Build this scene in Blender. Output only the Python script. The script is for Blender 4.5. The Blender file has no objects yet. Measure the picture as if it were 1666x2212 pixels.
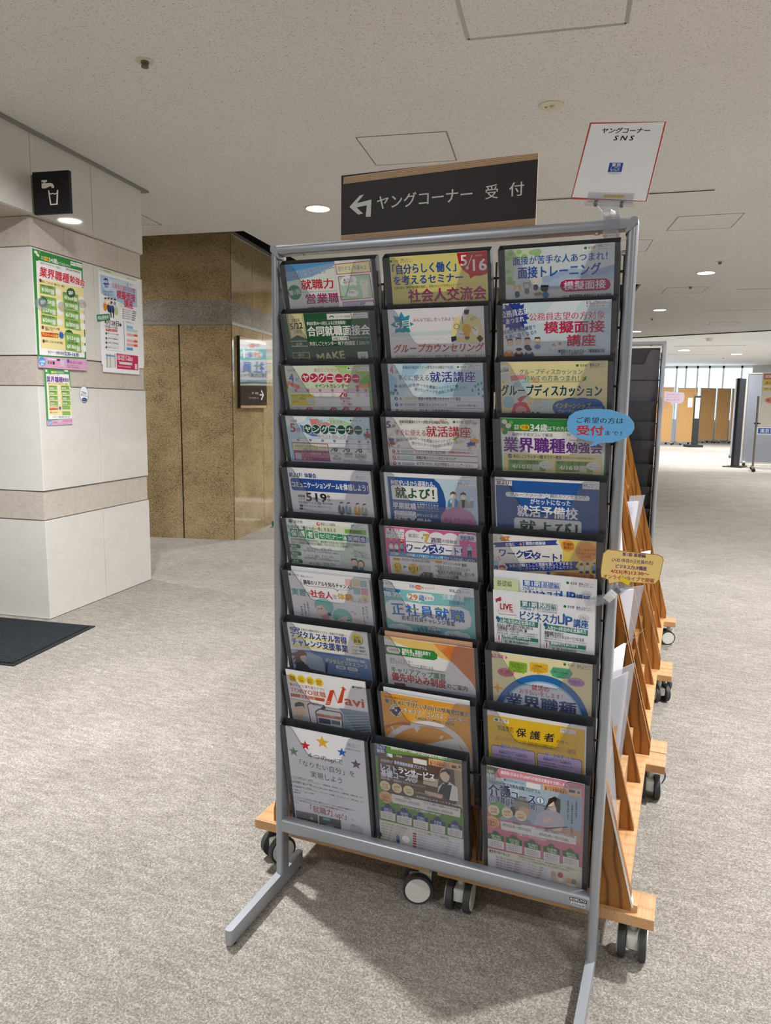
import bpy, bmesh, math, random
from mathutils import Vector, Matrix
random.seed(7)
S = bpy.context.scene
COL = S.collection
PI = math.pi

# ---------------------------------------------------------------- camera, world, light, exposure
cd = bpy.data.cameras.new('camera'); cam = bpy.data.objects.new('camera', cd); COL.objects.link(cam)
cam.matrix_world = Matrix(((0.9253368737, -0.0653356024, 0.3734741347, 0.904),
                           (0.3789158392, 0.1250444983, -0.9169441969, -1.5249),
                           (0.0132082157, 0.9899975417, 0.1404649798, 1.2219), (0, 0, 0, 1)))
cd.sensor_fit = 'VERTICAL'; cd.sensor_height = 24.0; cd.lens = 1596.46 / 2212 * 24.0
cd.clip_start = 0.05; cd.clip_end = 300
S.camera = cam
S.view_settings.view_transform = 'Standard'; S.view_settings.look = 'None'
S.view_settings.exposure = -0.14; S.view_settings.gamma = 1.0; S.view_settings.use_curve_mapping = False
w = bpy.data.worlds.new('sky'); S.world = w; w.use_nodes = True
w.node_tree.nodes['Background'].inputs[0].default_value = (0.88, 0.96, 1.0, 1)
w.node_tree.nodes['Background'].inputs[1].default_value = 5.0
CEIL = 2.62; CEIL2 = 3.0
LAMP = 74.0            # watts of each recessed downlight
A8 = math.radians(9.8)
E1 = Vector((math.cos(A8), math.sin(A8), 0)); E2 = Vector((-math.sin(A8), math.cos(A8), 0))
def area(name, loc, power, size, size_y=None, rot=(0, 0, 0), col=(.975, 0.985, 1.0)):
    l = bpy.data.lights.new(name, 'AREA'); l.energy = power; l.color = col
    l.shape = 'RECTANGLE' if size_y else 'DISK'; l.size = size
    if size_y: l.size_y = size_y
    l.spread = math.radians(160)
    o = bpy.data.objects.new(name, l); COL.objects.link(o); o.location = loc; o.rotation_euler = rot
    return o
# the ceiling's own grid of downlights (those outside the frame as bare lamps)
LAMPS_OUT = [(-1.12, .5), (-.59, -2.4), (2.0, 1.05), (1.48, 3.95), (2.55, -1.85), (-2.2, 6.3), (4.6, 4.5), (5.1, 1.6), (5.7, -1.3),
             (4.08, 7.4), (3.5, 10.3), (3.0, 13.0), (-.1, -5.3), (3.1, -4.8), (-3.7, -3.0), (-3.2, -5.9), (7.2, 8.0), (7.8, 3.5), (-4.78, 2.85)]
for x, y in LAMPS_OUT: area('downlight_lamp', (x, y, CEIL - .012), LAMP * (.5 if y < -1 else 1.35 if (x, y) in ((-1.12, .5), (2.0, 1.05)) else 1), .15)
for x, y in [(-4.9, -3.8), (-5.2, -7.4), (1, -7.5)]: area('strip_lamp', (x, y, CEIL - .012), 28, 1.3, .12, (0, 0, A8))
for x, y in [(1, 17), (4, 17), (1, 21), (4, 21), (7, 19), (-1.5, 19), (2.2, 25.5), (6, 25), (-1.5, 25)]: area('hall_lamp', (x, y, CEIL2 - .012), 170, .3, None, (0, 0, 0), (.97, .985, 1))

# ---------------------------------------------------------------- materials
def lin(h):
    if len(h) == 3: h = ''.join(q * 2 for q in h)
    c = [int(h[i:i + 2], 16) / 255 for i in (0, 2, 4)]
    return tuple((v / 12.92 if v <= .04045 else ((v + .055) / 1.055) ** 2.4) for v in c) + (1,)
MATS = {}
def mat(name, hexc='888888', rough=.5, metal=0.0, spec=.5, emit=0, coat=0):
    if name in MATS: return MATS[name]
    m = bpy.data.materials.new(name); m.use_nodes = True; b = m.node_tree.nodes['Principled BSDF']
    b.inputs['Base Color'].default_value = lin(hexc); b.inputs['Roughness'].default_value = rough
    b.inputs['Metallic'].default_value = metal; b.inputs['Specular IOR Level'].default_value = spec
    b.inputs['Coat Weight'].default_value = coat
    if emit:
        b.inputs['Emission Color'].default_value = lin(hexc); b.inputs['Emission Strength'].default_value = emit
    MATS[name] = m; return m
def nt(m): return m.node_tree.nodes, m.node_tree.links, m.node_tree.nodes['Principled BSDF']
def node(N, t, **k):
    n = N.new(t)
    for a, v in k.items():
        if a.startswith('i_'): n.inputs[a[2:].replace('_', ' ')].default_value = v
        else: setattr(n, a, v)
    return n
def ramp(N, stops):
    r = N.new('ShaderNodeValToRGB'); e = r.color_ramp.elements
    while len(e) > len(stops): e.remove(e[-1])
    while len(e) < len(stops): e.new(1)
    for q, (p, c) in zip(e, stops): q.position = p; q.color = lin(c) if isinstance(c, str) else (c, c, c, 1)
    return r
def mapping(N, L, scale=(1, 1, 1), rot=(0, 0, 0), src='Object'):
    tc = N.new('ShaderNodeTexCoord'); mp = N.new('ShaderNodeMapping')
    mp.inputs['Scale'].default_value = scale; mp.inputs['Rotation'].default_value = rot
    L.new(tc.outputs[src], mp.inputs['Vector']); return mp.outputs['Vector']

# printed paper: ink colour read per face
m = mat('print', 'ffffff', .5, 0, .3); N, L, B = nt(m)
at = node(N, 'ShaderNodeAttribute', attribute_name='ink'); L.new(at.outputs['Color'], B.inputs['Base Color'])
m = mat('gloss_print', 'ffffff', .12, 0, .5); N, L, B = nt(m)
at = node(N, 'ShaderNodeAttribute', attribute_name='ink'); L.new(at.outputs['Color'], B.inputs['Base Color'])
m = mat('sign_gloss', 'ffffff', .05, 0, .5); m.node_tree.nodes['Principled BSDF'].inputs['IOR'].default_value = 1.75; N, L, B = nt(m)
at = node(N, 'ShaderNodeAttribute', attribute_name='ink'); L.new(at.outputs['Color'], B.inputs['Base Color'])
# clear acrylic sheet
def clear(name, tint, haze, rough=.06):
    m = bpy.data.materials.new(name); m.use_nodes = True; N = m.node_tree.nodes; L = m.node_tree.links; N.clear()
    out = N.new('ShaderNodeOutputMaterial'); tr = N.new('ShaderNodeBsdfTransparent'); tr.inputs[0].default_value = (tint, tint, tint * 1.02, 1)
    df = N.new('ShaderNodeBsdfDiffuse'); df.inputs[0].default_value = (.72, .74, .8, 1)
    mx = N.new('ShaderNodeMixShader'); mx.inputs[0].default_value = haze; L.new(tr.outputs[0], mx.inputs[1]); L.new(df.outputs[0], mx.inputs[2])
    gl = N.new('ShaderNodeBsdfGlossy'); gl.inputs['Roughness'].default_value = rough
    lw = N.new('ShaderNodeLayerWeight'); lw.inputs['Blend'].default_value = .5
    pw = N.new('ShaderNodeMath'); pw.operation = 'POWER'; L.new(lw.outputs['Facing'], pw.inputs[0]); pw.inputs[1].default_value = 5
    fr = N.new('ShaderNodeMath'); fr.operation = 'MULTIPLY_ADD'; L.new(pw.outputs[0], fr.inputs[0]); fr.inputs[1].default_value = .7; fr.inputs[2].default_value = .022
    m2 = N.new('ShaderNodeMixShader'); L.new(fr.outputs[0], m2.inputs[0]); L.new(mx.outputs[0], m2.inputs[1]); L.new(gl.outputs[0], m2.inputs[2])
    L.new(m2.outputs[0], out.inputs[0]); MATS[name] = m; return m
clear('acrylic', .89, .045); clear('clip_plastic', .9, .12, .1); clear('sleeve', .85, .25, .15); clear('tape', .93, .12, .12)
clear('acrylic_edge', .10, .03)
clear('window_glass', .95, 0.0, .02)
mat('silver', 'a3a7ae', .34, .55); mat('silver_foot', 'a9adb3', .42, .45); mat('black_wire', '17181b', .35); mat('pocket_grey', '34363b', .38, 0, .5)
mat('cap_seam', '55585e', .5); mat('bolt', 'c8c4bc', .25, .9); mat('rubber', '1c1c1d', .7)
mat('wheel_tread', '3a3b3d', .6); mat('castor_white', 'd8d8d2', .4); mat('white_plastic', 'e8e8e6', .45)
mat('paper', 'efeff2', .6); mat('paper_blue', '9fc4dc', .6); mat('paper_grey', 'c9c6cc', .6)
mat('dark_slot', '2c2a26', .8); mat('alu', 'b9bab6', .35, .7); mat('lamp_glow', 'fff6ea', .5, 0, .5, 55)
mat('lamp_ring', 'e9e5dc', .4); mat('cream', 'd6cfb8', .45); mat('metal_dark', '77756f', .35, .7)
mat('trim_grey', '8d9088', .4, .3); mat('bronze', '4d4238', .35, .5); mat('plenum', '2e2b26', .9)
mat('far_ceiling', 'd5d6d6', .8); mat('far_wall', 'c9cdd0', .7); mat('grey_panel', '8f949f', .7); mat('cream_edge', 'cfc8ba', .5)
mat('board_black', '202226', .5); mat('whiteboard', 'd8d2c4', .4); mat('stand_metal', '8d857a', .35, .6); mat('facade', 'c9e0ec', .5); mat('facade_fin', 'eef6fa', .5)
mat('mullion', 'e6f2f8', .5); mat('green_plate', '1f7a56', .5); mat('joint_dark', '8e857a', .8); mat('white_strip', 'eeeae2', .5)

# ceiling board: fine worm-like pin holes
m = mat('ceiling_board', 'bdb5a8', .9, 0, .2); N, L, B = nt(m)
v = mapping(N, L, (150, 235, 1), (0, 0, .9))
n1 = node(N, 'ShaderNodeTexNoise', i_Scale=1.0, i_Detail=1.0, i_Roughness=.5, i_Distortion=1.1); L.new(v, n1.inputs['Vector'])
r1 = ramp(N, [(.0, 1.0), (.33, 1.0), (.37, 0.0)]); L.new(n1.outputs['Fac'], r1.inputs['Fac'])
v2 = mapping(N, L, (.5, .5, 1)); n2 = node(N, 'ShaderNodeTexNoise', i_Scale=2.0, i_Detail=2.0); L.new(v2, n2.inputs['Vector'])
r2 = ramp(N, [(.3, 'dcdcdb'), (.7, 'e2e2e1')]); L.new(n2.outputs['Fac'], r2.inputs['Fac'])
mx = node(N, 'ShaderNodeMixRGB', blend_type='MIX'); L.new(r1.outputs['Color'], mx.inputs['Fac']); L.new(r2.outputs['Color'], mx.inputs['Color1']); mx.inputs['Color2'].default_value = lin('a09b93')
L.new(mx.outputs['Color'], B.inputs['Base Color'])
bp = node(N, 'ShaderNodeBump', i_Strength=.35, i_Distance=.004); bp.invert = True; L.new(r1.outputs['Color'], bp.inputs['Height']); L.new(bp.outputs['Normal'], B.inputs['Normal'])

# loop pile carpet
m = mat('carpet', 'b5ab9d', .95, 0, .1); N, L, B = nt(m)
v = mapping(N, L, (1, 1, 1))
vo = node(N, 'ShaderNodeTexVoronoi', i_Scale=300.0, i_Randomness=1.0); L.new(v, vo.inputs['Vector'])
na = node(N, 'ShaderNodeTexNoise', i_Scale=230.0, i_Detail=3.0, i_Roughness=.7); L.new(v, na.inputs['Vector'])
vb = mapping(N, L, (12, 46, 1), (0, 0, .35)); nb = node(N, 'ShaderNodeTexNoise', i_Scale=1.0, i_Detail=3.0, i_Roughness=.6); L.new(vb, nb.inputs['Vector'])
nc = node(N, 'ShaderNodeTexNoise', i_Scale=3.0, i_Detail=2.0); L.new(v, nc.inputs['Vector'])
def math_(op, a, b):
    q = N.new('ShaderNodeMath'); q.operation = op
    for i, s in enumerate((a, b)):
        if isinstance(s, (int, float)): q.inputs[i].default_value = s
        else: L.new(s, q.inputs[i])
    return q.outputs[0]
sepc = N.new('ShaderNodeSeparateColor'); L.new(vo.outputs['Color'], sepc.inputs[0])
f = math_('ADD', math_('MULTIPLY', sepc.outputs[0], .34), math_('MULTIPLY', na.outputs['Fac'], .5))
f = math_('ADD', f, math_('MULTIPLY', nb.outputs['Fac'], .38)); f = math_('ADD', f, math_('MULTIPLY', nc.outputs['Fac'], .18))
r = ramp(N, [(.40, '716b63'), (.60, '8b857c'), (.76, 'a19a91'), (.97, 'c4beb6')]); L.new(f, r.inputs['Fac']); L.new(r.outputs['Color'], B.inputs['Base Color'])
h = math_('ADD', math_('MULTIPLY', vo.outputs['Distance'], -1.2), math_('MULTIPLY', na.outputs['Fac'], .9))
bp = node(N, 'ShaderNodeBump', i_Strength=.5, i_Distance=.003); L.new(h, bp.inputs['Height']); L.new(bp.outputs['Normal'], B.inputs['Normal'])

def stone(name, stops, rough, scale=110, spec=.5, bias=0):
    m = mat(name, '888888', rough, 0, spec); N, L, B = nt(m)
    v = mapping(N, L, (1, 1, 1.7), (.1, .1, .2))
    a = node(N, 'ShaderNodeTexNoise', i_Scale=scale, i_Detail=4.0, i_Roughness=.65, i_Distortion=.9); L.new(v, a.inputs['Vector'])
    b = node(N, 'ShaderNodeTexNoise', i_Scale=4.0, i_Detail=2.0); L.new(v, b.inputs['Vector'])
    q = N.new('ShaderNodeMath'); q.operation = 'MULTIPLY_ADD'; L.new(b.outputs['Fac'], q.inputs[0]); q.inputs[1].default_value = .22; L.new(a.outputs['Fac'], q.inputs[2])
    r = ramp(N, stops); L.new(q.outputs[0], r.inputs['Fac']); L.new(r.outputs['Color'], B.inputs['Base Color']); return m
stone('brown_granite', [(.44, '40382c'), (.51, '7c6c52'), (.59, '9d8966'), (.69, 'b49f79'), (.85, 'c8b28c')], .07, 92)
stone('grey_granite', [(.48, '5c5751'), (.56, '85807a'), (.66, '9d9892'), (.8, 'b3afa9')], .12, 95)
stone('white_stone', [(.3, 'd2cfca'), (.7, 'd9d6d1')], .05, 6)
stone('sand_stone', [(.45, 'b9b0a4'), (.6, 'c4bbb0'), (.8, 'cbc3b8')], .35, 40)

def wood(name, a, b, c, rot, sc=1.0, rough=.38, dist=2.6):
    m = mat(name, a, rough, 0, .4); N, L, B = nt(m)
    v = mapping(N, L, (sc, sc, sc), rot)
    ns = node(N, 'ShaderNodeTexNoise', i_Scale=2.2, i_Detail=2.0); L.new(v, ns.inputs['Vector'])
    wv = node(N, 'ShaderNodeTexWave', wave_type='BANDS', bands_direction='X', i_Scale=3.2, i_Distortion=dist, i_Detail=.6, i_Detail_Scale=.8); L.new(v, wv.inputs['Vector'])
    fi = node(N, 'ShaderNodeTexNoise', i_Scale=90.0, i_Detail=2.0); vf = mapping(N, L, (sc, sc * .06, sc), rot); L.new(vf, fi.inputs['Vector'])
    r = ramp(N, [(.0, c), (.18, b), (.55, a), (1, a)]); L.new(wv.outputs['Fac'], r.inputs['Fac'])
    r2 = ramp(N, [(.35, 'd9d0c4'), (.65, 'ffffff')]); L.new(fi.outputs['Fac'], r2.inputs['Fac'])
    mx = node(N, 'ShaderNodeMixRGB', blend_type='MULTIPLY'); mx.inputs['Fac'].default_value = .5; L.new(r.outputs['Color'], mx.inputs['Color1']); L.new(r2.outputs['Color'], mx.inputs['Color2'])
    L.new(mx.outputs['Color'], B.inputs['Base Color']); return m
wood('cedar', 'a56f33', '98632a', '74471a', (PI / 2, 0, .12), 3.4)
wood('beech', 'd2a678', 'cfa274', 'c4976a', (0, 0, PI / 2), 2.2, .45)
wood('partition_wood', 'c39a66', 'c0965f', 'b88c54', (0, 0, 0), 1.2, .6)
m = mat('mat_pile', '26292c', .95, 0, .1); N, L, B = nt(m)
v = mapping(N, L, (1, 1, 1), (0, 0, .8)); wv = node(N, 'ShaderNodeTexWave', i_Scale=22.0, i_Distortion=6.0, i_Detail=3.0); L.new(v, wv.inputs['Vector'])
r = ramp(N, [(.2, '191b1e'), (.8, '3c4145')]); L.new(wv.outputs['Fac'], r.inputs['Fac']); L.new(r.outputs['Color'], B.inputs['Base Color'])
bp = node(N, 'ShaderNodeBump', i_Strength=.6, i_Distance=.006); L.new(wv.outputs['Fac'], bp.inputs['Height']); L.new(bp.outputs['Normal'], B.inputs['Normal'])

# ---------------------------------------------------------------- mesh helpers
class MB:
    def __init__(s): s.bm = bmesh.new()
    def box(s, x0, x1, y0, y1, z0, z1, M=None, bev=0):
        r = bmesh.ops.create_cube(s.bm, size=1)
        T = Matrix.Translation(((x0 + x1) / 2, (y0 + y1) / 2, (z0 + z1) / 2)) @ Matrix.Diagonal((abs(x1 - x0), abs(y1 - y0), abs(z1 - z0), 1))
        bmesh.ops.transform(s.bm, matrix=(M @ T) if M else T, verts=r['verts'])
        if bev:
            ed = list({e for v in r['verts'] for e in v.link_edges})
            bmesh.ops.bevel(s.bm, geom=ed, offset=bev, segments=2, profile=.5, affect='EDGES')
        return s
    def cyl(s, a, b, r, seg=16, r2=None):
        a = Vector(a); b = Vector(b); d = b - a
        M = Matrix.Translation((a + b) / 2) @ d.to_track_quat('Z', 'Y').to_matrix().to_4x4()
        bmesh.ops.create_cone(s.bm, cap_ends=True, segments=seg, radius1=r, radius2=r if r2 is None else r2, depth=d.length, matrix=M); return s
    def prism(s, pts, axis, a, b, M=None):
        # pts 2D polygon; axis 'y': (x,z) extruded y a..b ; 'z': (x,y) ; 'x': (y,z)
        f = {'y': lambda p, t: (p[0], t, p[1]), 'z': lambda p, t: (p[0], p[1], t), 'x': lambda p, t: (t, p[0], p[1])}[axis]
        v0 = [s.bm.verts.new(M @ Vector(f(p, a)) if M else f(p, a)) for p in pts]; v1 = [s.bm.verts.new(M @ Vector(f(p, b)) if M else f(p, b)) for p in pts]
        s.bm.faces.new(v0); s.bm.faces.new(v1[::-1])
        n = len(pts)
        for i in range(n): s.bm.faces.new((v0[i], v1[i], v1[(i + 1) % n], v0[(i + 1) % n]))
        return s
    def sphere(s, c, r, sc=(1, 1, 1), seg=16):
        bmesh.ops.create_uvsphere(s.bm, u_segments=seg, v_segments=seg // 2, radius=r, matrix=Matrix.Translation(c) @ Matrix.Diagonal((*sc, 1))); return s
    def torus(s, c, R, r, seg=28, sub=8):
        vs = [[s.bm.verts.new((c[0] + (R + r * math.cos(j * 2 * PI / sub)) * math.cos(i * 2 * PI / seg), c[1] + (R + r * math.cos(j * 2 * PI / sub)) * math.sin(i * 2 * PI / seg), c[2] + r * math.sin(j * 2 * PI / sub))) for j in range(sub)] for i in range(seg)]
        for i in range(seg):
            for j in range(sub): s.bm.faces.new((vs[i][j], vs[(i + 1) % seg][j], vs[(i + 1) % seg][(j + 1) % sub], vs[i][(j + 1) % sub]))
        return s
    def done(s, name, material, parent=None, smooth=False, M=None):
        bmesh.ops.recalc_face_normals(s.bm, faces=s.bm.faces[:])
        me = bpy.data.meshes.new(name); s.bm.to_mesh(me); s.bm.free()
        me.materials.append(MATS[material] if isinstance(material, str) else material)
        if smooth:
            for p in me.polygons: p.use_smooth = True
            try: me.set_sharp_from_angle(angle=.7)
            except Exception: pass
        o = bpy.data.objects.new(name, me); COL.objects.link(o)
        if parent: o.parent = parent
        if M is not None: o.matrix_world = M
        return o
def tag(o, label, cat, group=None):
    o['label'] = label; o['category'] = cat
    if group: o['group'] = group
    return o
def thing(name, label, cat, loc=(0, 0, 0), rz=0, group=None):
    o = bpy.data.objects.new(name, None); COL.objects.link(o); o.location = loc; o.rotation_euler = (0, 0, rz); o.empty_display_size = .1
    return tag(o, label, cat, group)
def struct(o): o['kind'] = 'structure'; return o
def dup(root, loc=None, label=None):
    r = root.copy(); COL.objects.link(r)
    if loc is not None: r.location = loc
    if label: r['label'] = label
    for ch in list(root.children):
        c = ch.copy(); COL.objects.link(c); c.parent = r
        for g in list(ch.children):
            d = g.copy(); COL.objects.link(d); d.parent = c
    return r

# ---------------------------------------------------------------- printing: text and shapes as flat ink on a sheet
TC = bpy.data.curves.new('lettering', 'FONT'); TO = bpy.data.objects.new('lettering', TC)
TC.resolution_u = 2; TC.dimensions = '2D'; TC.fill_mode = 'FRONT' if False else 'BOTH'
BOLD = [0, .011, .020, .029]
RING = [[(0, 0)], [(-1, 0), (1, 0)], [(-1, -.6), (1, -.6), (-1, .6), (1, .6)], [(-1, -.6), (1, -.6), (-1, .6), (1, .6), (0, -.7), (0, .7)]]
HALO = [(math.cos(t * PI / 4), math.sin(t * PI / 4)) for t in range(8)]
_tc = {}
def glyphs(s):
    k = s
    if k not in _tc:
        TC.body = s; me = TO.to_mesh()
        V = [(v.co.x, v.co.y) for v in me.vertices]; P = [tuple(p.vertices) for p in me.polygons]; TO.to_mesh_clear()
        x0 = min((v[0] for v in V), default=0); x1 = max((v[0] for v in V), default=1)
        _tc[k] = (V, P, x0, max(x1 - x0, .05))
    return _tc[k]
def clip(poly, W, H):
    for ax, lim, sg in ((0, 0, 1), (0, W, -1), (1, 0, 1), (1, H, -1)):
        out = []
        for i in range(len(poly)):
            a, b = poly[i - 1], poly[i]; ia = (a[ax] - lim) * sg >= 0; ib = (b[ax] - lim) * sg >= 0
            if ia != ib:
                t = (lim - a[ax]) / (b[ax] - a[ax]); out.append((a[0] + (b[0] - a[0]) * t, a[1] + (b[1] - a[1]) * t))
            if ib: out.append(b)
        poly = out
        if len(poly) < 3: return []
    return poly
STEP = .000018; SUB = .0000028
def sheet(name, W, H, bg, ops, thick=.001, outline=None, material='print', edge='f0f0f0', sc=1.0):
    """one sheet: x right, y down is negative, printed side +z (metres; ops in mm)"""
    W *= 1000; H *= 1000
    V = []; Fc = []; C = []
    def put(pts, z, col, do=True):
        if do and outline is None:
            if any(p[0] < 0 or p[0] > W or p[1] < 0 or p[1] > H for p in pts): pts = clip(pts, W, H)
        if len(pts) < 3: return
        b = len(V); V.extend((p[0] / 1000, -p[1] / 1000, z) for p in pts); Fc.append(tuple(range(b, b + len(pts)))); C.append(col)
    def text(s, x, y, w_, h, col, b, ang, sh, z, extra=0):
        cjk = any(ord(c) > 0x2e80 for c in s)
        em = h / (.9 if cjk else .74); base = .38 if cjk else .365
        g, P, gx, gw = glyphs(s)
        sx = w_ / gw; sx = min(max(sx, em * .35), em * 2.2)
        if gw < .3: sx = em
        ox = x + (w_ - gw * sx) / 2
        ca, sa = math.cos(math.radians(ang)), math.sin(math.radians(ang))
        q = BOLD[b] + extra
        for dx, dy in (HALO if extra else RING[b]):
            T = []
            for vx, vy in g:
                yy = (vy - base + dy * q) * em; xx = (vx - gx) * sx + dx * q * em + sh * yy + (ox - x)
                T.append((x + xx * ca - yy * sa, y - (xx * sa + yy * ca)))
            for p in P: put([T[i] for i in p], z, col)
            z += SUB
    if outline == 'e': ol = [(W / 2 + W / 2 * math.cos(t * PI / 20), H / 2 + H / 2 * math.sin(t * PI / 20)) for t in range(40)]
    elif outline: ol = [(outline[i], outline[i + 1]) for i in range(0, len(outline), 2)]
    else: ol = [(0, 0), (W, 0), (W, H), (0, H)]
    bgc = lin(bg); ec = lin(edge)
    put(ol, 0, bgc, False)
    b = len(V); n = len(ol); V.extend((p[0] / 1000, -p[1] / 1000, -thick) for p in ol); Fc.append(tuple(range(b + n - 1, b - 1, -1))); C.append(ec)
    for i in range(n): Fc.append((i, (i + 1) % n, b + (i + 1) % n, b + i)); C.append(ec)
    z = STEP
    for o in ops:
        k = o[0]; z += STEP
        if k == 't':
            x, y, w_, h, col, bd, s = o[1:8]; ang, olc, sh = (o[8:11] if len(o) > 8 else (0, 0, 0))
            if olc: text(s, x, y, w_, h, lin(olc), bd, ang, sh, z, .038); z += STEP
            text(s, x, y, w_, h, lin(col), bd, ang, sh, z)
        elif k == 'v':
            x, y, w_, h, col, bd, s = o[1:8]
            for i, ch in enumerate(s):
                if ch not in '「」': text(ch, x + w_ * .08, y + h * 1.02 * i + h / 2, w_ * .84, h * .84, lin(col), bd, 0, 0, z)
        elif k == 'r':
            x, y, w_, h, col, rad = o[1:7]
            if rad:
                q = min(w_, h) * .45; P = []
                for cx, cy, a0 in ((x + w_ - q, y + q, -90), (x + w_ - q, y + h - q, 0), (x + q, y + h - q, 90), (x + q, y + q, 180)):
                    P += [(cx + q * math.cos(math.radians(a0 + t * 22.5)), cy + q * math.sin(math.radians(a0 + t * 22.5))) for t in range(5)]
                put(P, z, lin(col))
            else: put([(x, y), (x + w_, y), (x + w_, y + h), (x, y + h)], z, lin(col))
        elif k == 'e':
            x, y, w_, h, col = o[1:6]; n = 28 if w_ > 6 else 14
            put([(x + w_ / 2 * math.cos(t * 2 * PI / n), y + h / 2 * math.sin(t * 2 * PI / n)) for t in range(n)], z, lin(col))
        elif k == 'p': put([(o[1][i], o[1][i + 1]) for i in range(0, len(o[1]), 2)], z, lin(o[2]))
        elif k == 's':
            x, y, ra, rb, n, col = o[1:7]
            put([(x + (ra if i % 2 == 0 else rb) * math.sin(i * PI / n), y - (ra if i % 2 == 0 else rb) * math.cos(i * PI / n)) for i in range(2 * n)], z, lin(col))
    # every face turned to the front except the slab's own back and rim
    for i, f in enumerate(Fc):
        if i == 0 or i > n + 1 or True:
            pass
    me = bpy.data.meshes.new(name); me.from_pydata(V, [], Fc)
    at = me.color_attributes.new('ink', 'FLOAT_COLOR', 'CORNER'); buf = []
    for f, c in zip(Fc, C): buf.extend(c * len(f))
    at.data.foreach_set('color', buf)
    me.materials.append(MATS[material]); me.update()
    o = bpy.data.objects.new(name, me); COL.objects.link(o)
    return o
def frame(o, du, dv, M=None):
    du = Vector(du); up = -Vector(dv); n = du.cross(up)
    return Matrix(((du.x, up.x, n.x, o[0]), (du.y, up.y, n.y, o[1]), (du.z, up.z, n.z, o[2]), (0, 0, 0, 1)))
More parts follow.
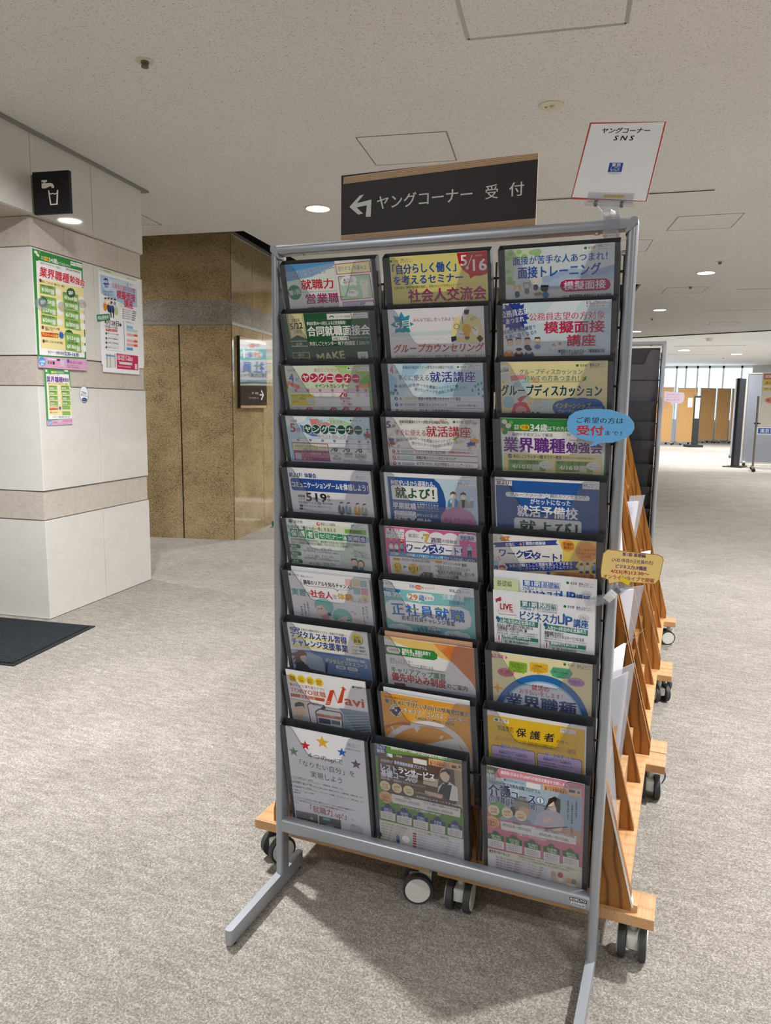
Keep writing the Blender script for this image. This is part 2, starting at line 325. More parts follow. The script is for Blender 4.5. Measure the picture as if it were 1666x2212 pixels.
FLY={
'0,0':(0.0122,-0.0007,0.21,0,'e6eee6',[('p',[-10.8,-0.4,220.8,0.4,219.5,5.6,134.6,3.6,90.3,19.9,64.9,28.9,-10.4,37.1],'7fb4e0'),('p',[-10.8,-0.4,220.8,0.4,220.5,3.6,109.4,3.5,21.5,14.8,-11.5,19.0],'5b9fd8'),('t',-5.2,20.8,128.2,8.5,'1f2a78',1,'ビジネスマナーやPCスキルを身に',5,'e8eef8',0),('t',17.0,27.2,81.9,8.5,'1f2a78',1,'働く自信をup!しよう',6,'e8eef8',0),('p',[32.3,61.4,129.3,61.8,129.4,60.9,32.4,60.5],'9aaab0'),('t',35.5,44.9,107.6,20.6,'c41f30',3,'就職力し',0,'ffffff',0),('t',43.3,76.0,84.3,20.9,'b01d6c',3,'営業職',0,'ffffff',0),('e',16.8,60.3,33.7,32.4,'3d8f66'),('t',2.8,61.9,28.2,11.3,'f5f5f5',2,'第1回',8,0,0),('t',45.4,95.2,86.7,4.8,'2a3060',1,'☆営業職以外を希望している方にもおススメ')]),
'0,0b':(0.1371,-0.0016,0.0839,0.002,'f3f1f4',[('p',[0.4,6.0,82.1,3.6,83.8,27.0,1.9,28.4],'b04050'),('p',[1.9,7.5,80.8,5.1,82.3,25.5,3.7,27.1],'efe6b8'),('t',6.8,16.4,65.8,8.8,'3a5fae',0,'困りネコ、先輩ネコ'),('p',[3.9,32.2,80.2,30.4,83.3,80.3,6.3,83.1],'b04050'),('p',[5.5,33.4,78.8,31.6,81.8,79.4,8.1,81.6],'b9dcc0'),('e',27.0,42.8,33.2,21.7,'f4f4f4'),('e',15.8,45.2,15.0,13.1,'f4f4f4'),('e',39.7,40.5,18.1,14.4,'f4f4f4'),('e',43.7,49.4,9.9,7.2,'f4f4f4'),('t',17.2,40.9,22.0,5.2,'222222',1,'働くのって',8,0,0),('t',15.7,46.6,23.7,5.2,'222222',1,'大変なのか',8,0,0),('t',21.0,51.3,12.7,4.6,'222222',0,'にゃぁ…',7,0,0),('e',36.6,68.8,26.6,14.6,'f4f4f4'),('e',26.3,70.6,10.0,8.8,'f4f4f4'),('t',26.7,66.6,18.4,4.4,'222222',0,'予想は…'),('p',[59.4,64.7,71.8,64.1,74.5,78.5,58.7,79.6],'e6e6e2'),('e',65.4,49.8,21.2,15.8,'e6e6e2'),('p',[56.5,45.7,59.9,37.2,64.9,44.0],'e6e6e2'),('p',[68.2,43.4,74.3,40.1,75.0,49.5],'e6e6e2'),('e',65.6,60.6,16.4,17.3,'e6e6e2'),('p',[62.1,47.4,65.0,48.1,64.9,48.7,62.0,48.0],'333333'),('p',[67.9,47.1,70.9,46.4,70.8,47.0,67.8,47.7],'333333'),('p',[9.3,86.2,83.7,84.7,85.5,108.3,10.2,107.1],'b04050'),('p',[10.5,87.4,82.8,85.8,83.8,108.2,10.2,107.1],'c7b4d4'),('p',[49.5,87.7,82.4,89.8,86.0,102.4,47.9,102.5],'efeff5'),('t',50.7,92.1,13.3,8.1,'222222',2,'何が'),('t',49.8,99.9,28.2,5.3,'222222',1,'心配にゃ？')]),
'0,1':(0.0064,0.0005,0.21,0,'1d5a36',[('p',[-9.8,1.1,10.8,0.9,44.4,113.8,-6.5,113.3],'1a4d32'),('p',[47.1,69.6,225.7,64.0,222.2,117.0,51.1,117.0],'1e4c33'),('p',[9.1,-1.8,51.6,-1.8,54.4,55.7,30.7,47.4,11.8,55.6],'e8dca8'),('p',[11.2,-1.7,12.3,-1.7,14.0,53.3,12.4,54.0],'2c5a40'),('p',[48.4,-1.5,49.3,-1.5,52.1,54.1,51.2,53.3],'2c5a40'),('t',20.9,14.7,20.1,7.3,'2c4a34',1,'2026',5,0,0),('t',15.3,27.6,31.8,14.1,'1c3a2a',2,'5/22',4,0,0),('t',24.7,39.2,16.2,7.4,'2c4a34',0,'[金]',4,0,0),('r',110.2,2.9,58.7,12.6,'e8e8e4',0),('r',170.3,2.4,38.3,12.5,'e8e8e4',0),('e',122.1,10.3,11.9,6.9,'2c7a45'),('e',121.9,11.8,8.5,4.5,'e8e8e4'),('t',131.4,10.0,34.6,5.0,'555555',0,'ハローワーク飯田橋'),('t',173.1,6.4,7.0,3.8,'23398a',1,'東京'),('t',180.1,6.4,12.1,3.8,'2a4fb0',2,'しごと'),('t',192.2,6.5,12.7,3.4,'6a86c0',0,'センター'),('t',172.4,12.0,31.9,3.2,'33333a',1,'ヤングコーナー'),('t',58.2,22.4,96.4,7.8,'f2f2ee',2,'参加企業10〜15社による正社員採用！'),('t',58.0,39.7,151.8,21.1,'f4f4f0',3,'合同就職面接会'),('r',117.1,51.9,42.0,9.4,'f0f0ea',0),('t',119.2,56.5,38.2,7.0,'1d4030',1,'34歳以下対象'),('t',161.6,56.0,46.8,4.5,'d8e0d8',0,'学生は参加いただけません'),('t',58.9,67.4,113.3,8.9,'f0f0ea',2,'東京しごとセンター 地下2階講堂'),('r',177.1,63.0,1.3,9.1,'f0f0ea',0),('t',182.3,65.9,25.1,3.9,'e0e4e0',0,'東京都千代田区'),('t',181.9,69.5,25.1,3.9,'e0e4e0',0,'飯田橋3-10-3'),('p',[11.7,60.3,53.8,60.0,53.9,61.6,11.8,61.8],'d8d4b0'),('t',24.9,67.9,15.4,6.3,'e8e4c8',0,'会場',4,0,0),('p',[12.3,71.3,54.8,71.3,54.9,73.2,12.4,73.2],'d8d4b0'),('p',[12.2,86.3,56.3,86.2,56.9,107.5,12.6,107.9],'d8d4b0'),('p',[13.5,87.6,54.9,87.4,54.5,98.0,13.7,98.1],'1f4a34'),('t',26.7,92.6,15.4,6.6,'e8e4c8',0,'受付'),('p',[13.9,99.4,54.7,99.3,55.1,106.7,14.2,107.1],'12201a'),('t',15.2,103.1,38.8,6.4,'e0e0d8',1,'12:30〜15:30'),('t',75.0,99.1,68.9,18.7,'d8cf9a',3,'MAKE',6,0,0),('t',95.1,107.2,50.8,7.8,'d8cf9a',2,'YOUR',4,0,0),('p',[175.8,87.3,200.2,86.4,202.1,109.1,188.5,102.8,176.8,109.1],'e4e4e0'),('t',180.2,93.6,15.2,5.5,'222222',1,'スーツ'),('t',182.9,99.4,11.0,5.2,'222222',1,'着用')]),
'0,2':(0.0092,0.0028,0.21,0,'d6e6c4',[('p',[-7.1,-1.5,78.3,-0.5,120.4,23.2,60.6,26.2,8.3,51.8,-3.2,55.1],'e4ecd8'),('p',[123.3,-0.1,217.1,1.5,217.4,31.2,177.4,31.1],'9cc46a'),('p',[174.9,38.9,217.4,14.4,220.2,104.4,203.3,104.7,205.6,49.7],'6fae4c'),('p',[129.8,3.1,171.6,8.0,187.5,31.1,144.0,26.4],'b4d88c'),('t',7.9,9.7,19.3,6.3,'444444',0,'2026年'),('t',8.5,26.8,11.8,20.8,'2f6fc0',2,'4'),('t',24.0,31.7,8.1,9.0,'2f6fc0',1,'月'),('t',75.2,10.0,73.3,8.1,'b8323c',1,'東京しごとセンター',0,'f0f4ea',0),('r',156.9,3.4,21.9,7.3,'ececf0',0),('e',161.1,6.7,5.7,4.3,'1f7a3a'),('t',165.3,6.7,12.2,4.3,'555555',0,'東京都',-3,0,0),('r',181.2,2.7,29.1,10.3,'ececf0',0),('t',182.8,5.2,5.8,4.0,'23398a',1,'東京'),('t',188.6,5.5,10.1,4.0,'2a4fb0',2,'しごと'),('t',198.7,5.9,10.5,3.6,'6a86c0',0,'センター'),('t',182.3,10.1,26.5,3.4,'33333a',1,'ヤングコーナー'),('e',51.0,27.4,23.5,23.5,'f0e4e8'),('e',51.0,27.4,20.6,21.0,'c22a50'),('e',72.4,27.7,23.3,23.4,'f0e4e8'),('e',72.4,27.7,20.5,20.9,'c22a50'),('e',93.6,28.0,23.1,23.3,'f0e4e8'),('e',93.6,28.0,20.3,20.8,'c22a50'),('e',114.6,28.3,22.8,23.2,'f0e4e8'),('e',114.6,28.3,20.1,20.7,'c22a50'),('e',135.4,28.6,22.6,23.1,'f0e4e8'),('e',135.4,28.6,19.9,20.6,'c22a50'),('e',156.0,28.8,22.4,23.0,'f0e4e8'),('e',156.0,28.8,19.7,20.5,'c22a50'),('e',176.4,29.1,22.2,22.9,'f0e4e8'),('e',176.4,29.1,19.5,20.4,'c22a50'),('t',43.5,27.5,14.9,14.0,'fafafa',2,'ヤ'),('t',65.0,27.8,14.8,13.9,'fafafa',2,'ン'),('t',86.2,28.1,14.7,13.8,'fafafa',2,'グ'),('t',107.3,28.4,14.5,13.8,'fafafa',2,'コ'),('t',128.2,28.6,14.4,13.7,'fafafa',2,'ー'),('t',148.9,28.9,14.2,13.7,'fafafa',2,'ナ'),('t',169.4,29.2,14.1,13.6,'fafafa',2,'ー'),('t',73.0,45.7,82.7,9.8,'1f1f24',1,'イベントカレンダー'),('e',-0.9,40.5,9.1,10.0,'e07a4a'),('e',7.4,39.7,9.1,10.0,'e8a050'),('e',15.1,42.9,9.1,10.0,'d85a6a'),('e',22.0,45.3,9.1,10.0,'e89080'),('e',28.8,48.5,9.0,10.0,'d86a8a'),('e',-0.3,48.6,9.1,10.1,'5a9a4a'),('e',-3.4,33.2,9.1,10.0,'e06050'),('e',178.1,48.2,8.4,9.7,'d86a8a'),('e',186.1,44.3,8.4,9.6,'e89080'),('e',192.5,46.6,8.4,9.6,'e8a050'),('e',201.1,45.1,8.3,9.6,'e8a050'),('e',209.9,40.4,8.3,9.6,'d85a6a'),('e',216.5,40.4,8.3,9.5,'e8a050'),('e',213.8,34.3,8.3,9.5,'e89080'),('p',[7.3,52.1,204.6,51.6,205.4,59.9,8.0,59.9],'e6c4d4'),('e',22.6,56.1,6.9,6.2,'50505a'),('t',20.2,56.1,4.7,4.5,'f0f0f0',0,'月'),('e',53.9,56.0,6.8,6.1,'50505a'),('t',51.6,56.0,4.7,4.5,'f0f0f0',0,'火'),('e',84.8,55.9,6.7,6.1,'50505a'),('t',82.5,55.9,4.6,4.5,'f0f0f0',0,'水'),('e',115.7,55.8,6.6,6.0,'50505a'),('t',113.4,55.8,4.5,4.4,'f0f0f0',0,'木'),('e',146.8,55.7,6.5,6.0,'50505a'),('t',144.5,55.7,4.5,4.4,'f0f0f0',0,'金'),('e',177.8,55.5,6.4,5.9,'50505a'),('t',175.6,55.5,4.4,4.4,'f0f0f0',0,'土'),('e',198.3,55.5,6.4,5.9,'50505a'),('t',196.1,55.5,4.4,4.4,'f0f0f0',0,'日'),('p',[7.7,61.6,205.3,60.6,204.6,92.3,9.2,94.7],'ecebee'),('p',[9.0,95.7,205.3,93.5,206.2,109.4,9.2,112.6],'ecebee'),('p',[6.5,64.0,67.7,64.5,67.9,91.7,6.9,91.1],'e8d440'),('t',8.0,68.3,52.9,6.2,'2a6a3a',1,'LINE友だち追加すると'),('t',8.1,75.2,38.5,6.2,'2a6a3a',1,'イベント情報が'),('t',9.2,82.2,19.1,5.9,'2a6a3a',0,'届きます。'),('r',47.4,73.4,19.8,16.3,'d8d8c8',0),('e',85.5,66.5,8.5,8.3,'909098'),('e',85.5,66.5,7.1,7.1,'ecebee'),('t',84.1,66.5,2.8,4.8,'909098',0,'1'),('e',116.1,66.3,8.4,8.3,'909098'),('e',116.1,66.3,7.0,7.0,'ecebee'),('t',114.7,66.3,2.8,4.8,'909098',0,'2'),('e',178.0,65.9,8.1,8.2,'909098'),('e',178.0,65.9,6.8,6.9,'ecebee'),('t',176.6,65.9,2.7,4.7,'909098',0,'4'),('e',199.2,65.8,8.1,8.1,'909098'),('e',199.2,65.8,6.7,6.9,'ecebee'),('t',197.9,65.8,2.7,4.7,'909098',0,'5'),('p',[131.0,70.5,140.0,60.6,144.3,60.6,135.4,70.4],'c41f30'),('e',147.3,66.1,9.3,9.2,'c41f30'),('t',145.5,66.1,3.4,5.4,'ffffff',1,'3'),('t',133.6,74.0,28.9,5.4,'c41f30',0,'面接の緊張が'),('t',140.2,80.8,15.5,5.4,'c41f30',0,'軽くなる'),('t',134.3,86.9,26.7,5.4,'c41f30',0,'マインド講座'),('t',138.0,92.1,19.8,2.9,'555555',0,'13:30〜15:30'),('e',24.4,100.3,9.1,9.3,'909098'),('e',24.4,100.3,7.7,7.9,'ecebee'),('t',22.2,100.3,4.4,5.0,'909098',1,'6'),('e',55.7,99.8,9.0,9.2,'c41f30'),('t',53.5,99.8,4.3,4.9,'ffffff',1,'7'),('p',[39.3,103.5,48.2,95.2,52.7,95.1,44.4,103.4],'c41f30'),('e',86.5,99.4,8.9,9.1,'909098'),('e',86.5,99.4,7.5,7.8,'ecebee'),('t',84.4,99.4,4.3,4.9,'909098',1,'8'),('e',117.6,99.0,8.8,9.1,'c41f30'),('t',115.5,99.0,4.2,4.9,'ffffff',1,'9'),('p',[101.7,102.6,110.3,94.4,114.7,94.3,106.7,102.5],'c41f30'),('e',148.7,98.6,8.7,9.0,'c41f30'),('t',146.6,98.6,4.2,4.8,'ffffff',1,'10'),('p',[133.0,102.2,141.4,94.0,145.7,94.0,137.9,102.1],'c41f30'),('e',179.4,98.2,8.5,8.9,'c41f30'),('t',177.4,98.2,4.1,4.8,'ffffff',1,'11'),('p',[164.0,101.7,172.2,93.6,176.5,93.6,168.8,101.7],'c41f30'),('e',200.3,97.9,8.5,8.9,'909098'),('e',200.3,97.9,7.1,7.6,'ecebee'),('t',198.3,97.9,4.1,4.8,'909098',1,'12'),('t',40.3,106.7,28.9,4.3,'c41f30',1,'職務の仕方'),('t',106.6,106.2,22.8,4.2,'c41f30',1,'印象アップ'),('t',138.1,106.3,20.8,4.2,'c41f30',1,'応募書類'),('t',167.4,106.1,25.6,4.2,'c41f30',1,'自己分析')]),
'0,3':(0.0107,0.0026,0.21,0,'bfe0f2',[('p',[-7.8,-0.4,55.5,-0.7,52.1,10.8,3.2,23.3,-2.6,25.1],'eef2f6'),('p',[76.6,0.6,129.1,-0.4,194.9,20.6,174.9,48.4,34.0,49.2,34.7,19.3],'d6ecf6'),('p',[61.7,5.7,83.2,4.5,92.4,14.8,103.3,11.4,126.6,20.6,66.4,23.6,64.0,15.4],'e08a80'),('p',[111.6,1.5,142.3,5.0,174.9,17.9,183.9,28.8,160.0,29.4,113.4,14.4],'bcd8b0'),('p',[34.7,19.3,50.2,23.9,71.3,39.9,88.0,47.6,63.2,46.7,39.5,35.7],'6a80c4'),('t',10.3,10.6,20.2,6.6,'444444',0,'2026年'),('t',10.0,26.5,12.8,21.6,'c02a38',2,'5'),('t',24.1,32.0,9.6,10.0,'c02a38',1,'月'),('t',80.9,11.1,70.9,8.4,'1f1f24',1,'東京しごとセンター',0,'f0f4fa',0),('r',161.1,3.8,21.6,7.6,'ececf0',0),('e',165.4,7.2,5.7,4.5,'1f7a3a'),('t',169.6,7.2,11.8,4.5,'555555',0,'東京都',-3,0,0),('r',184.6,4.2,28.6,10.7,'ececf0',0),('t',186.2,6.9,5.7,4.1,'23398a',1,'東京'),('t',192.0,7.1,9.8,4.1,'2a4fb0',2,'しごと'),('t',201.8,7.4,10.3,3.7,'6a86c0',0,'センター'),('t',185.7,11.9,25.9,3.5,'33333a',1,'ヤングコーナー'),('e',54.8,29.6,23.8,24.4,'dfe6e2'),('e',54.8,29.6,20.9,21.8,'11504a'),('e',76.4,29.5,23.5,24.3,'dfe6e2'),('e',76.4,29.5,20.7,21.7,'11504a'),('e',97.9,29.3,23.3,24.2,'dfe6e2'),('e',97.9,29.3,20.5,21.6,'11504a'),('e',119.1,29.2,23.1,24.1,'dfe6e2'),('e',119.1,29.2,20.3,21.5,'11504a'),('e',140.1,29.1,22.9,24.0,'dfe6e2'),('e',140.1,29.1,20.1,21.4,'11504a'),('e',160.9,29.0,22.6,23.9,'dfe6e2'),('e',160.9,29.0,19.9,21.3,'11504a'),('e',181.5,28.9,22.4,23.7,'dfe6e2'),('e',181.5,28.9,19.7,21.2,'11504a'),('t',47.3,29.7,15.1,14.5,'fafafa',2,'ヤ'),('t',68.9,29.5,15.0,14.5,'fafafa',2,'ン'),('t',90.4,29.4,14.8,14.4,'fafafa',2,'グ'),('t',111.7,29.3,14.7,14.3,'fafafa',2,'コ'),('t',132.8,29.2,14.5,14.3,'fafafa',2,'ー'),('t',153.7,29.1,14.4,14.2,'fafafa',2,'ナ'),('t',174.3,29.0,14.3,14.1,'fafafa',2,'ー'),('t',77.7,45.3,81.2,9.8,'c0303c',1,'イベントカレンダー',0,'eef4fa',0),('e',204.5,41.1,18.5,11.2,'8a5a44'),('e',197.9,39.7,8.5,8.0,'8a5a44'),('r',197.2,43.7,2.5,6.4,'8a5a44',0),('r',208.1,43.8,2.5,6.4,'8a5a44',0),('e',203.6,33.9,5.7,9.0,'c8484a'),('e',203.8,28.7,5.4,5.4,'e8b898'),('p',[200.8,28.4,201.9,25.2,207.4,25.4,206.6,28.3],'333333'),('e',210.2,26.6,4.4,2.9,'40405a'),('p',[11.2,52.3,208.5,51.4,208.9,60.6,11.1,61.6],'e4e6ec'),('p',[10.9,62.9,208.8,61.5,209.6,107.5,12.5,108.3],'eceef2'),('e',26.8,55.7,7.0,6.4,'50505a'),('t',24.4,55.7,4.8,4.7,'f0f0f0',0,'月'),('e',58.4,55.4,6.9,6.3,'50505a'),('t',56.1,55.4,4.7,4.7,'f0f0f0',0,'火'),('e',89.5,55.8,6.8,6.3,'50505a'),('t',87.1,55.8,4.6,4.6,'f0f0f0',0,'水'),('e',120.1,55.9,6.7,6.3,'50505a'),('t',117.8,55.9,4.6,4.6,'f0f0f0',0,'木'),('e',151.1,55.9,6.6,6.2,'50505a'),('t',148.8,55.9,4.5,4.6,'f0f0f0',0,'金'),('e',182.0,55.9,6.5,6.2,'50505a'),('t',179.7,55.9,4.4,4.6,'f0f0f0',0,'土'),('e',203.0,55.9,6.4,6.1,'50505a'),('t',200.8,55.9,4.4,4.5,'f0f0f0',0,'日'),('p',[9.1,62.5,102.0,62.9,104.1,105.0,11.0,105.8],'a03a80'),('p',[10.7,64.1,100.0,64.6,101.6,80.0,11.0,81.0],'eee6bc'),('t',14.8,70.3,60.4,6.7,'2a6a3a',1,'LINE友だち追加すると'),('t',14.8,77.5,63.0,6.1,'2a6a3a',1,'イベント情報が届きます。'),('r',79.0,65.4,18.2,14.7,'dcdccc',0),('r',13.4,87.2,16.6,16.5,'d8c8d4',0),('t',32.0,88.3,69.4,5.8,'f0e4b4',1,'各イベントの詳細及び会場については'),('t',31.4,94.5,69.8,6.1,'f0e4b4',1,'ヤングコーナースペシャルサイトを'),('t',31.0,101.2,28.3,4.8,'f0e4b4',0,'ご確認ください。'),('e',151.7,65.9,8.3,8.5,'909098'),('e',151.7,65.9,6.9,7.2,'eceef2'),('t',150.3,65.9,2.8,4.9,'909098',0,'1'),('e',182.2,66.0,8.2,8.5,'909098'),('e',182.2,66.0,6.9,7.2,'eceef2'),('t',180.9,66.0,2.7,4.9,'909098',0,'2'),('e',203.1,66.1,8.1,8.5,'909098'),('e',203.1,66.1,6.8,7.2,'eceef2'),('t',201.8,66.1,2.7,4.9,'909098',0,'3'),('e',203.5,77.0,8.2,8.5,'909098'),('e',203.5,77.0,6.8,7.2,'eceef2'),('t',202.2,77.0,2.7,4.9,'909098',0,'10'),('e',120.8,76.3,9.2,9.6,'1d4a34'),('t',119.2,76.3,3.2,5.3,'fff',1,'7'),('p',[105.7,81.0,115.1,72.4,117.8,72.3,108.7,80.9],'1d4a34'),('e',152.0,76.4,9.1,9.6,'1d4a34'),('t',150.4,76.4,3.1,5.3,'fff',1,'8'),('p',[137.2,81.0,146.4,72.4,149.0,72.3,140.2,80.9],'1d4a34'),('e',182.4,76.9,8.9,9.5,'1d4a34'),('t',180.9,76.9,3.1,5.3,'fff',1,'9'),('p',[167.8,81.5,176.9,73.0,179.4,72.9,170.8,81.4],'1d4a34'),('p',[105.2,72.2,207.8,71.6,207.7,72.3,105.2,72.9],'8088a0'),('t',107.6,85.4,25.9,5.7,'33333a',0,'ミスマッチを'),('t',117.0,91.1,8.8,5.7,'33333a',0,'防ぐ'),('t',111.5,97.2,20.7,5.7,'33333a',0,'自己分析'),('t',141.4,85.1,20.9,5.6,'33333a',0,'適職診断'),('t',143.4,91.0,17.4,5.7,'33333a',0,'セミナー'),('t',138.7,101.2,27.0,5.0,'33333a',0,'カウンセリング'),('t',168.2,85.7,29.1,5.6,'33333a',0,'必ず見つかる！'),('t',168.5,91.0,28.3,5.6,'33333a',0,'自分が得意な'),('t',174.0,96.4,18.0,5.0,'33333a',0,'コミュニ'),('t',171.7,101.3,23.2,5.0,'33333a',0,'ケーション'),('p',[13.3,109.1,209.6,107.5,210.1,112.4,14.5,113.4],'d8e4ee'),('e',60.3,114.2,9.9,9.3,'222a2e'),('e',91.2,113.7,9.7,9.2,'222a2e'),('e',152.5,113.0,9.5,9.1,'222a2e'),('e',183.3,113.6,9.3,9.0,'222a2e')]),
'0,4':(0.0151,0.0006,0.21,0,'f0eff4',[('t',3.0,17.3,70.7,11.3,'1f3f86',3,'就よび！体験会'),('t',173.8,14.6,6.3,4.0,'23398a',1,'東京'),('t',180.1,14.6,10.8,4.0,'2a4fb0',2,'しごと'),('t',190.9,14.7,11.4,3.6,'6a86c0',0,'センター'),('t',173.3,19.0,28.5,3.4,'33333a',1,'ヤングコーナー'),('p',[4.9,28.6,9.1,25.3,199.0,25.1,202.9,28.2,203.1,51.5,198.4,55.4,10.1,56.0,5.0,52.8],'1c4ea0'),('t',7.7,40.5,131.2,14.4,'fafafc',3,'コミュニケーションゲームを'),('t',140.6,40.8,60.2,15.5,'fafafc',3,'体感しよう！'),('r',19.5,66.4,17.3,6.0,'3a3a40',0),('t',22.5,69.4,11.4,4.6,'f0f0f0',0,'日程'),('t',19.6,76.4,17.9,5.3,'333333',0,'2026年'),('t',40.8,69.9,14.0,21.9,'18181c',3,'5'),('t',58.5,74.3,6.2,8.1,'222222',1,'月'),('t',65.8,69.9,27.6,21.8,'18181c',3,'19'),('e',99.0,66.6,7.2,6.9,'333338'),('t',96.6,66.7,4.7,5.2,'f2f2f2',0,'火'),('t',95.8,74.7,6.6,7.0,'222222',0,'日'),('t',19.1,84.6,59.3,8.8,'26262c',1,'10:00〜11:30'),('t',81.4,84.5,25.7,4.9,'444444',0,'事前予約制'),('r',20.2,91.0,9.3,5.3,'3a3a40',0),('t',31.9,93.3,69.7,4.6,'444450',0,'東京しごとセンター3階 就よび！ルーム'),('r',19.1,98.6,9.3,5.4,'3a3a40',0),('t',30.8,101.7,25.0,4.6,'444450',0,'就よび！とは',-3,0,0),('t',31.8,107.1,47.8,4.6,'444450',0,'・コミュニケーションゲーム'),('t',34.7,111.8,76.2,4.6,'444450',0,'「自分のコミュニケーションの特徴を知ろう」'),('e',128.6,97.1,17.0,26.2,'6c7484'),('e',130.8,83.1,10.3,11.4,'f2e6e0'),('p',[125.7,83.5,127.8,77.8,134.2,77.1,136.5,81.0,132.4,79.9],'3a3034'),('p',[128.3,88.5,131.5,88.2,128.2,104.0],'ececec'),('e',146.3,96.7,16.8,26.1,'7aa0b4'),('e',148.5,82.8,10.2,11.4,'f2e6e0'),('p',[143.3,83.1,145.4,77.5,151.8,76.8,154.1,80.7,150.1,79.6],'4a3a3c'),('p',[145.9,88.1,149.1,87.9,145.9,103.6],'ececec'),('e',169.1,96.8,16.7,25.9,'d8b048'),('e',171.1,83.0,10.1,11.3,'f2e6e0'),('p',[166.0,83.3,168.0,77.8,174.4,77.0,176.7,80.9,172.7,79.8],'40302c'),('p',[168.6,88.3,171.8,88.1,168.7,103.7],'ececec'),('e',186.4,97.3,16.5,25.8,'b4b0aa'),('e',188.3,83.6,10.1,11.3,'f2e6e0'),('p',[183.3,83.9,185.3,78.3,191.5,77.6,193.9,81.5,189.9,80.4],'40302c'),('p',[185.9,88.8,189.0,88.6,186.0,104.2],'ececec'),('p',[145.9,108.0,170.5,107.9,170.6,114.8,144.1,115.9],'f4f4f6'),('p',[116.3,103.5,198.6,103.8,198.6,104.3,116.2,104.0],'555560')]),
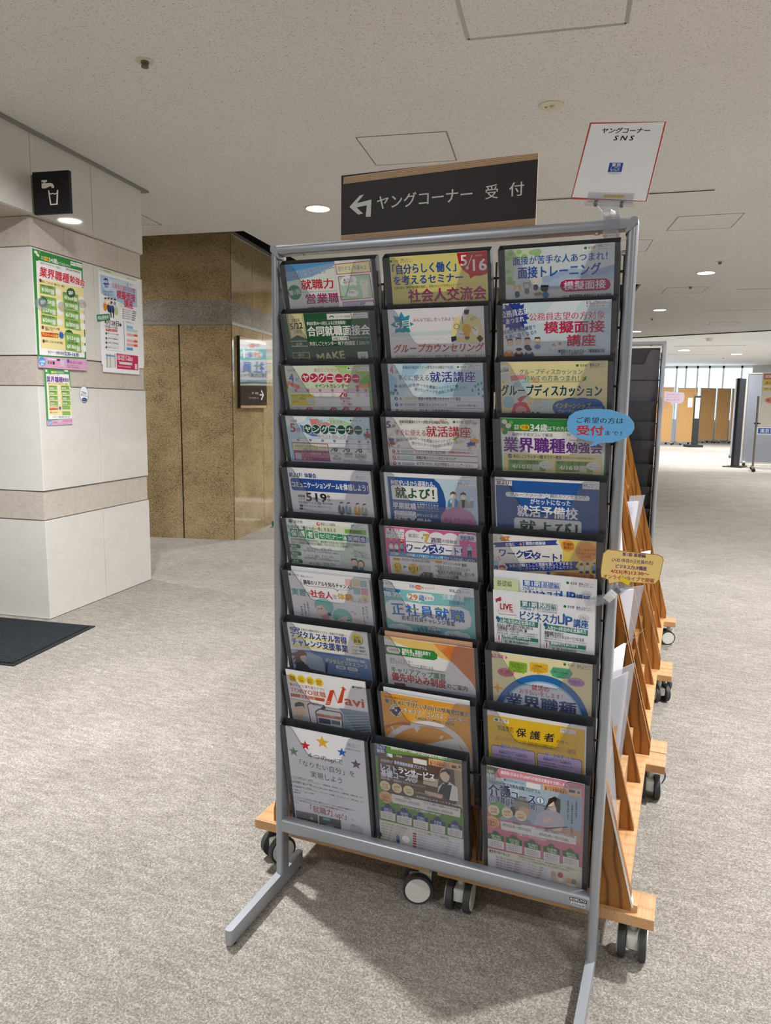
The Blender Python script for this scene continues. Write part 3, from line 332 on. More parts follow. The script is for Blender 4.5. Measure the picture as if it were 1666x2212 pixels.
'0,5':(0.0106,0.0012,0.21,0,'d9e6da',[('p',[-7.6,1.4,217.6,-1.4,217.4,9.1,-8.1,16.5],'eef2f0'),('e',110.5,17.7,90.0,21.1,'e4e6cc'),('e',12.0,7.0,10.5,9.3,'1f7a3a'),('t',21.2,7.4,23.0,7.8,'555560',0,'東京都'),('e',84.8,8.4,9.4,8.8,'d8582c'),('e',86.0,7.8,4.7,4.2,'eef2f0'),('t',91.2,7.6,36.5,7.0,'5a4a44',1,'東京しごと財団'),('t',168.1,5.8,7.6,4.8,'23398a',1,'東京'),('t',175.7,5.6,13.1,4.8,'2a4fb0',2,'しごと'),('t',188.8,5.4,13.7,4.3,'6a86c0',0,'センター'),('t',167.5,10.4,34.5,4.1,'33333a',1,'ヤングコーナー'),('t',3.1,21.3,124.9,9.6,'26352c',1,'わが子の「働くへの一歩」を支える'),('p',[150.9,16.2,204.9,14.9,203.4,26.5,150.9,26.6],'7db83e'),('t',162.9,21.4,29.7,8.7,'1d3a1c',2,'参加無料'),('p',[-7.2,34.4,6.0,34.2,6.1,45.9,-6.2,46.0],'8cc0d8'),('p',[203.1,32.6,216.8,32.3,215.6,44.4,202.7,44.7],'8cc0d8'),('r',6.9,26.3,19.7,20.9,'2f8f58',0),('t',9.3,36.6,15.0,15.0,'f6f8f4',2,'保'),('r',28.6,26.0,20.1,21.3,'2f8f58',0),('t',31.0,36.6,15.2,15.3,'f6f8f4',2,'護'),('r',50.4,26.4,19.3,21.6,'2f8f58',0),('t',52.7,37.1,14.7,15.5,'f6f8f4',2,'者'),('r',83.0,30.2,14.5,16.1,'2f8f58',0),('t',84.7,38.1,11.0,11.6,'f6f8f4',2,'セ'),('r',98.9,30.1,14.4,16.0,'2f8f58',0),('t',100.6,38.0,10.9,11.5,'f6f8f4',2,'ミ'),('r',114.6,30.2,14.3,16.0,'2f8f58',0),('t',116.3,38.1,10.9,11.5,'f6f8f4',2,'ナ'),('r',130.1,30.1,14.2,15.9,'2f8f58',0),('t',131.8,38.0,10.8,11.5,'f6f8f4',2,'ー'),('r',145.7,31.1,10.2,14.1,'2f8f58',0),('t',146.9,38.0,7.8,10.2,'f6f8f4',2,'&'),('r',155.6,30.0,14.0,16.2,'28459a',0),('t',157.3,38.0,10.7,11.6,'f6f8f4',2,'説'),('r',171.7,30.4,13.9,16.1,'28459a',0),('t',173.4,38.4,10.6,11.6,'f6f8f4',2,'明'),('r',188.2,30.4,14.2,16.1,'28459a',0),('t',189.9,38.3,10.8,11.6,'f6f8f4',2,'会'),('r',72.7,27.3,8.2,7.9,'2f8f58',0),('r',72.3,35.8,7.5,7.9,'2f8f58',0),('t',74.2,31.2,5.8,6.1,'fff',1,'向'),('t',73.7,39.7,5.5,6.1,'fff',1,'け'),('t',6.3,53.0,193.0,6.1,'33403a',0,'わが子が就職活動に踏み出せない、働き続けられないなどの悩みを抱える保護者の方に'),('t',6.0,60.2,162.2,6.1,'33403a',0,'向けた、当事者の目線を交えた講演と「ワークスタート」の説明会です。'),('p',[44.5,63.3,134.0,64.9,132.5,129.8,0.2,134.6,2.0,110.2],'e6ecea'),('r',-0.6,65.5,30.2,10.3,'2f7a48',1),('t',4.5,71.2,13.8,6.3,'eef4ee',1,'第1回'),('t',45.7,73.2,32.4,7.3,'20485a',0,'4/11(土)、'),('t',83.6,71.4,29.4,7.2,'20485a',0,'4/20 (月)'),('r',45.0,77.8,17.7,0.9,'2f8a6a',0),('r',83.0,76.0,18.3,0.9,'2f8a6a',0),('t',36.2,80.3,92.6,4.7,'33403a',0,'両日とも同じ内容、いずれも午後1時30分〜3時30分'),('t',1.4,78.4,16.7,3.7,'444444',0,'(来場開催)'),('t',1.3,81.6,26.6,3.7,'444444',0,'1月30日(土)〜'),('r',-0.2,84.6,30.3,10.4,'2f7a48',1),('t',4.9,90.4,13.8,6.3,'eef4ee',1,'第2回'),('t',46.3,92.1,32.5,7.4,'20485a',0,'7 / 3 (金)、'),('t',84.4,90.2,29.5,7.3,'20485a',0,'7 /11 (土)'),('r',45.7,96.8,17.7,0.9,'2f8a6a',0),('r',83.7,94.9,18.4,0.9,'2f8a6a',0),('t',36.8,99.2,92.9,4.8,'33403a',0,'両日とも同じ内容、いずれも午後1時30分〜3時30分'),('t',1.9,97.6,16.7,3.7,'444444',0,'(来場開催)'),('t',1.8,100.8,26.7,3.7,'444444',0,'1月30日(土)〜'),('r',0.3,104.4,30.4,10.5,'2f7a48',1),('t',5.4,110.2,13.9,6.4,'eef4ee',1,'第3回'),('t',47.0,112.7,32.6,7.4,'20485a',0,'10/ 2 (金)、',3,0,0),('t',85.2,109.7,29.6,7.4,'20485a',0,'10/10 (土)'),('r',46.3,116.6,17.8,0.9,'2f8a6a',0),('r',84.5,114.4,18.4,0.9,'2f8a6a',0),('t',37.4,118.8,93.3,4.8,'33403a',0,'両日とも同じ内容、いずれも午後1時30分〜3時30分'),('t',2.4,118.0,16.8,3.8,'444444',0,'(来場開催)',3,0,0),('t',2.3,120.7,26.8,3.8,'444444',0,'1月30日(土)〜'),('t',169.7,68.7,34.2,5.0,'50605a',0,'就活に踏み出せない',-9,0,0),('t',162.9,75.0,37.9,5.0,'50605a',0,'わが子のこと、家庭だけで',-7,0,0),('t',167.5,81.3,41.4,5.0,'50605a',0,'悩んでいませんか?',-6,0,0),('e',166.4,99.2,17.1,21.7,'e8cdb8'),('p',[158.0,98.2,160.4,89.1,172.9,87.5,175.8,96.4,170.7,91.6,161.8,92.8],'3a3838'),('e',168.2,114.2,14.3,14.6,'3a6a8c'),('e',183.5,100.1,17.7,19.8,'8a5448'),('e',183.3,101.9,13.5,15.1,'e8cdb8'),('e',184.0,115.3,11.7,10.9,'6a6a80')]),
'0,6':(0.0153,0.0036,0.21,0,'eeedf1',[('e',4.1,8.6,7.3,6.8,'1f7a3a'),('t',10.5,9.1,18.2,6.4,'888890',0,'東京都'),('t',33.0,9.8,8.2,5.2,'23398a',1,'東京'),('t',41.1,10.1,13.3,5.2,'2a4fb0',2,'しごと'),('t',54.7,10.5,14.8,4.8,'6a86c0',0,'センター'),('t',38.3,24.5,124.4,11.5,'1c1c22',2,'職場のリアルを知るチャンス！'),('p',[32.7,17.2,30.3,23.4,32.6,30.5,52.3,35.3,114.6,33.0,122.4,35.7,126.2,40.7,129.6,35.4,157.3,33.4,166.9,26.8,168.2,23.1,167.3,23.2,165.2,26.5,157.4,32.5,128.4,34.8,126.5,38.9,123.4,34.7,115.1,32.0,52.5,34.4,33.5,29.7,31.4,23.3,33.4,17.1],'444450'),('r',148.6,4.1,16.9,17.3,'eab8c0',0),('r',168.4,4.5,16.8,17.2,'ecd8b0',0),('r',186.5,4.3,16.7,17.1,'a8c8c8',0),('r',168.3,24.2,16.9,17.4,'a8c8c8',0),('r',187.2,23.8,16.7,17.3,'e0a8b0',0),('r',187.3,42.7,16.8,17.4,'ecd8b0',0),('t',2.5,53.8,37.0,17.6,'3a9a98',3,'実習'),('t',41.9,56.2,11.2,12.5,'f4f4f6',1,'で',0,'44444a',0),('t',53.7,53.4,57.4,18.8,'c8304c',3,'社会人'),('t',112.2,55.1,10.9,11.2,'f4f4f6',1,'を',0,'44444a',0),('t',124.9,52.3,37.3,16.3,'dca838',3,'体験'),('t',162.7,56.4,36.0,12.2,'f4f4f6',1,'しよう',0,'44444a',0),('v',38.7,76.5,6.1,6.9,'33333a',0,'29歳以下で'),('v',29.5,83.4,6.1,7.0,'33333a',0,'条件を満たす'),('v',20.2,90.3,6.2,7.0,'33333a',0,'参加OK！'),('v',193.0,69.0,5.8,6.7,'33333a',0,'ほんの一歩'),('v',184.1,73.4,5.9,6.7,'33333a',0,'踏み出してみる'),('e',85.3,84.7,50.5,43.9,'8accc4'),('p',[62.4,82.9,70.2,67.0,95.9,66.6,109.6,88.1,104.4,100.1,92.5,107.3,85.4,91.3,67.6,86.1],'8accc4'),('e',77.4,96.1,30.1,34.6,'f0dcd4'),('p',[61.9,86.8,79.4,80.8,87.2,91.0,88.1,98.5,97.1,86.0,91.3,73.7,69.1,74.6],'8accc4'),('p',[75.3,111.5,95.1,101.3,95.9,123.9,73.4,126.1],'e8a8a4'),('p',[91.4,101.8,100.8,99.6,103.5,107.7,94.1,109.0],'3a5a8a'),('p',[62.1,126.7,98.5,117.9,97.6,125.6,61.6,130.6],'a8a468'),('p',[69.7,91.4,72.2,90.7,71.7,94.2,69.2,94.9],'40405a'),('p',[76.2,90.6,79.7,89.8,79.2,93.2,75.8,94.0],'40405a'),('e',130.9,106.8,49.7,43.9,'8accc4'),('e',131.7,115.2,33.2,28.7,'f0dcd4'),('p',[112.8,106.5,132.2,96.4,151.4,101.3,151.9,112.4,142.3,102.5,121.3,111.0,110.4,125.7],'8accc4'),('p',[142.8,113.3,148.4,112.0,148.0,115.2,142.5,116.3],'40405a'),('p',[126.2,115.6,130.0,114.5,129.9,115.8,126.1,117.1],'40405a'),('p',[49.5,122.7,63.7,115.0,69.3,121.9,64.0,126.4,50.9,126.3],'f0dcd4'),('p',[159.9,104.8,172.3,105.9,180.1,116.0,177.5,123.8,164.0,116.4],'f0dcd4'),('p',[155.0,88.7,157.4,87.8,158.1,92.9],'c41f30'),('p',[160.7,89.8,163.5,88.5,162.0,94.2],'dca838'),('p',[163.7,94.9,168.4,92.5,165.3,96.6],'3a9a98')]),
'0,7':(0.0117,0.0015,0.21,0,'f0efec',[('r',6.4,10.9,27.3,8.6,'2a4f9a',1),('t',9.2,14.9,21.7,5.5,'e8eef8',1,'令和8年度'),('t',36.5,14.7,119.9,6.6,'222226',1,'企業のDX推進を担えるスキル・知識を学び就職へ！'),('p',[7.3,36.1,155.1,32.0,157.0,39.3,7.8,42.8],'f0e49a'),('t',6.7,29.3,148.6,19.1,'1f3f8c',3,'デジタルスキル習得'),('p',[6.4,58.6,154.5,52.9,155.4,60.4,7.0,67.4],'f0e49a'),('t',6.7,51.3,149.0,19.3,'1f3f8c',3,'チャレンジ支援事業'),('e',183.4,20.2,29.6,30.4,'2a2a2a'),('e',182.8,19.5,28.7,29.6,'f0dc48'),('t',175.1,15.9,17.0,7.2,'26262c',1,'受講生'),('t',173.7,25.1,18.6,9.9,'26262c',2,'募集'),('r',165.1,40.5,37.4,8.4,'555560',1),('r',165.7,41.1,36.4,7.3,'f0f0ee',1),('t',168.1,43.2,15.2,3.8,'444444',0,'テキスト代',3,0,0),('t',186.4,41.6,12.9,6.9,'26262c',1,'無料'),('r',165.0,49.7,37.9,8.5,'555560',1),('r',165.5,50.3,36.8,7.3,'f0f0ee',1),('t',169.6,53.6,12.5,4.2,'444444',0,'受講料',4,0,0),('t',186.7,52.0,12.8,6.9,'26262c',1,'無料',4,0,0),('t',163.4,61.4,42.0,3.9,'33333a',0,'(申込期間) 9:30〜16:30',4,0,0),('p',[-3.9,76.0,58.8,70.0,161.6,69.0,219.9,70.9,219.5,128.5,-12.1,162.0],'5f84b8'),('p',[-3.9,76.0,54.1,76.6,82.8,85.7,90.1,115.9,88.3,144.1,-4.1,160.5],'a8bcd2'),('p',[-3.8,87.9,13.4,82.1,24.2,73.5,35.8,72.7,42.9,82.3,41.1,88.5,33.6,87.8,23.7,103.3,12.1,117.2,2.5,116.8,12.5,101.1,-1.9,107.5,9.8,93.6,-3.7,93.8],'7a4a40'),('e',31.7,94.0,17.6,22.3,'ecd2c0'),('p',[21.1,81.9,35.6,73.7,41.9,82.5,35.5,87.5,25.5,91.1,17.8,104.2],'7a4a40'),('p',[8.4,115.8,23.7,103.3,36.3,109.1,45.7,123.5,68.1,125.7,84.9,126.7,80.3,133.5,50.1,132.8,19.0,136.1,6.0,132.3],'262a36'),('p',[29.6,102.3,35.2,103.4,37.3,114.9],'eeeeee'),('p',[91.4,98.0,99.2,95.7,91.8,131.5,86.0,132.5],'2c3040'),('t',147.9,79.6,50.0,8.2,'e8eef8',1,'業務効率化に貢献！'),('t',92.2,92.0,109.7,12.7,'f0e4a0',2,'デジタルビジネスコース'),('r',118.2,100.5,26.3,10.4,'dfe6f0',1),('t',124.2,105.9,14.7,6.8,'38507a',1,'2週間'),('r',148.4,100.4,27.6,10.3,'dfe6f0',1),('t',154.7,105.7,15.4,6.7,'38507a',1,'1か月'),('t',112.3,115.4,69.8,4.8,'c8d4e8',0,'デジタル基礎スキル / 業務効率化スキル'),('t',120.8,122.1,55.1,4.8,'c8d4e8',0,'マクロ・VBA / Excel/Word'),('t',129.3,128.8,40.4,4.8,'c8d4e8',0,'ChatGPT / ビジネス')]),
'0,8':(0.0098,-0.0156,0.21,0,'f2f1f2',[('e',16.4,22.0,22.8,23.9,'f0d028'),('e',40.8,22.1,22.6,23.7,'f0d028'),('e',64.8,22.3,22.3,23.6,'f0d028'),('e',88.4,22.3,22.1,23.5,'f0d028'),('t',9.4,20.2,14.7,6.2,'a04a20',1,'就活',6,0,0),('t',9.9,26.7,11.8,6.2,'a04a20',1,'情報',5,0,0),('t',33.9,20.3,14.6,6.2,'a04a20',1,'セミナー',6,0,0),('t',34.4,26.8,11.6,6.2,'a04a20',1,'情報',5,0,0),('t',58.0,20.6,14.4,6.2,'a04a20',1,'能力',6,0,0),('t',58.5,27.0,11.5,6.2,'a04a20',1,'開発',5,0,0),('t',81.6,20.6,14.3,6.1,'a04a20',1,'業界',6,0,0),('t',82.1,27.0,11.4,6.1,'a04a20',1,'研究',5,0,0),('t',3.2,41.6,96.4,8.8,'b8452c',1,'“働きたい”に寄り添うアプリ'),('t',5.0,56.3,97.1,15.7,'c8442c',1,'TOKYO就職'),('p',[4.6,68.0,98.2,67.0,96.1,76.1,4.1,77.4],'c4502c'),('t',29.3,72.8,42.7,7.9,'f8ece4',1,'東京都公式'),('p',[97.2,84.3,115.8,39.5,125.9,36.7,131.6,71.2,149.7,25.8,141.4,28.3,152.4,22.3,159.9,32.1,154.8,30.8,143.3,70.2,131.3,73.3,124.5,43.6,110.3,82.5],'d0421c'),('p',[99.9,72.3,111.7,71.5,111.5,73.1,99.7,73.9],'f2f1f2'),('p',[98.7,77.6,110.6,76.8,110.4,78.4,98.5,79.2],'f2f1f2'),('t',151.4,59.4,49.4,28.0,'d0421c',2,'avi'),('e',178.2,18.6,6.9,6.5,'1f7a3a'),('t',184.9,18.8,15.8,6.5,'888890',0,'東京都',5,0,0),('p',[-6.6,84.6,53.2,83.4,61.3,147.4,-8.1,151.3],'e8dcd0'),('p',[-6.5,84.1,79.4,83.9,79.3,85.0,-6.7,85.4],'d0742c'),('e',24.1,109.1,27.7,40.4,'ecccb4'),('p',[10.3,107.9,12.6,95.7,25.8,89.2,37.5,92.1,38.2,107.6,33.9,100.6,16.1,105.5],'2a2220'),('p',[-4.2,150.5,7.2,132.2,27.5,128.1,43.5,135.3,45.0,150.9,-5.9,161.6],'c8ccd8'),('e',18.7,137.8,22.8,13.6,'e4c098'),('p',[46.6,92.9,55.2,86.6,93.4,86.3,97.2,93.2,96.9,95.9,76.3,107.7,70.5,150.7,48.4,152.8],'26282e'),('p',[48.7,95.1,56.0,89.0,91.9,88.7,71.3,108.7,65.7,150.4,51.1,150.9],'eef0f2'),('p',[65.9,109.8,77.4,99.2,136.5,98.2,140.3,105.0,137.1,152.3,68.0,151.3],'23252b'),('p',[68.5,111.9,79.4,101.9,135.0,101.0,137.1,108.3,135.0,150.1,70.7,149.4],'f0f0f2'),('p',[68.7,114.5,135.9,112.3,135.7,120.1,69.4,123.4],'cc6a44'),('t',88.3,115.5,31.6,4.8,'f8ece4',0,'TOKYO就職Navi'),('p',[72.5,126.7,106.0,126.3,105.4,140.7,72.9,142.4],'2a4a80'),('r',108.3,126.4,23.0,11.2,'70808c',0),('p',[133.7,86.0,213.5,83.8,218.1,150.1,138.3,152.0,142.7,104.6],'8ca0b4'),('p',[143.9,94.1,145.3,94.1,183.0,157.9,179.4,158.6],'4a5a6c'),('p',[149.7,93.9,151.1,93.9,185.8,157.2,182.3,158.0],'4a5a6c'),('p',[155.5,93.8,156.9,93.8,188.7,156.6,185.1,157.4],'4a5a6c'),('p',[161.3,93.6,162.7,93.6,191.5,156.0,188.0,156.8],'4a5a6c'),('p',[167.0,93.5,168.4,93.5,194.3,155.4,190.8,156.2],'4a5a6c'),('p',[172.8,93.3,174.2,93.3,197.1,154.8,193.6,155.5],'4a5a6c'),('p',[178.5,93.2,179.9,93.2,199.9,154.1,196.4,154.9],'4a5a6c'),('p',[184.2,93.0,185.6,93.0,202.7,153.5,199.2,154.3],'4a5a6c'),('p',[190.0,92.9,191.3,92.9,205.6,152.9,202.0,153.7],'4a5a6c'),('p',[195.6,92.7,197.0,92.7,208.4,152.3,204.9,153.1],'4a5a6c'),('p',[201.3,92.6,202.7,92.6,211.2,151.7,207.7,152.4],'4a5a6c'),('p',[207.0,92.4,208.3,92.4,213.9,151.1,210.5,151.8],'4a5a6c'),('p',[212.6,92.3,214.0,92.3,216.7,150.4,213.2,151.2],'4a5a6c'),('p',[218.3,92.1,219.6,92.1,219.5,149.8,216.0,150.6],'4a5a6c'),('p',[142.7,104.6,217.4,89.3,217.3,90.8,142.4,106.7],'b4c4d4'),('p',[141.6,113.5,216.7,97.0,216.5,98.5,141.4,115.6],'b4c4d4'),('p',[140.6,122.5,215.9,104.7,215.7,106.3,140.3,124.6],'b4c4d4'),('p',[139.5,131.5,215.1,112.5,214.9,114.0,139.3,133.6],'b4c4d4'),('p',[138.4,140.5,214.3,120.3,214.2,121.8,138.2,142.6],'b4c4d4'),('p',[137.4,149.6,213.5,128.1,213.4,129.6,137.1,151.7],'b4c4d4'),('p',[136.3,158.7,212.7,135.9,212.6,137.5,136.0,160.8],'b4c4d4')]),
'0,9':(0.0062,0.0025,0.21,0,'eeeef3',[('s',16.1,69.9,14.6,6.1,5,'4a9a4e'),('s',51.2,45.1,14.3,6.0,5,'d0203a'),('s',99.4,26.1,18.7,7.9,5,'e8b030'),('s',150.0,43.6,13.7,5.7,5,'1f62b4'),('s',185.2,69.0,14.4,6.1,5,'55447a'),('r',165.3,11.7,33.5,14.1,'ececf0',0),('t',167.4,16.4,6.6,5.4,'23398a',1,'東京'),('t',174.0,15.9,11.3,5.4,'2a4fb0',2,'しごと'),('t',185.3,15.3,11.9,4.9,'6a86c0',0,'センター'),('t',166.9,21.7,29.8,4.6,'33333a',1,'ヤングコーナー'),('t',159.8,30.1,39.6,4.5,'666670',0,'※29歳以下の方対象'),('t',55.8,71.3,94.5,15.9,'44444c',0,'４つのup!で'),('t',30.3,98.4,149.3,17.1,'44444c',0,'「なりたい自分」を'),('t',58.1,125.6,85.6,18.3,'44444c',0,'実現しよう'),('t',-2.1,145.0,64.7,4.5,'50505a',0,'●「社会人基礎力up!」(2日間)'),('t',-2.1,149.9,146.9,4.5,'50505a',0,'\u3000コミュニケーション ・ビジネスマナー ・問題発見、解決法、など'),('t',-2.0,158.1,61.1,4.6,'50505a',0,'●「仕事基礎力up!」(4日間)'),('t',-2.0,161.7,198.9,4.5,'50505a',0,'\u3000仕事の段取り、働き方、それぞれの仕事に必要な資格やスキル ・企業用語、書類作成、など'),('t',-1.9,171.3,57.6,4.6,'50505a',0,'●「PCスキルup!」(3日間)'),('t',-1.9,174.6,199.3,4.5,'50505a',0,'\u3000PCの基本操作 ・ワード、エクセル、パワーポイント基礎 ・ビジネスメール、資料作成\u3000など'),('t',-1.8,184.2,63.9,4.6,'50505a',0,'●「就職イメージup!」(1日間)'),('t',-1.8,191.8,25.3,4.6,'50505a',0,'\u3000企業見学'),('t',4.8,206.2,172.5,5.4,'50505a',0,'ビジネスマナーなどを学ぶ社会人基礎力セミナー、パソコン研修含む職種別セミナー、'),('t',3.9,214.3,144.3,5.4,'50505a',0,'そして企業見学までがセットになった全10日間の短期集中型プログラム、'),('t',3.0,222.9,15.7,5.5,'50505a',0,'それが…'),('t',46.9,230.0,99.9,21.1,'b0404a',0,'「就職力 up!」'),('t',157.3,235.2,11.8,5.9,'555560',0,'です。',-4,0,0),('p',[2.9,248.0,66.0,244.9,64.4,280.3,2.7,283.4],'8a807c'),('p',[3.8,268.1,65.1,265.3,64.2,280.1,3.4,282.4],'3c3634'),('r',43.7,257.9,7.5,7.2,'c8d8e4',0),('e',9.5,274.8,4.7,7.3,'26221f'),('e',15.6,274.5,4.7,7.3,'26221f'),('e',21.8,274.2,4.7,7.3,'26221f'),('e',27.9,273.9,4.7,7.3,'26221f'),('e',33.9,273.6,4.7,7.2,'26221f'),('e',40.0,273.4,4.7,7.2,'26221f'),('e',46.1,273.1,4.6,7.2,'26221f'),('e',52.1,272.8,4.6,7.2,'26221f'),('e',58.1,272.5,4.6,7.2,'26221f'),('p',[69.2,247.5,130.6,245.0,129.5,281.2,68.3,283.3],'6a6862'),('p',[80.9,249.8,100.1,248.4,100.5,255.2,81.2,256.6],'8cc8e0'),('p',[67.9,269.9,129.3,269.3,129.5,281.0,68.4,282.7],'2f2c2a'),('p',[89.2,266.8,109.0,264.1,110.5,275.8,85.6,278.5],'8a9aa4'),('t',158.9,250.6,25.7,5.4,'50505a',0,'詳細はこちら'),('r',153.9,254.0,35.3,32.5,'d4d4d8',0)]),
'1,0':(0.0155,-0.0017,0.21,0,'eee28a',[('e',2.4,8.4,5.7,4.7,'1f7a3a'),('t',7.1,8.4,12.3,3.9,'6a6a58',0,'東京都'),('t',24.5,6.6,6.1,4.1,'23398a',1,'東京'),('t',30.6,6.6,10.5,4.1,'2a4fb0',2,'しごと'),('t',41.1,6.7,11.0,3.7,'6a86c0',0,'センター'),('t',24.1,11.3,27.6,3.5,'33333a',1,'ヤングコーナー'),('t',4.5,25.4,140.0,19.3,'1f55a8',3,'「自分らしく働く」'),('t',5.6,48.0,152.6,18.1,'1f55a8',3,'を考えるセミナー'),('t',6.4,63.0,134.0,5.9,'2c4a34',0,'自身の強み、興味や価値観を棚卸し、将来のキャリアを考えよう!'),('p',[141.2,62.0,156.8,61.9,156.8,62.4,141.1,62.5],'4a5a44'),('p',[147.6,0.8,215.9,0.3,215.0,38.5,207.9,44.2,196.3,47.2,182.5,46.9,173.5,52.3,171.6,44.0,158.9,34.1,150.7,20.1],'cf2430'),('t',155.1,15.0,12.7,22.1,'fafafa',2,'5'),('p',[179.1,5.7,180.6,5.8,170.1,28.6,168.8,28.6],'fafafa'),('e',168.1,30.8,7.0,6.5,'fafafa'),('t',166.1,30.8,4.4,4.3,'c41f30',1,'土'),('t',186.0,7.8,13.9,4.0,'f4e0e0',1,'2026年'),('t',180.9,25.3,27.7,23.4,'fafafa',2,'16'),('t',36.7,80.6,169.2,25.2,'b3206a',3,'社会人交流会'),('t',37.6,98.2,136.1,5.9,'8a2440',1,'先輩社会人のリアルな体験談が聞ける魅力的で大好評の交流会!'),('p',[174.4,97.9,206.1,97.7,206.0,98.3,174.4,98.4],'6a5a44')]),
'1,1':(0.0123,-0.0001,0.21,0,'efeef4',[('s',31.0,31.4,26.7,16.5,8,'2f9bb8'),('t',14.4,33.1,34.8,15.9,'f4f0dc',2,'5月',5,0,0),('t',56.7,23.2,94.0,7.9,'b03a4c',1,'みんなで話し合ってみよう！'),('p',[3.9,48.9,138.9,46.6,139.2,55.1,4.3,57.1],'d4e6dc'),('e',5.1,63.0,1.5,1.3,'6a8a80'),('e',11.2,64.7,1.4,1.3,'6a8a80'),('e',17.3,66.4,1.4,1.3,'6a8a80'),('e',23.9,62.7,1.4,1.3,'6a8a80'),('e',30.0,64.4,1.4,1.3,'6a8a80'),('e',36.1,66.1,1.4,1.3,'6a8a80'),('e',42.6,62.5,1.4,1.3,'6a8a80'),('e',48.6,64.2,1.4,1.3,'6a8a80'),('e',54.6,65.8,1.4,1.3,'6a8a80'),('e',61.1,62.2,1.4,1.3,'6a8a80'),('e',67.1,63.9,1.4,1.3,'6a8a80'),('e',73.0,65.6,1.4,1.3,'6a8a80'),('e',79.4,62.0,1.4,1.3,'6a8a80'),('e',85.3,63.6,1.4,1.3,'6a8a80'),('e',91.3,65.3,1.4,1.3,'6a8a80'),('e',97.6,61.7,1.4,1.3,'6a8a80'),('e',103.5,63.4,1.4,1.3,'6a8a80'),('e',109.4,65.0,1.4,1.3,'6a8a80'),('e',115.6,61.5,1.4,1.3,'6a8a80'),('e',121.4,63.1,1.4,1.3,'6a8a80'),('e',127.3,64.8,1.4,1.3,'6a8a80'),('e',133.4,61.2,1.4,1.3,'6a8a80'),('e',173.5,43.2,63.7,59.2,'f0e2a4'),('e',159.7,52.8,41.9,36.9,'f0e2a4'),('e',189.1,60.6,38.4,28.3,'f0e2a4'),('e',151.4,39.1,12.0,11.9,'8a7a4a'),('e',151.4,39.1,9.3,9.3,'f0e2a4'),('e',184.6,25.3,6.5,6.1,'8a7a4a'),('e',184.6,25.3,4.4,4.2,'f0e2a4'),('e',190.3,22.4,5.8,5.6,'8a7a4a'),('e',190.3,22.4,4.1,3.9,'f0e2a4'),('e',173.2,44.6,19.3,21.1,'e8b440'),('p',[166.5,50.1,179.9,50.5,178.4,59.6,168.0,59.4],'e8b440'),('p',[168.0,59.8,178.7,59.8,177.9,64.6,173.2,66.6,168.4,64.7],'6a6456'),('p',[169.6,6.1,180.4,6.0,178.0,15.7,168.9,14.8],'2a2c34'),('e',166.4,21.3,12.6,15.3,'f4f2f2'),('p',[163.5,19.1,165.5,18.9,165.8,34.6,164.7,34.5],'3a3428'),('p',[138.5,60.1,149.6,58.2,150.7,66.1,139.1,70.9],'2a2c34'),('e',158.8,54.9,16.5,12.1,'f4f2f2'),('p',[156.6,53.8,170.1,53.9,170.0,55.0,156.6,55.0],'3a3428'),('p',[193.1,63.5,200.2,57.3,207.7,64.5,200.4,72.9],'2a2c34'),('e',191.7,49.3,12.5,18.3,'f4f2f2'),('p',[185.5,40.7,193.7,47.3,193.1,48.3,184.7,41.6],'3a3428'),('t',7.8,82.4,198.9,17.5,'c8503c',2,'グループカウンセリング',0,0,0.25),('p',[6.4,94.0,208.5,90.8,208.7,106.6,6.7,108.8],'e4e6e4'),('t',9.8,100.3,197.7,7.4,'222226',0,'みんなの話が聞けてよかった！仲間の意見から新しい発見があった！'),('t',10.1,107.0,179.3,6.5,'222226',0,'同じ状況の仲間との意見交換で、つながれば、だけど、として参加')]),
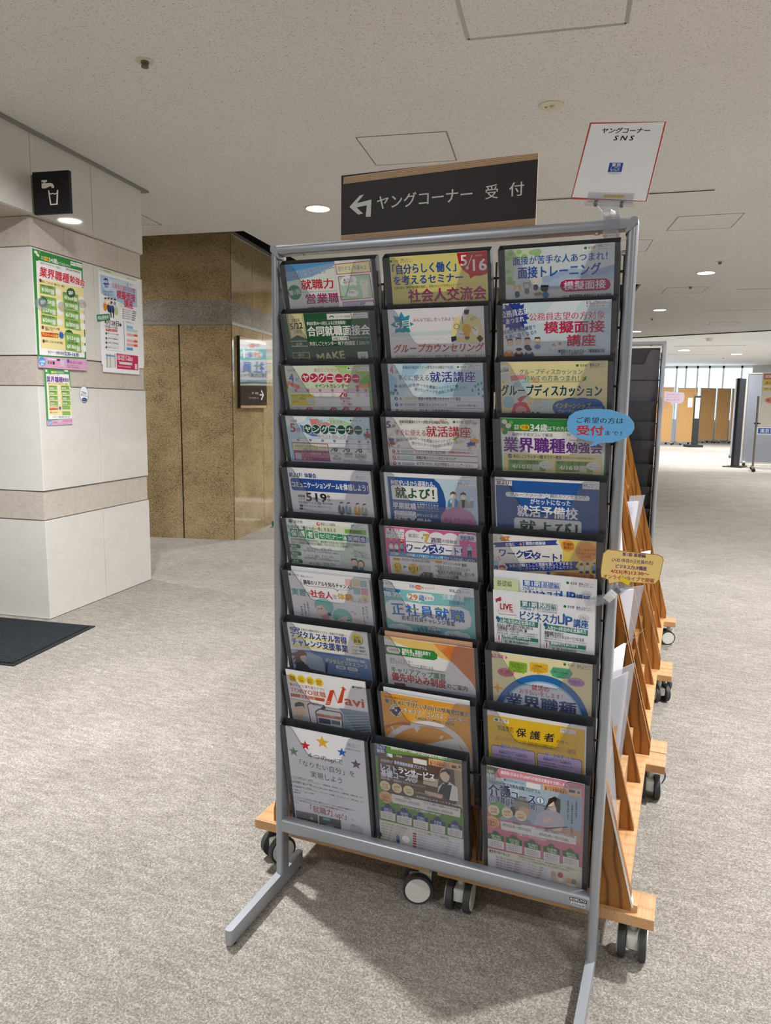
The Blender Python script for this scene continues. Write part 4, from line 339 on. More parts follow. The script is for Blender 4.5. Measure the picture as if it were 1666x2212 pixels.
'1,2':(0.0139,0.0008,0.21,0,'cfe6f2',[('p',[36.2,0.5,80.2,0.2,46.2,34.9,27.1,33.4],'a8d0e8'),('p',[104.9,-0.3,150.4,-0.2,34.9,96.1,-4.7,99.7],'e6f2f6'),('p',[168.4,-0.4,215.4,0.0,217.3,29.4,185.8,76.2,103.6,67.9],'b4d8ea'),('p',[-6.6,13.6,20.7,33.3,11.2,68.5,-6.8,68.6],'a4d0e6'),('t',4.8,12.2,7.2,19.5,'c8404c',1,'4'),('t',15.7,17.1,6.7,6.6,'c8404c',0,'月'),('t',34.4,7.6,111.9,6.8,'2a3a3c',1,'若者向け就活セミナー(学生から34歳以下の方)'),('r',152.7,2.9,26.0,9.8,'eef2f4',0),('e',157.5,7.7,5.1,4.6,'1f7a3a'),('t',162.7,7.6,13.0,4.9,'6a6a70',0,'東京都'),('r',180.9,2.2,31.8,11.2,'ececf0',0),('t',182.2,5.4,6.5,4.3,'23398a',1,'東京'),('t',188.7,5.3,11.2,4.3,'2a4fb0',2,'しごと'),('t',199.9,5.1,11.7,3.9,'6a86c0',0,'センター'),('t',181.9,10.4,29.4,3.7,'33333a',1,'ヤングコーナー'),('t',21.8,29.8,71.2,12.9,'1f2f70',1,'すぐに使える',0,'eef4fa',0),('t',95.3,28.4,99.3,22.0,'1d3a98',2,'就活講座',0,'f4f8fc',0),('t',22.6,48.5,45.0,6.7,'2a5a88',0,'就活に必須の',5,0,0),('t',64.4,44.7,48.0,6.6,'2a5a88',0,'テーマを豊富に',-9,0,0),('t',112.4,52.5,35.5,6.5,'2a5a88',0,'ラインナップ',7,0,0),('t',58.2,54.5,52.1,6.6,'2a5a88',0,'受けたいテーマを',-7,0,0),('t',111.8,61.8,67.0,6.5,'2a5a88',0,'自由にお選びください',11,0,0),('e',15.4,48.2,7.4,7.0,'2f98b4'),('e',152.8,47.5,7.0,6.8,'2f98b4'),('e',14.2,56.9,8.1,5.5,'2f68b0'),('p',[-6.0,60.1,15.2,60.0,15.1,60.8,-6.1,60.9],'8aa070'),('e',199.1,43.8,4.4,6.4,'4a98a0'),('e',206.5,41.6,4.4,6.4,'4a98a0'),('e',193.0,48.2,4.5,6.4,'4a98a0'),('e',186.6,57.0,4.5,6.5,'4a98a0'),('e',200.1,55.5,4.5,6.4,'4a98a0'),('e',210.7,48.2,4.4,6.4,'4a98a0'),('e',209.0,54.0,4.4,6.4,'4a98a0'),('e',199.8,63.6,4.5,6.5,'4a98a0'),('e',208.5,68.7,4.4,6.5,'4a98a0'),('e',215.3,43.8,4.4,6.4,'4a98a0'),('e',8.4,63.9,4.9,6.8,'4a98a0'),('e',18.1,63.8,4.9,6.8,'4a98a0'),('e',2.8,62.4,4.9,6.8,'4a98a0'),('r',9.7,69.2,197.1,12.1,'e4eaf0',1),('e',13.9,75.5,7.8,8.3,'1d3a88'),('t',12.2,75.5,3.6,5.3,'fff',1,'3'),('e',24.6,75.5,6.2,6.2,'80808a'),('t',22.6,75.5,3.9,4.3,'f0f0f0',0,'木'),('r',31.4,72.4,28.3,5.2,'cfc8a0',1),('t',33.7,75.1,23.8,3.4,'f4f4ee',1,'13:30〜15:30'),('t',65.3,75.0,94.9,7.2,'28282e',1,'面接の緊張が軽くなるマインド講座'),('r',10.1,82.3,196.6,12.2,'e4eaf0',1),('e',14.3,89.0,7.8,8.4,'1d3a88'),('t',12.6,89.0,3.6,5.3,'fff',1,'7'),('e',25.0,88.9,6.2,6.2,'80808a'),('t',23.1,88.9,3.9,4.3,'f0f0f0',0,'火'),('r',31.9,85.8,28.3,5.2,'c0b0d8',1),('t',34.1,88.4,23.8,3.4,'f4f4ee',1,'13:30〜15:30'),('t',65.9,88.4,62.9,7.3,'28282e',1,'簡潔に伝えるテクニック'),('r',10.5,96.2,196.1,12.2,'e4eaf0',1),('e',14.7,103.2,7.9,8.5,'1d3a88'),('t',13.0,103.2,3.6,5.3,'fff',1,'9'),('e',25.5,103.0,6.2,6.2,'80808a'),('t',23.5,103.0,3.9,4.4,'f0f0f0',0,'木'),('r',32.3,99.9,28.4,5.3,'c8c4a0',1),('t',34.6,102.5,23.9,3.4,'f4f4ee',1,'13:30〜15:30'),('t',66.5,102.1,90.8,7.3,'28282e',1,'何を書く? 応募書類作成のヒント'),('t',151.8,89.0,44.7,4.8,'2a5a9a',1,'伝え方モデルで相手に届く！')]),
'1,3':(0.0114,0.001,0.21,0,'f0eeea',[('p',[7.8,6.6,10.6,9.5,7.2,12.5,4.4,9.6],'e0c8a8'),('p',[33.0,35.2,35.5,37.8,32.5,40.6,29.9,38.0],'e0b8b0'),('p',[0.7,56.1,4.2,59.7,-0.0,63.6,-3.6,60.0],'e0b8b0'),('p',[129.4,7.6,131.6,9.8,129.1,12.2,126.9,9.9],'e0b8b0'),('p',[21.8,17.4,24.1,19.7,21.4,22.1,19.2,19.8],'e0b8b0'),('p',[212.9,-3.0,215.8,0.1,212.6,3.2,209.7,0.2],'e0b8b0'),('p',[211.1,23.9,213.8,26.7,210.8,29.7,208.1,26.9],'e0b8b0'),('p',[4.8,5.7,8.0,8.9,4.2,12.4,1.0,9.1],'d8d4b8'),('p',[197.8,6.8,200.1,9.2,197.6,11.7,195.3,9.3],'e6d0b0'),('p',[182.8,8.6,186.1,11.9,182.5,15.5,179.2,12.1],'d8d4b8'),('p',[6.6,57.7,9.2,60.3,6.2,63.1,3.6,60.5],'e6d0b0'),('p',[199.3,57.4,202.1,60.3,199.1,63.4,196.3,60.5],'e0b8b0'),('p',[203.5,45.0,205.5,47.1,203.3,49.3,201.3,47.2],'e0b8b0'),('p',[215.3,51.7,218.5,55.0,215.0,58.4,211.8,55.2],'c8d8e8'),('p',[201.5,5.4,204.6,8.5,201.3,11.7,198.3,8.6],'d8d4b8'),('p',[199.5,6.9,203.2,10.7,199.2,14.6,195.5,10.8],'e0b8b0'),('p',[21.2,8.6,23.4,10.8,20.8,13.1,18.6,10.9],'e0c8a8'),('p',[2.2,37.8,4.7,40.4,1.7,43.2,-0.9,40.6],'c8d8e8'),('p',[177.8,39.5,180.6,42.4,177.5,45.5,174.6,42.6],'bcd0e0'),('p',[191.5,24.9,195.0,28.5,191.1,32.3,187.6,28.7],'e6d0b0'),('p',[195.9,13.7,198.2,16.2,195.7,18.7,193.3,16.3],'c8d8e8'),('p',[2.7,60.7,5.8,63.9,2.1,67.4,-1.1,64.2],'e0b8b0'),('p',[173.3,4.6,176.6,7.9,173.0,11.5,169.7,8.1],'e6d0b0'),('p',[61.1,7.9,63.8,10.6,60.7,13.4,58.0,10.7],'bcd0e0'),('p',[208.7,30.1,212.0,33.5,208.4,37.2,205.0,33.7],'e6d0b0'),('p',[189.3,1.1,192.9,4.8,188.9,8.7,185.3,4.9],'e0b8b0'),('p',[21.4,51.5,24.7,54.8,20.8,58.5,17.5,55.1],'e0b8b0'),('p',[131.1,0.9,134.7,4.6,130.7,8.5,127.0,4.8],'d8d4b8'),('p',[3.8,42.3,6.1,44.7,3.4,47.2,1.1,44.9],'e0b8b0'),('p',[170.0,-2.9,172.3,-0.5,169.8,1.9,167.5,-0.4],'bcd0e0'),('p',[208.5,56.6,210.5,58.7,208.3,61.0,206.3,58.9],'d8d4b8'),('p',[199.2,36.9,201.3,39.0,199.0,41.3,197.0,39.1],'bcd0e0'),('p',[211.4,51.4,213.6,53.6,211.2,55.9,209.1,53.7],'e0c8a8'),('p',[190.3,21.4,193.8,25.0,190.0,28.7,186.5,25.2],'d8d4b8'),('p',[176.2,30.6,178.9,33.4,175.9,36.4,173.1,33.6],'d8d4b8'),('p',[23.9,43.0,26.8,45.9,23.4,49.1,20.5,46.1],'d8d4b8'),('p',[27.1,47.5,30.1,50.6,26.5,53.8,23.5,50.8],'e0b8b0'),('p',[174.1,-2.0,176.6,0.6,173.9,3.3,171.3,0.7],'e6d0b0'),('p',[194.6,31.3,197.0,33.8,194.4,36.4,191.9,33.9],'c8d8e8'),('p',[152.4,-3.9,155.5,-0.7,152.1,2.5,149.0,-0.6],'e0c8a8'),('p',[103.9,-0.1,107.3,3.4,103.4,7.0,100.0,3.5],'c8d8e8'),('p',[49.8,2.3,52.5,5.0,49.4,7.9,46.7,5.2],'e6d0b0'),('p',[137.7,-1.0,140.0,1.4,137.4,3.9,135.0,1.5],'e0b8b0'),('p',[28.6,27.2,31.3,30.0,28.1,32.9,25.4,30.1],'bcd0e0'),('p',[170.9,-4.4,174.3,-0.9,170.6,2.7,167.2,-0.8],'e0c8a8'),('p',[52.3,8.6,55.4,11.7,51.8,15.0,48.7,11.9],'e6d0b0'),('p',[35.8,11.0,39.0,14.4,35.2,17.9,31.9,14.5],'d8d4b8'),('p',[199.6,52.1,202.4,54.9,199.4,57.9,196.7,55.1],'e6d0b0'),('p',[213.4,20.5,215.9,23.1,213.2,25.8,210.6,23.2],'e6d0b0'),('p',[217.5,29.3,219.9,31.9,217.3,34.6,214.8,32.0],'e0b8b0'),('p',[57.0,2.7,60.1,5.9,56.5,9.3,53.3,6.1],'c8d8e8'),('p',[10.6,33.8,14.4,37.8,9.8,42.0,6.0,38.0],'d8d4b8'),('p',[213.1,55.3,215.9,58.2,212.9,61.3,210.0,58.4],'e0b8b0'),('p',[23.8,10.8,26.0,13.1,23.4,15.5,21.2,13.2],'bcd0e0'),('p',[92.3,4.2,95.6,7.6,91.8,11.1,88.5,7.7],'c8d8e8'),('p',[19.3,14.7,21.6,17.0,18.9,19.4,16.7,17.1],'e0b8b0'),('p',[132.1,6.6,134.4,9.0,131.8,11.5,129.5,9.1],'e6d0b0'),('p',[47.7,6.2,50.4,8.9,47.2,11.8,44.5,9.1],'c8d8e8'),('p',[213.2,6.5,216.0,9.4,213.0,12.4,210.1,9.5],'e0b8b0'),('p',[180.3,30.2,183.5,33.4,180.0,36.9,176.8,33.6],'c8d8e8'),('p',[186.2,60.1,189.8,63.7,185.9,67.6,182.3,64.0],'e0b8b0'),('p',[-1.2,7.7,2.4,11.4,-1.9,15.2,-5.5,11.6],'c8d8e8'),('p',[105.4,1.9,109.1,5.7,104.8,9.8,101.1,5.9],'d8d4b8'),('p',[214.6,17.5,218.0,21.0,214.3,24.7,210.9,21.2],'bcd0e0'),('p',[178.2,16.4,181.6,19.9,177.8,23.6,174.4,20.0],'e6d0b0'),('p',[14.0,17.2,17.2,20.5,13.4,23.8,10.3,20.6],'e6d0b0'),('p',[25.5,59.4,29.2,63.2,24.8,67.3,21.1,63.5],'e0b8b0'),('p',[126.2,1.0,129.8,4.7,125.7,8.6,122.1,4.9],'e0b8b0'),('p',[112.1,5.1,114.5,7.5,111.7,10.1,109.4,7.6],'e0c8a8'),('p',[173.9,16.4,177.6,20.2,173.5,24.2,169.8,20.4],'c8d8e8'),('t',0.6,15.3,9.8,15.0,'2a3a6a',2,'5'),('t',13.0,18.9,6.0,7.2,'2a3a6a',0,'月'),('t',31.6,8.6,111.0,7.0,'3a3034',1,'若者向け就活セミナー(学生から34歳以下の方)'),('e',155.0,7.0,5.5,5.1,'1f7a3a'),('t',159.9,7.0,13.6,5.1,'8a8a90',0,'東京都'),('t',179.1,5.5,6.4,4.2,'23398a',1,'東京'),('t',185.5,5.4,11.1,4.2,'2a4fb0',2,'しごと'),('t',196.6,5.3,11.6,3.7,'6a86c0',0,'センター'),('t',178.9,9.8,29.1,3.6,'33333a',1,'ヤングコーナー'),('t',19.3,32.8,70.7,13.4,'a8303a',1,'すぐに使える',0,'f4f0ee',0),('t',92.4,28.7,97.7,22.9,'b4202c',2,'就活講座',0,'f6f2f0',0),('t',21.1,51.0,44.9,6.9,'2f4f80',0,'就活に必須の',8,0,0),('t',65.2,45.5,44.7,6.9,'2f4f80',0,'テーマを豊富に',-8,0,0),('t',110.6,52.2,35.3,6.8,'2f4f80',0,'ラインナップ',9,0,0),('t',56.9,55.9,52.4,6.9,'2f4f80',0,'受けたいテーマを',-6,0,0),('t',110.0,61.9,67.2,6.8,'2f4f80',0,'自由にお選びください',12,0,0),('p',[147.8,44.6,160.3,40.7,156.6,48.0],'8cc040'),('p',[187.2,43.0,193.9,44.3,198.6,39.6,201.4,43.3,208.9,44.6,204.2,48.5,207.9,51.4,198.9,50.2,189.9,49.7],'e0a040'),('p',[179.2,53.1,185.3,51.4,190.0,47.4,193.6,51.1,200.5,49.4,197.2,54.8,200.9,56.2,191.1,58.1,178.9,60.0,183.6,56.8],'2f55a8'),('p',[-1.6,44.6,-0.4,44.5,5.0,72.3,3.7,72.3],'6a5a50'),('p',[2.6,46.8,16.6,46.9,14.7,49.6,17.3,52.3,3.7,53.1],'3a5088'),('p',[4.5,54.2,17.6,54.3,15.7,57.1,19.2,59.8,5.4,61.5],'a83a40'),('p',[5.3,63.1,13.5,63.2,13.2,66.4,5.8,66.6],'a8b8cc'),('r',9.9,68.6,194.9,12.3,'c8b4b4',1),('r',10.4,69.0,194.0,11.3,'eeecee',1),('e',12.9,76.0,7.6,8.4,'b8303a'),('t',11.2,76.0,3.3,5.5,'fff',1,'7'),('e',23.4,75.9,6.3,6.4,'80808a'),('t',21.5,75.9,3.9,4.5,'f0f0f0',0,'木'),('r',30.0,73.0,28.3,5.4,'8cc4b0',1),('t',32.3,75.7,23.8,3.5,'f4f4ee',1,'13:30〜15:30'),('t',64.1,75.0,68.2,7.3,'28282e',1,'ミスマッチを防ぐ自己分析'),('r',10.2,82.4,194.0,12.4,'c8b4b4',1),('r',10.7,82.8,193.1,11.4,'eeecee',1),('e',13.3,90.2,7.6,8.4,'b8303a'),('t',11.6,90.2,3.3,5.5,'fff',1,'8'),('e',23.8,90.1,6.3,6.5,'80808a'),('t',21.8,90.1,4.0,4.5,'f0f0f0',0,'金'),('r',30.4,87.0,28.4,5.5,'8cc4b0',1),('t',32.7,89.7,23.8,3.5,'f4f4ee',1,'13:30〜15:30'),('t',64.6,88.6,91.7,7.3,'28282e',1,'適職診断セミナー×カウンセリング'),('r',10.6,95.8,193.2,12.4,'c8b4b4',1),('r',11.1,96.3,192.2,11.5,'eeecee',1),('e',13.6,103.9,7.7,8.5,'b8303a'),('t',12.0,103.9,3.3,5.5,'fff',1,'9'),('e',24.2,103.8,6.3,6.5,'80808a'),('t',22.2,103.8,4.0,4.6,'f0f0f0',0,'土'),('r',30.8,100.6,28.5,5.5,'b4a4d4',1),('t',33.1,103.4,23.9,3.6,'f4f4ee',1,'13:30〜15:30'),('t',65.1,101.6,127.4,7.3,'28282e',1,'必ず見つかる！自分が得意なコミュニケーション'),('r',10.9,110.1,192.2,12.5,'c8b4b4',1),('r',11.4,110.6,191.3,11.6,'eeecee',1),('e',14.0,118.6,7.7,8.5,'b8303a'),('t',12.3,118.6,3.3,5.6,'fff',1,'10'),('e',24.6,118.4,6.3,6.6,'80808a'),('t',22.6,118.4,4.0,4.6,'f0f0f0',0,'日'),('r',31.2,115.2,28.6,5.5,'c0b0a0',1),('t',33.5,117.9,24.0,3.6,'f4f4ee',1,'13:30〜15:30'),('t',65.6,116.5,82.9,7.4,'28282e',1,'面接官の視点、就活マナー模擬面接'),('t',139.0,73.7,55.2,5.0,'c0483c',1,'志望動機も自己PRが自然に出てくる'),('r',186.4,108.5,14.5,6.6,'40404a',0)]),
'1,4':(0.0083,0.0013,0.21,0,'f0eff3',[('p',[6.8,8.2,211.9,8.0,212.3,113.5,7.9,126.4],'c4dcee'),('p',[8.9,8.9,115.4,8.8,127.2,19.6,135.5,38.2,139.7,60.4,137.6,83.3,126.5,110.4,124.3,118.9,7.9,126.4],'1c55a0'),('p',[6.8,8.2,8.9,8.9,8.7,126.3,7.0,126.4],'8cc0d4'),('t',14.7,21.8,102.1,12.0,'f6f8fa',2,'仲間がいるから頑張れる。'),('p',[14.7,30.6,18.2,28.4,118.8,28.0,121.5,30.2,121.9,59.1,119.1,62.1,17.7,62.5,15.3,61.0],'eff1ee'),('t',23.9,45.0,89.9,24.5,'1f5a34',3,'就よび！'),('p',[14.9,66.0,122.8,65.1,122.8,65.7,14.8,66.7],'d0dcec'),('t',15.7,76.0,54.3,14.3,'f4f6f8',3,'早期就職'),('t',72.8,71.3,49.7,7.2,'f0f2f6',1,'を実現するための'),('t',73.1,77.5,49.0,6.9,'f0f2f6',1,'専門のプログラム'),('p',[14.1,84.4,121.7,84.1,121.6,84.7,14.1,85.1],'d0dcec'),('r',16.3,88.4,53.0,8.4,'e8ecf2',1),('t',21.7,92.7,41.4,6.1,'1c4a8c',1,'グループワーク'),('r',16.8,96.4,53.1,8.4,'e8ecf2',1),('t',20.1,100.8,45.9,6.1,'1c4a8c',1,'個別カウンセリング'),('t',71.0,95.6,48.4,8.0,'f0f2f6',1,'がセットになった'),('t',15.7,112.6,88.0,16.9,'f4f6f8',3,'就活予備校'),('r',166.8,11.3,41.5,13.5,'eef2f6',0),('t',168.0,16.0,8.7,6.0,'23398a',1,'東京'),('t',176.6,15.9,14.9,6.0,'2a4fb0',2,'しごと'),('t',191.6,15.6,15.6,5.3,'6a86c0',0,'センター'),('t',167.6,22.1,39.2,5.1,'33333a',1,'ヤングコーナー'),('p',[142.9,72.3,145.3,56.8,153.4,51.5,161.2,51.0,167.9,57.0,168.7,71.4],'4a94cc'),('p',[153.4,51.5,160.4,51.1,158.6,71.4,153.1,71.8],'e8ece4'),('e',156.9,45.7,12.1,15.4,'f4ece6'),('p',[150.6,46.9,151.0,38.9,157.4,35.0,163.4,38.1,163.4,45.3,161.4,41.4,153.2,41.1],'6a4238'),('p',[165.5,72.4,167.9,57.0,175.9,51.7,183.6,51.2,190.2,57.2,191.1,71.5],'a8aaac'),('p',[175.9,51.7,182.8,51.3,181.1,71.5,175.6,71.9],'262628'),('e',179.2,45.9,12.0,15.3,'f4ece6'),('p',[173.0,47.1,173.4,39.1,179.7,35.3,185.7,38.4,185.7,45.5,183.7,41.7,175.6,41.4],'3c2c28'),('e',153.0,58.8,7.2,9.7,'f4ece6'),('e',198.0,51.9,7.6,8.6,'f4ece6'),('p',[194.1,54.5,201.8,54.0,200.3,70.9,188.0,70.9],'a8aaac'),('e',165.5,104.1,80.1,65.8,'c88cb8'),('t',134.1,101.4,62.6,10.2,'a02c68',1,'就活ノウハウを'),('t',143.8,112.8,40.8,9.9,'a02c68',2,'身に付けて')]),
'1,5':(0.0109,0.0019,0.21,0,'d4609c',[('r',4.2,4.3,43.1,7.4,'eceaec',0),('r',3.4,12.7,43.2,7.5,'eceaec',0),('r',2.7,20.4,43.3,7.5,'eceaec',0),('e',13.8,7.3,6.0,5.4,'1f7a3a'),('t',20.4,7.2,17.0,5.7,'6a6a70',0,'東京都'),('t',5.1,16.7,40.6,5.4,'23398a',2,'東京しごとセンター'),('t',5.2,24.3,40.7,5.8,'33333a',1,'ヤングコーナー'),('e',66.7,18.3,36.0,28.6,'eeecee'),('e',92.5,18.6,35.5,28.4,'eeecee'),('e',122.8,19.3,38.2,28.3,'eeecee'),('e',154.2,19.1,37.6,29.7,'eeecee'),('p',[50.2,21.4,172.9,17.5,172.2,32.3,48.6,31.6],'eeecee'),('t',56.2,17.5,24.3,9.1,'28356a',1,'就活に'),('t',85.6,21.3,6.8,8.4,'28356a',2,'＋'),('t',92.4,20.8,12.9,18.4,'e8c040',2,'7',3,'9a7a28',0),('t',107.8,24.6,23.9,12.0,'28356a',2,'週間'),('t',134.2,24.8,32.9,8.6,'28356a',0,'の経験値'),('p',[48.0,32.0,179.1,33.3,177.9,57.4,48.4,59.7],'26386a'),('p',[48.9,33.0,178.3,34.2,177.2,56.6,49.3,58.8],'f2f1f4'),('t',50.6,47.0,49.7,18.7,'26409a',3,'ワーク'),('p',[100.8,38.8,118.7,33.8,123.8,53.4,103.5,58.7],'26409a'),('t',103.8,46.5,16.1,16.9,'f4f4f8',2,'ス'),('t',124.3,46.6,53.3,18.4,'26409a',3,'タート！'),('e',177.1,11.4,13.9,16.3,'eeecee'),('e',187.1,10.5,16.9,16.3,'eeecee'),('e',199.2,11.9,18.4,16.3,'eeecee'),('e',205.3,13.0,12.2,16.3,'eeecee'),('t',174.7,12.7,31.3,10.1,'2a4a9a',2,'連続講座'),('e',194.7,28.6,4.0,4.9,'e8c8b4'),('p',[189.9,33.1,199.1,32.3,200.3,41.2,188.4,42.3],'a8d0e4'),('p',[190.2,42.1,198.7,41.3,198.8,58.7,195.9,59.8,194.7,46.7,191.8,59.4,189.1,59.6],'2c3a70'),('e',13.1,49.3,10.1,13.8,'e8e0c8'),('e',13.8,41.5,5.7,6.9,'e8c8b4'),('p',[10.4,41.8,12.4,37.7,16.8,37.7,17.1,42.1,14.8,39.7],'3a3034'),('e',12.3,58.0,10.2,6.9,'3a3a5a'),('e',25.6,49.0,10.1,13.8,'eee8e0'),('e',26.3,41.3,5.7,6.9,'e8c8b4'),('p',[22.9,41.6,24.9,37.5,29.3,37.4,29.6,41.8,27.3,39.5],'3a3034'),('e',24.9,57.6,10.1,6.9,'3a3a5a'),('e',39.1,46.1,10.0,13.7,'8cc0d4'),('e',39.8,38.3,5.7,6.8,'e8c8b4'),('p',[36.5,38.6,38.4,34.6,42.7,34.5,43.0,38.9,40.8,36.6],'3a3034'),('e',38.4,54.7,10.0,6.9,'3a3a5a'),('e',14.0,29.6,5.7,5.8,'f0c040'),('e',26.6,28.5,5.7,5.8,'e890a0'),('e',39.2,31.6,5.6,5.8,'f0c040'),('p',[2.7,62.3,47.1,59.8,208.0,57.8,216.9,65.1,206.8,67.8,4.0,71.7],'3a88b8'),('p',[131.3,61.9,208.0,57.8,216.9,65.1,206.8,67.8,130.9,67.9],'2a4080'),('t',10.7,65.4,195.5,7.5,'f0f4f6',1,'自己理解としごと理解を楽しくすすめるワークショップ型プログラムです☆詳しくはウラへ'),('p',[6.8,72.3,210.6,68.6,214.7,123.3,8.3,122.1],'e6e6e6'),('r',13.8,75.2,19.4,7.0,'e8c050',1),('t',16.3,78.6,14.3,4.2,'7a5a20',1,'募集期間'),('t',36.4,78.1,67.5,6.2,'26262c',1,'4月1日から第1回申込受付開始！'),('r',114.4,72.8,17.7,6.8,'e8c050',1),('t',116.3,76.3,13.3,4.4,'7a5a20',0,'参加費等'),('t',133.5,77.6,39.5,5.8,'33333a',1,'全プログラム参加費'),('t',175.3,78.3,11.7,8.1,'28356a',2,'無料'),('e',23.9,98.5,24.6,25.6,'f0cc48'),('t',19.9,90.1,9.8,3.9,'5a4a20',0,'2026年'),('t',16.9,97.3,14.2,10.2,'26262c',1,'5/1'),('t',19.8,106.6,6.8,4.6,'5a4a20',0,'金曜'),('p',[38.7,92.2,47.2,96.0,38.8,100.9],'3a80b8'),('e',62.6,98.4,26.3,26.2,'f0cc48'),('t',58.3,89.7,8.8,3.8,'5a4a20',0,'2026年'),('t',51.6,97.8,21.5,10.1,'26262c',1,'6/23'),('t',58.4,106.4,6.7,4.6,'5a4a20',0,'火曜'),('p',[114.7,84.8,118.3,86.4,114.4,89.1],'3a80b8'),('t',118.8,87.2,75.7,8.5,'28282e',1,'社会人とのトークセッション'),('p',[115.6,96.3,119.2,98.0,115.3,100.6],'3a80b8'),('t',119.3,99.3,83.9,8.6,'28282e',1,'職場見学&職場体験\u3000各2ヶ所'),('p',[116.4,107.9,120.1,109.6,116.2,112.3],'3a80b8'),('t',119.4,112.8,48.1,8.6,'28282e',1,'パーソナル診断',3,0,0),('t',120.6,92.8,66.6,3.8,'50505a',0,'先輩社会人に仕事の話を聞いてみます。'),('t',119.8,105.2,66.8,3.8,'50505a',0,'先輩社会人に仕事の話を聞いてみます。'),('t',119.0,117.6,67.1,3.8,'50505a',0,'先輩社会人に仕事の話を聞いてみます。'),('r',14.6,113.7,29.5,7.8,'f0cc48',1),('t',17.2,117.0,25.3,5.0,'5a4a20',1,'平日の月曜〜金曜'),('r',43.9,117.1,29.2,7.1,'f0cc48',1),('t',46.4,120.2,24.2,4.6,'5a4a20',1,'10:00〜15:00'),('p',[76.1,113.0,86.6,104.0,107.8,103.5,108.3,121.6,77.1,122.5],'8a6a58'),('e',86.2,110.2,4.3,4.5,'c8b0a0'),('e',91.4,109.6,4.3,4.5,'6a4a6a'),('e',96.7,109.0,4.3,4.5,'b09080'),('e',102.0,108.4,4.3,4.5,'5a5a70'),('e',85.7,117.2,4.3,4.6,'c8b0a0'),('e',91.0,116.6,4.3,4.6,'6a4a6a'),('e',96.2,116.0,4.3,4.6,'b09080'),('e',101.5,115.4,4.3,4.5,'5a5a70'),('t',77.0,88.5,26.9,2.2,'777780',0,'現地参加もオンラインも可能'),('t',76.8,91.6,26.9,2.3,'777780',0,'現地参加もオンラインも可能'),('t',76.6,94.7,27.0,2.3,'777780',0,'現地参加もオンラインも可能'),('t',76.3,97.8,27.0,2.3,'777780',0,'現地参加もオンラインも可能'),('t',76.1,101.0,27.0,2.3,'777780',0,'現地参加もオンラインも可能')]),
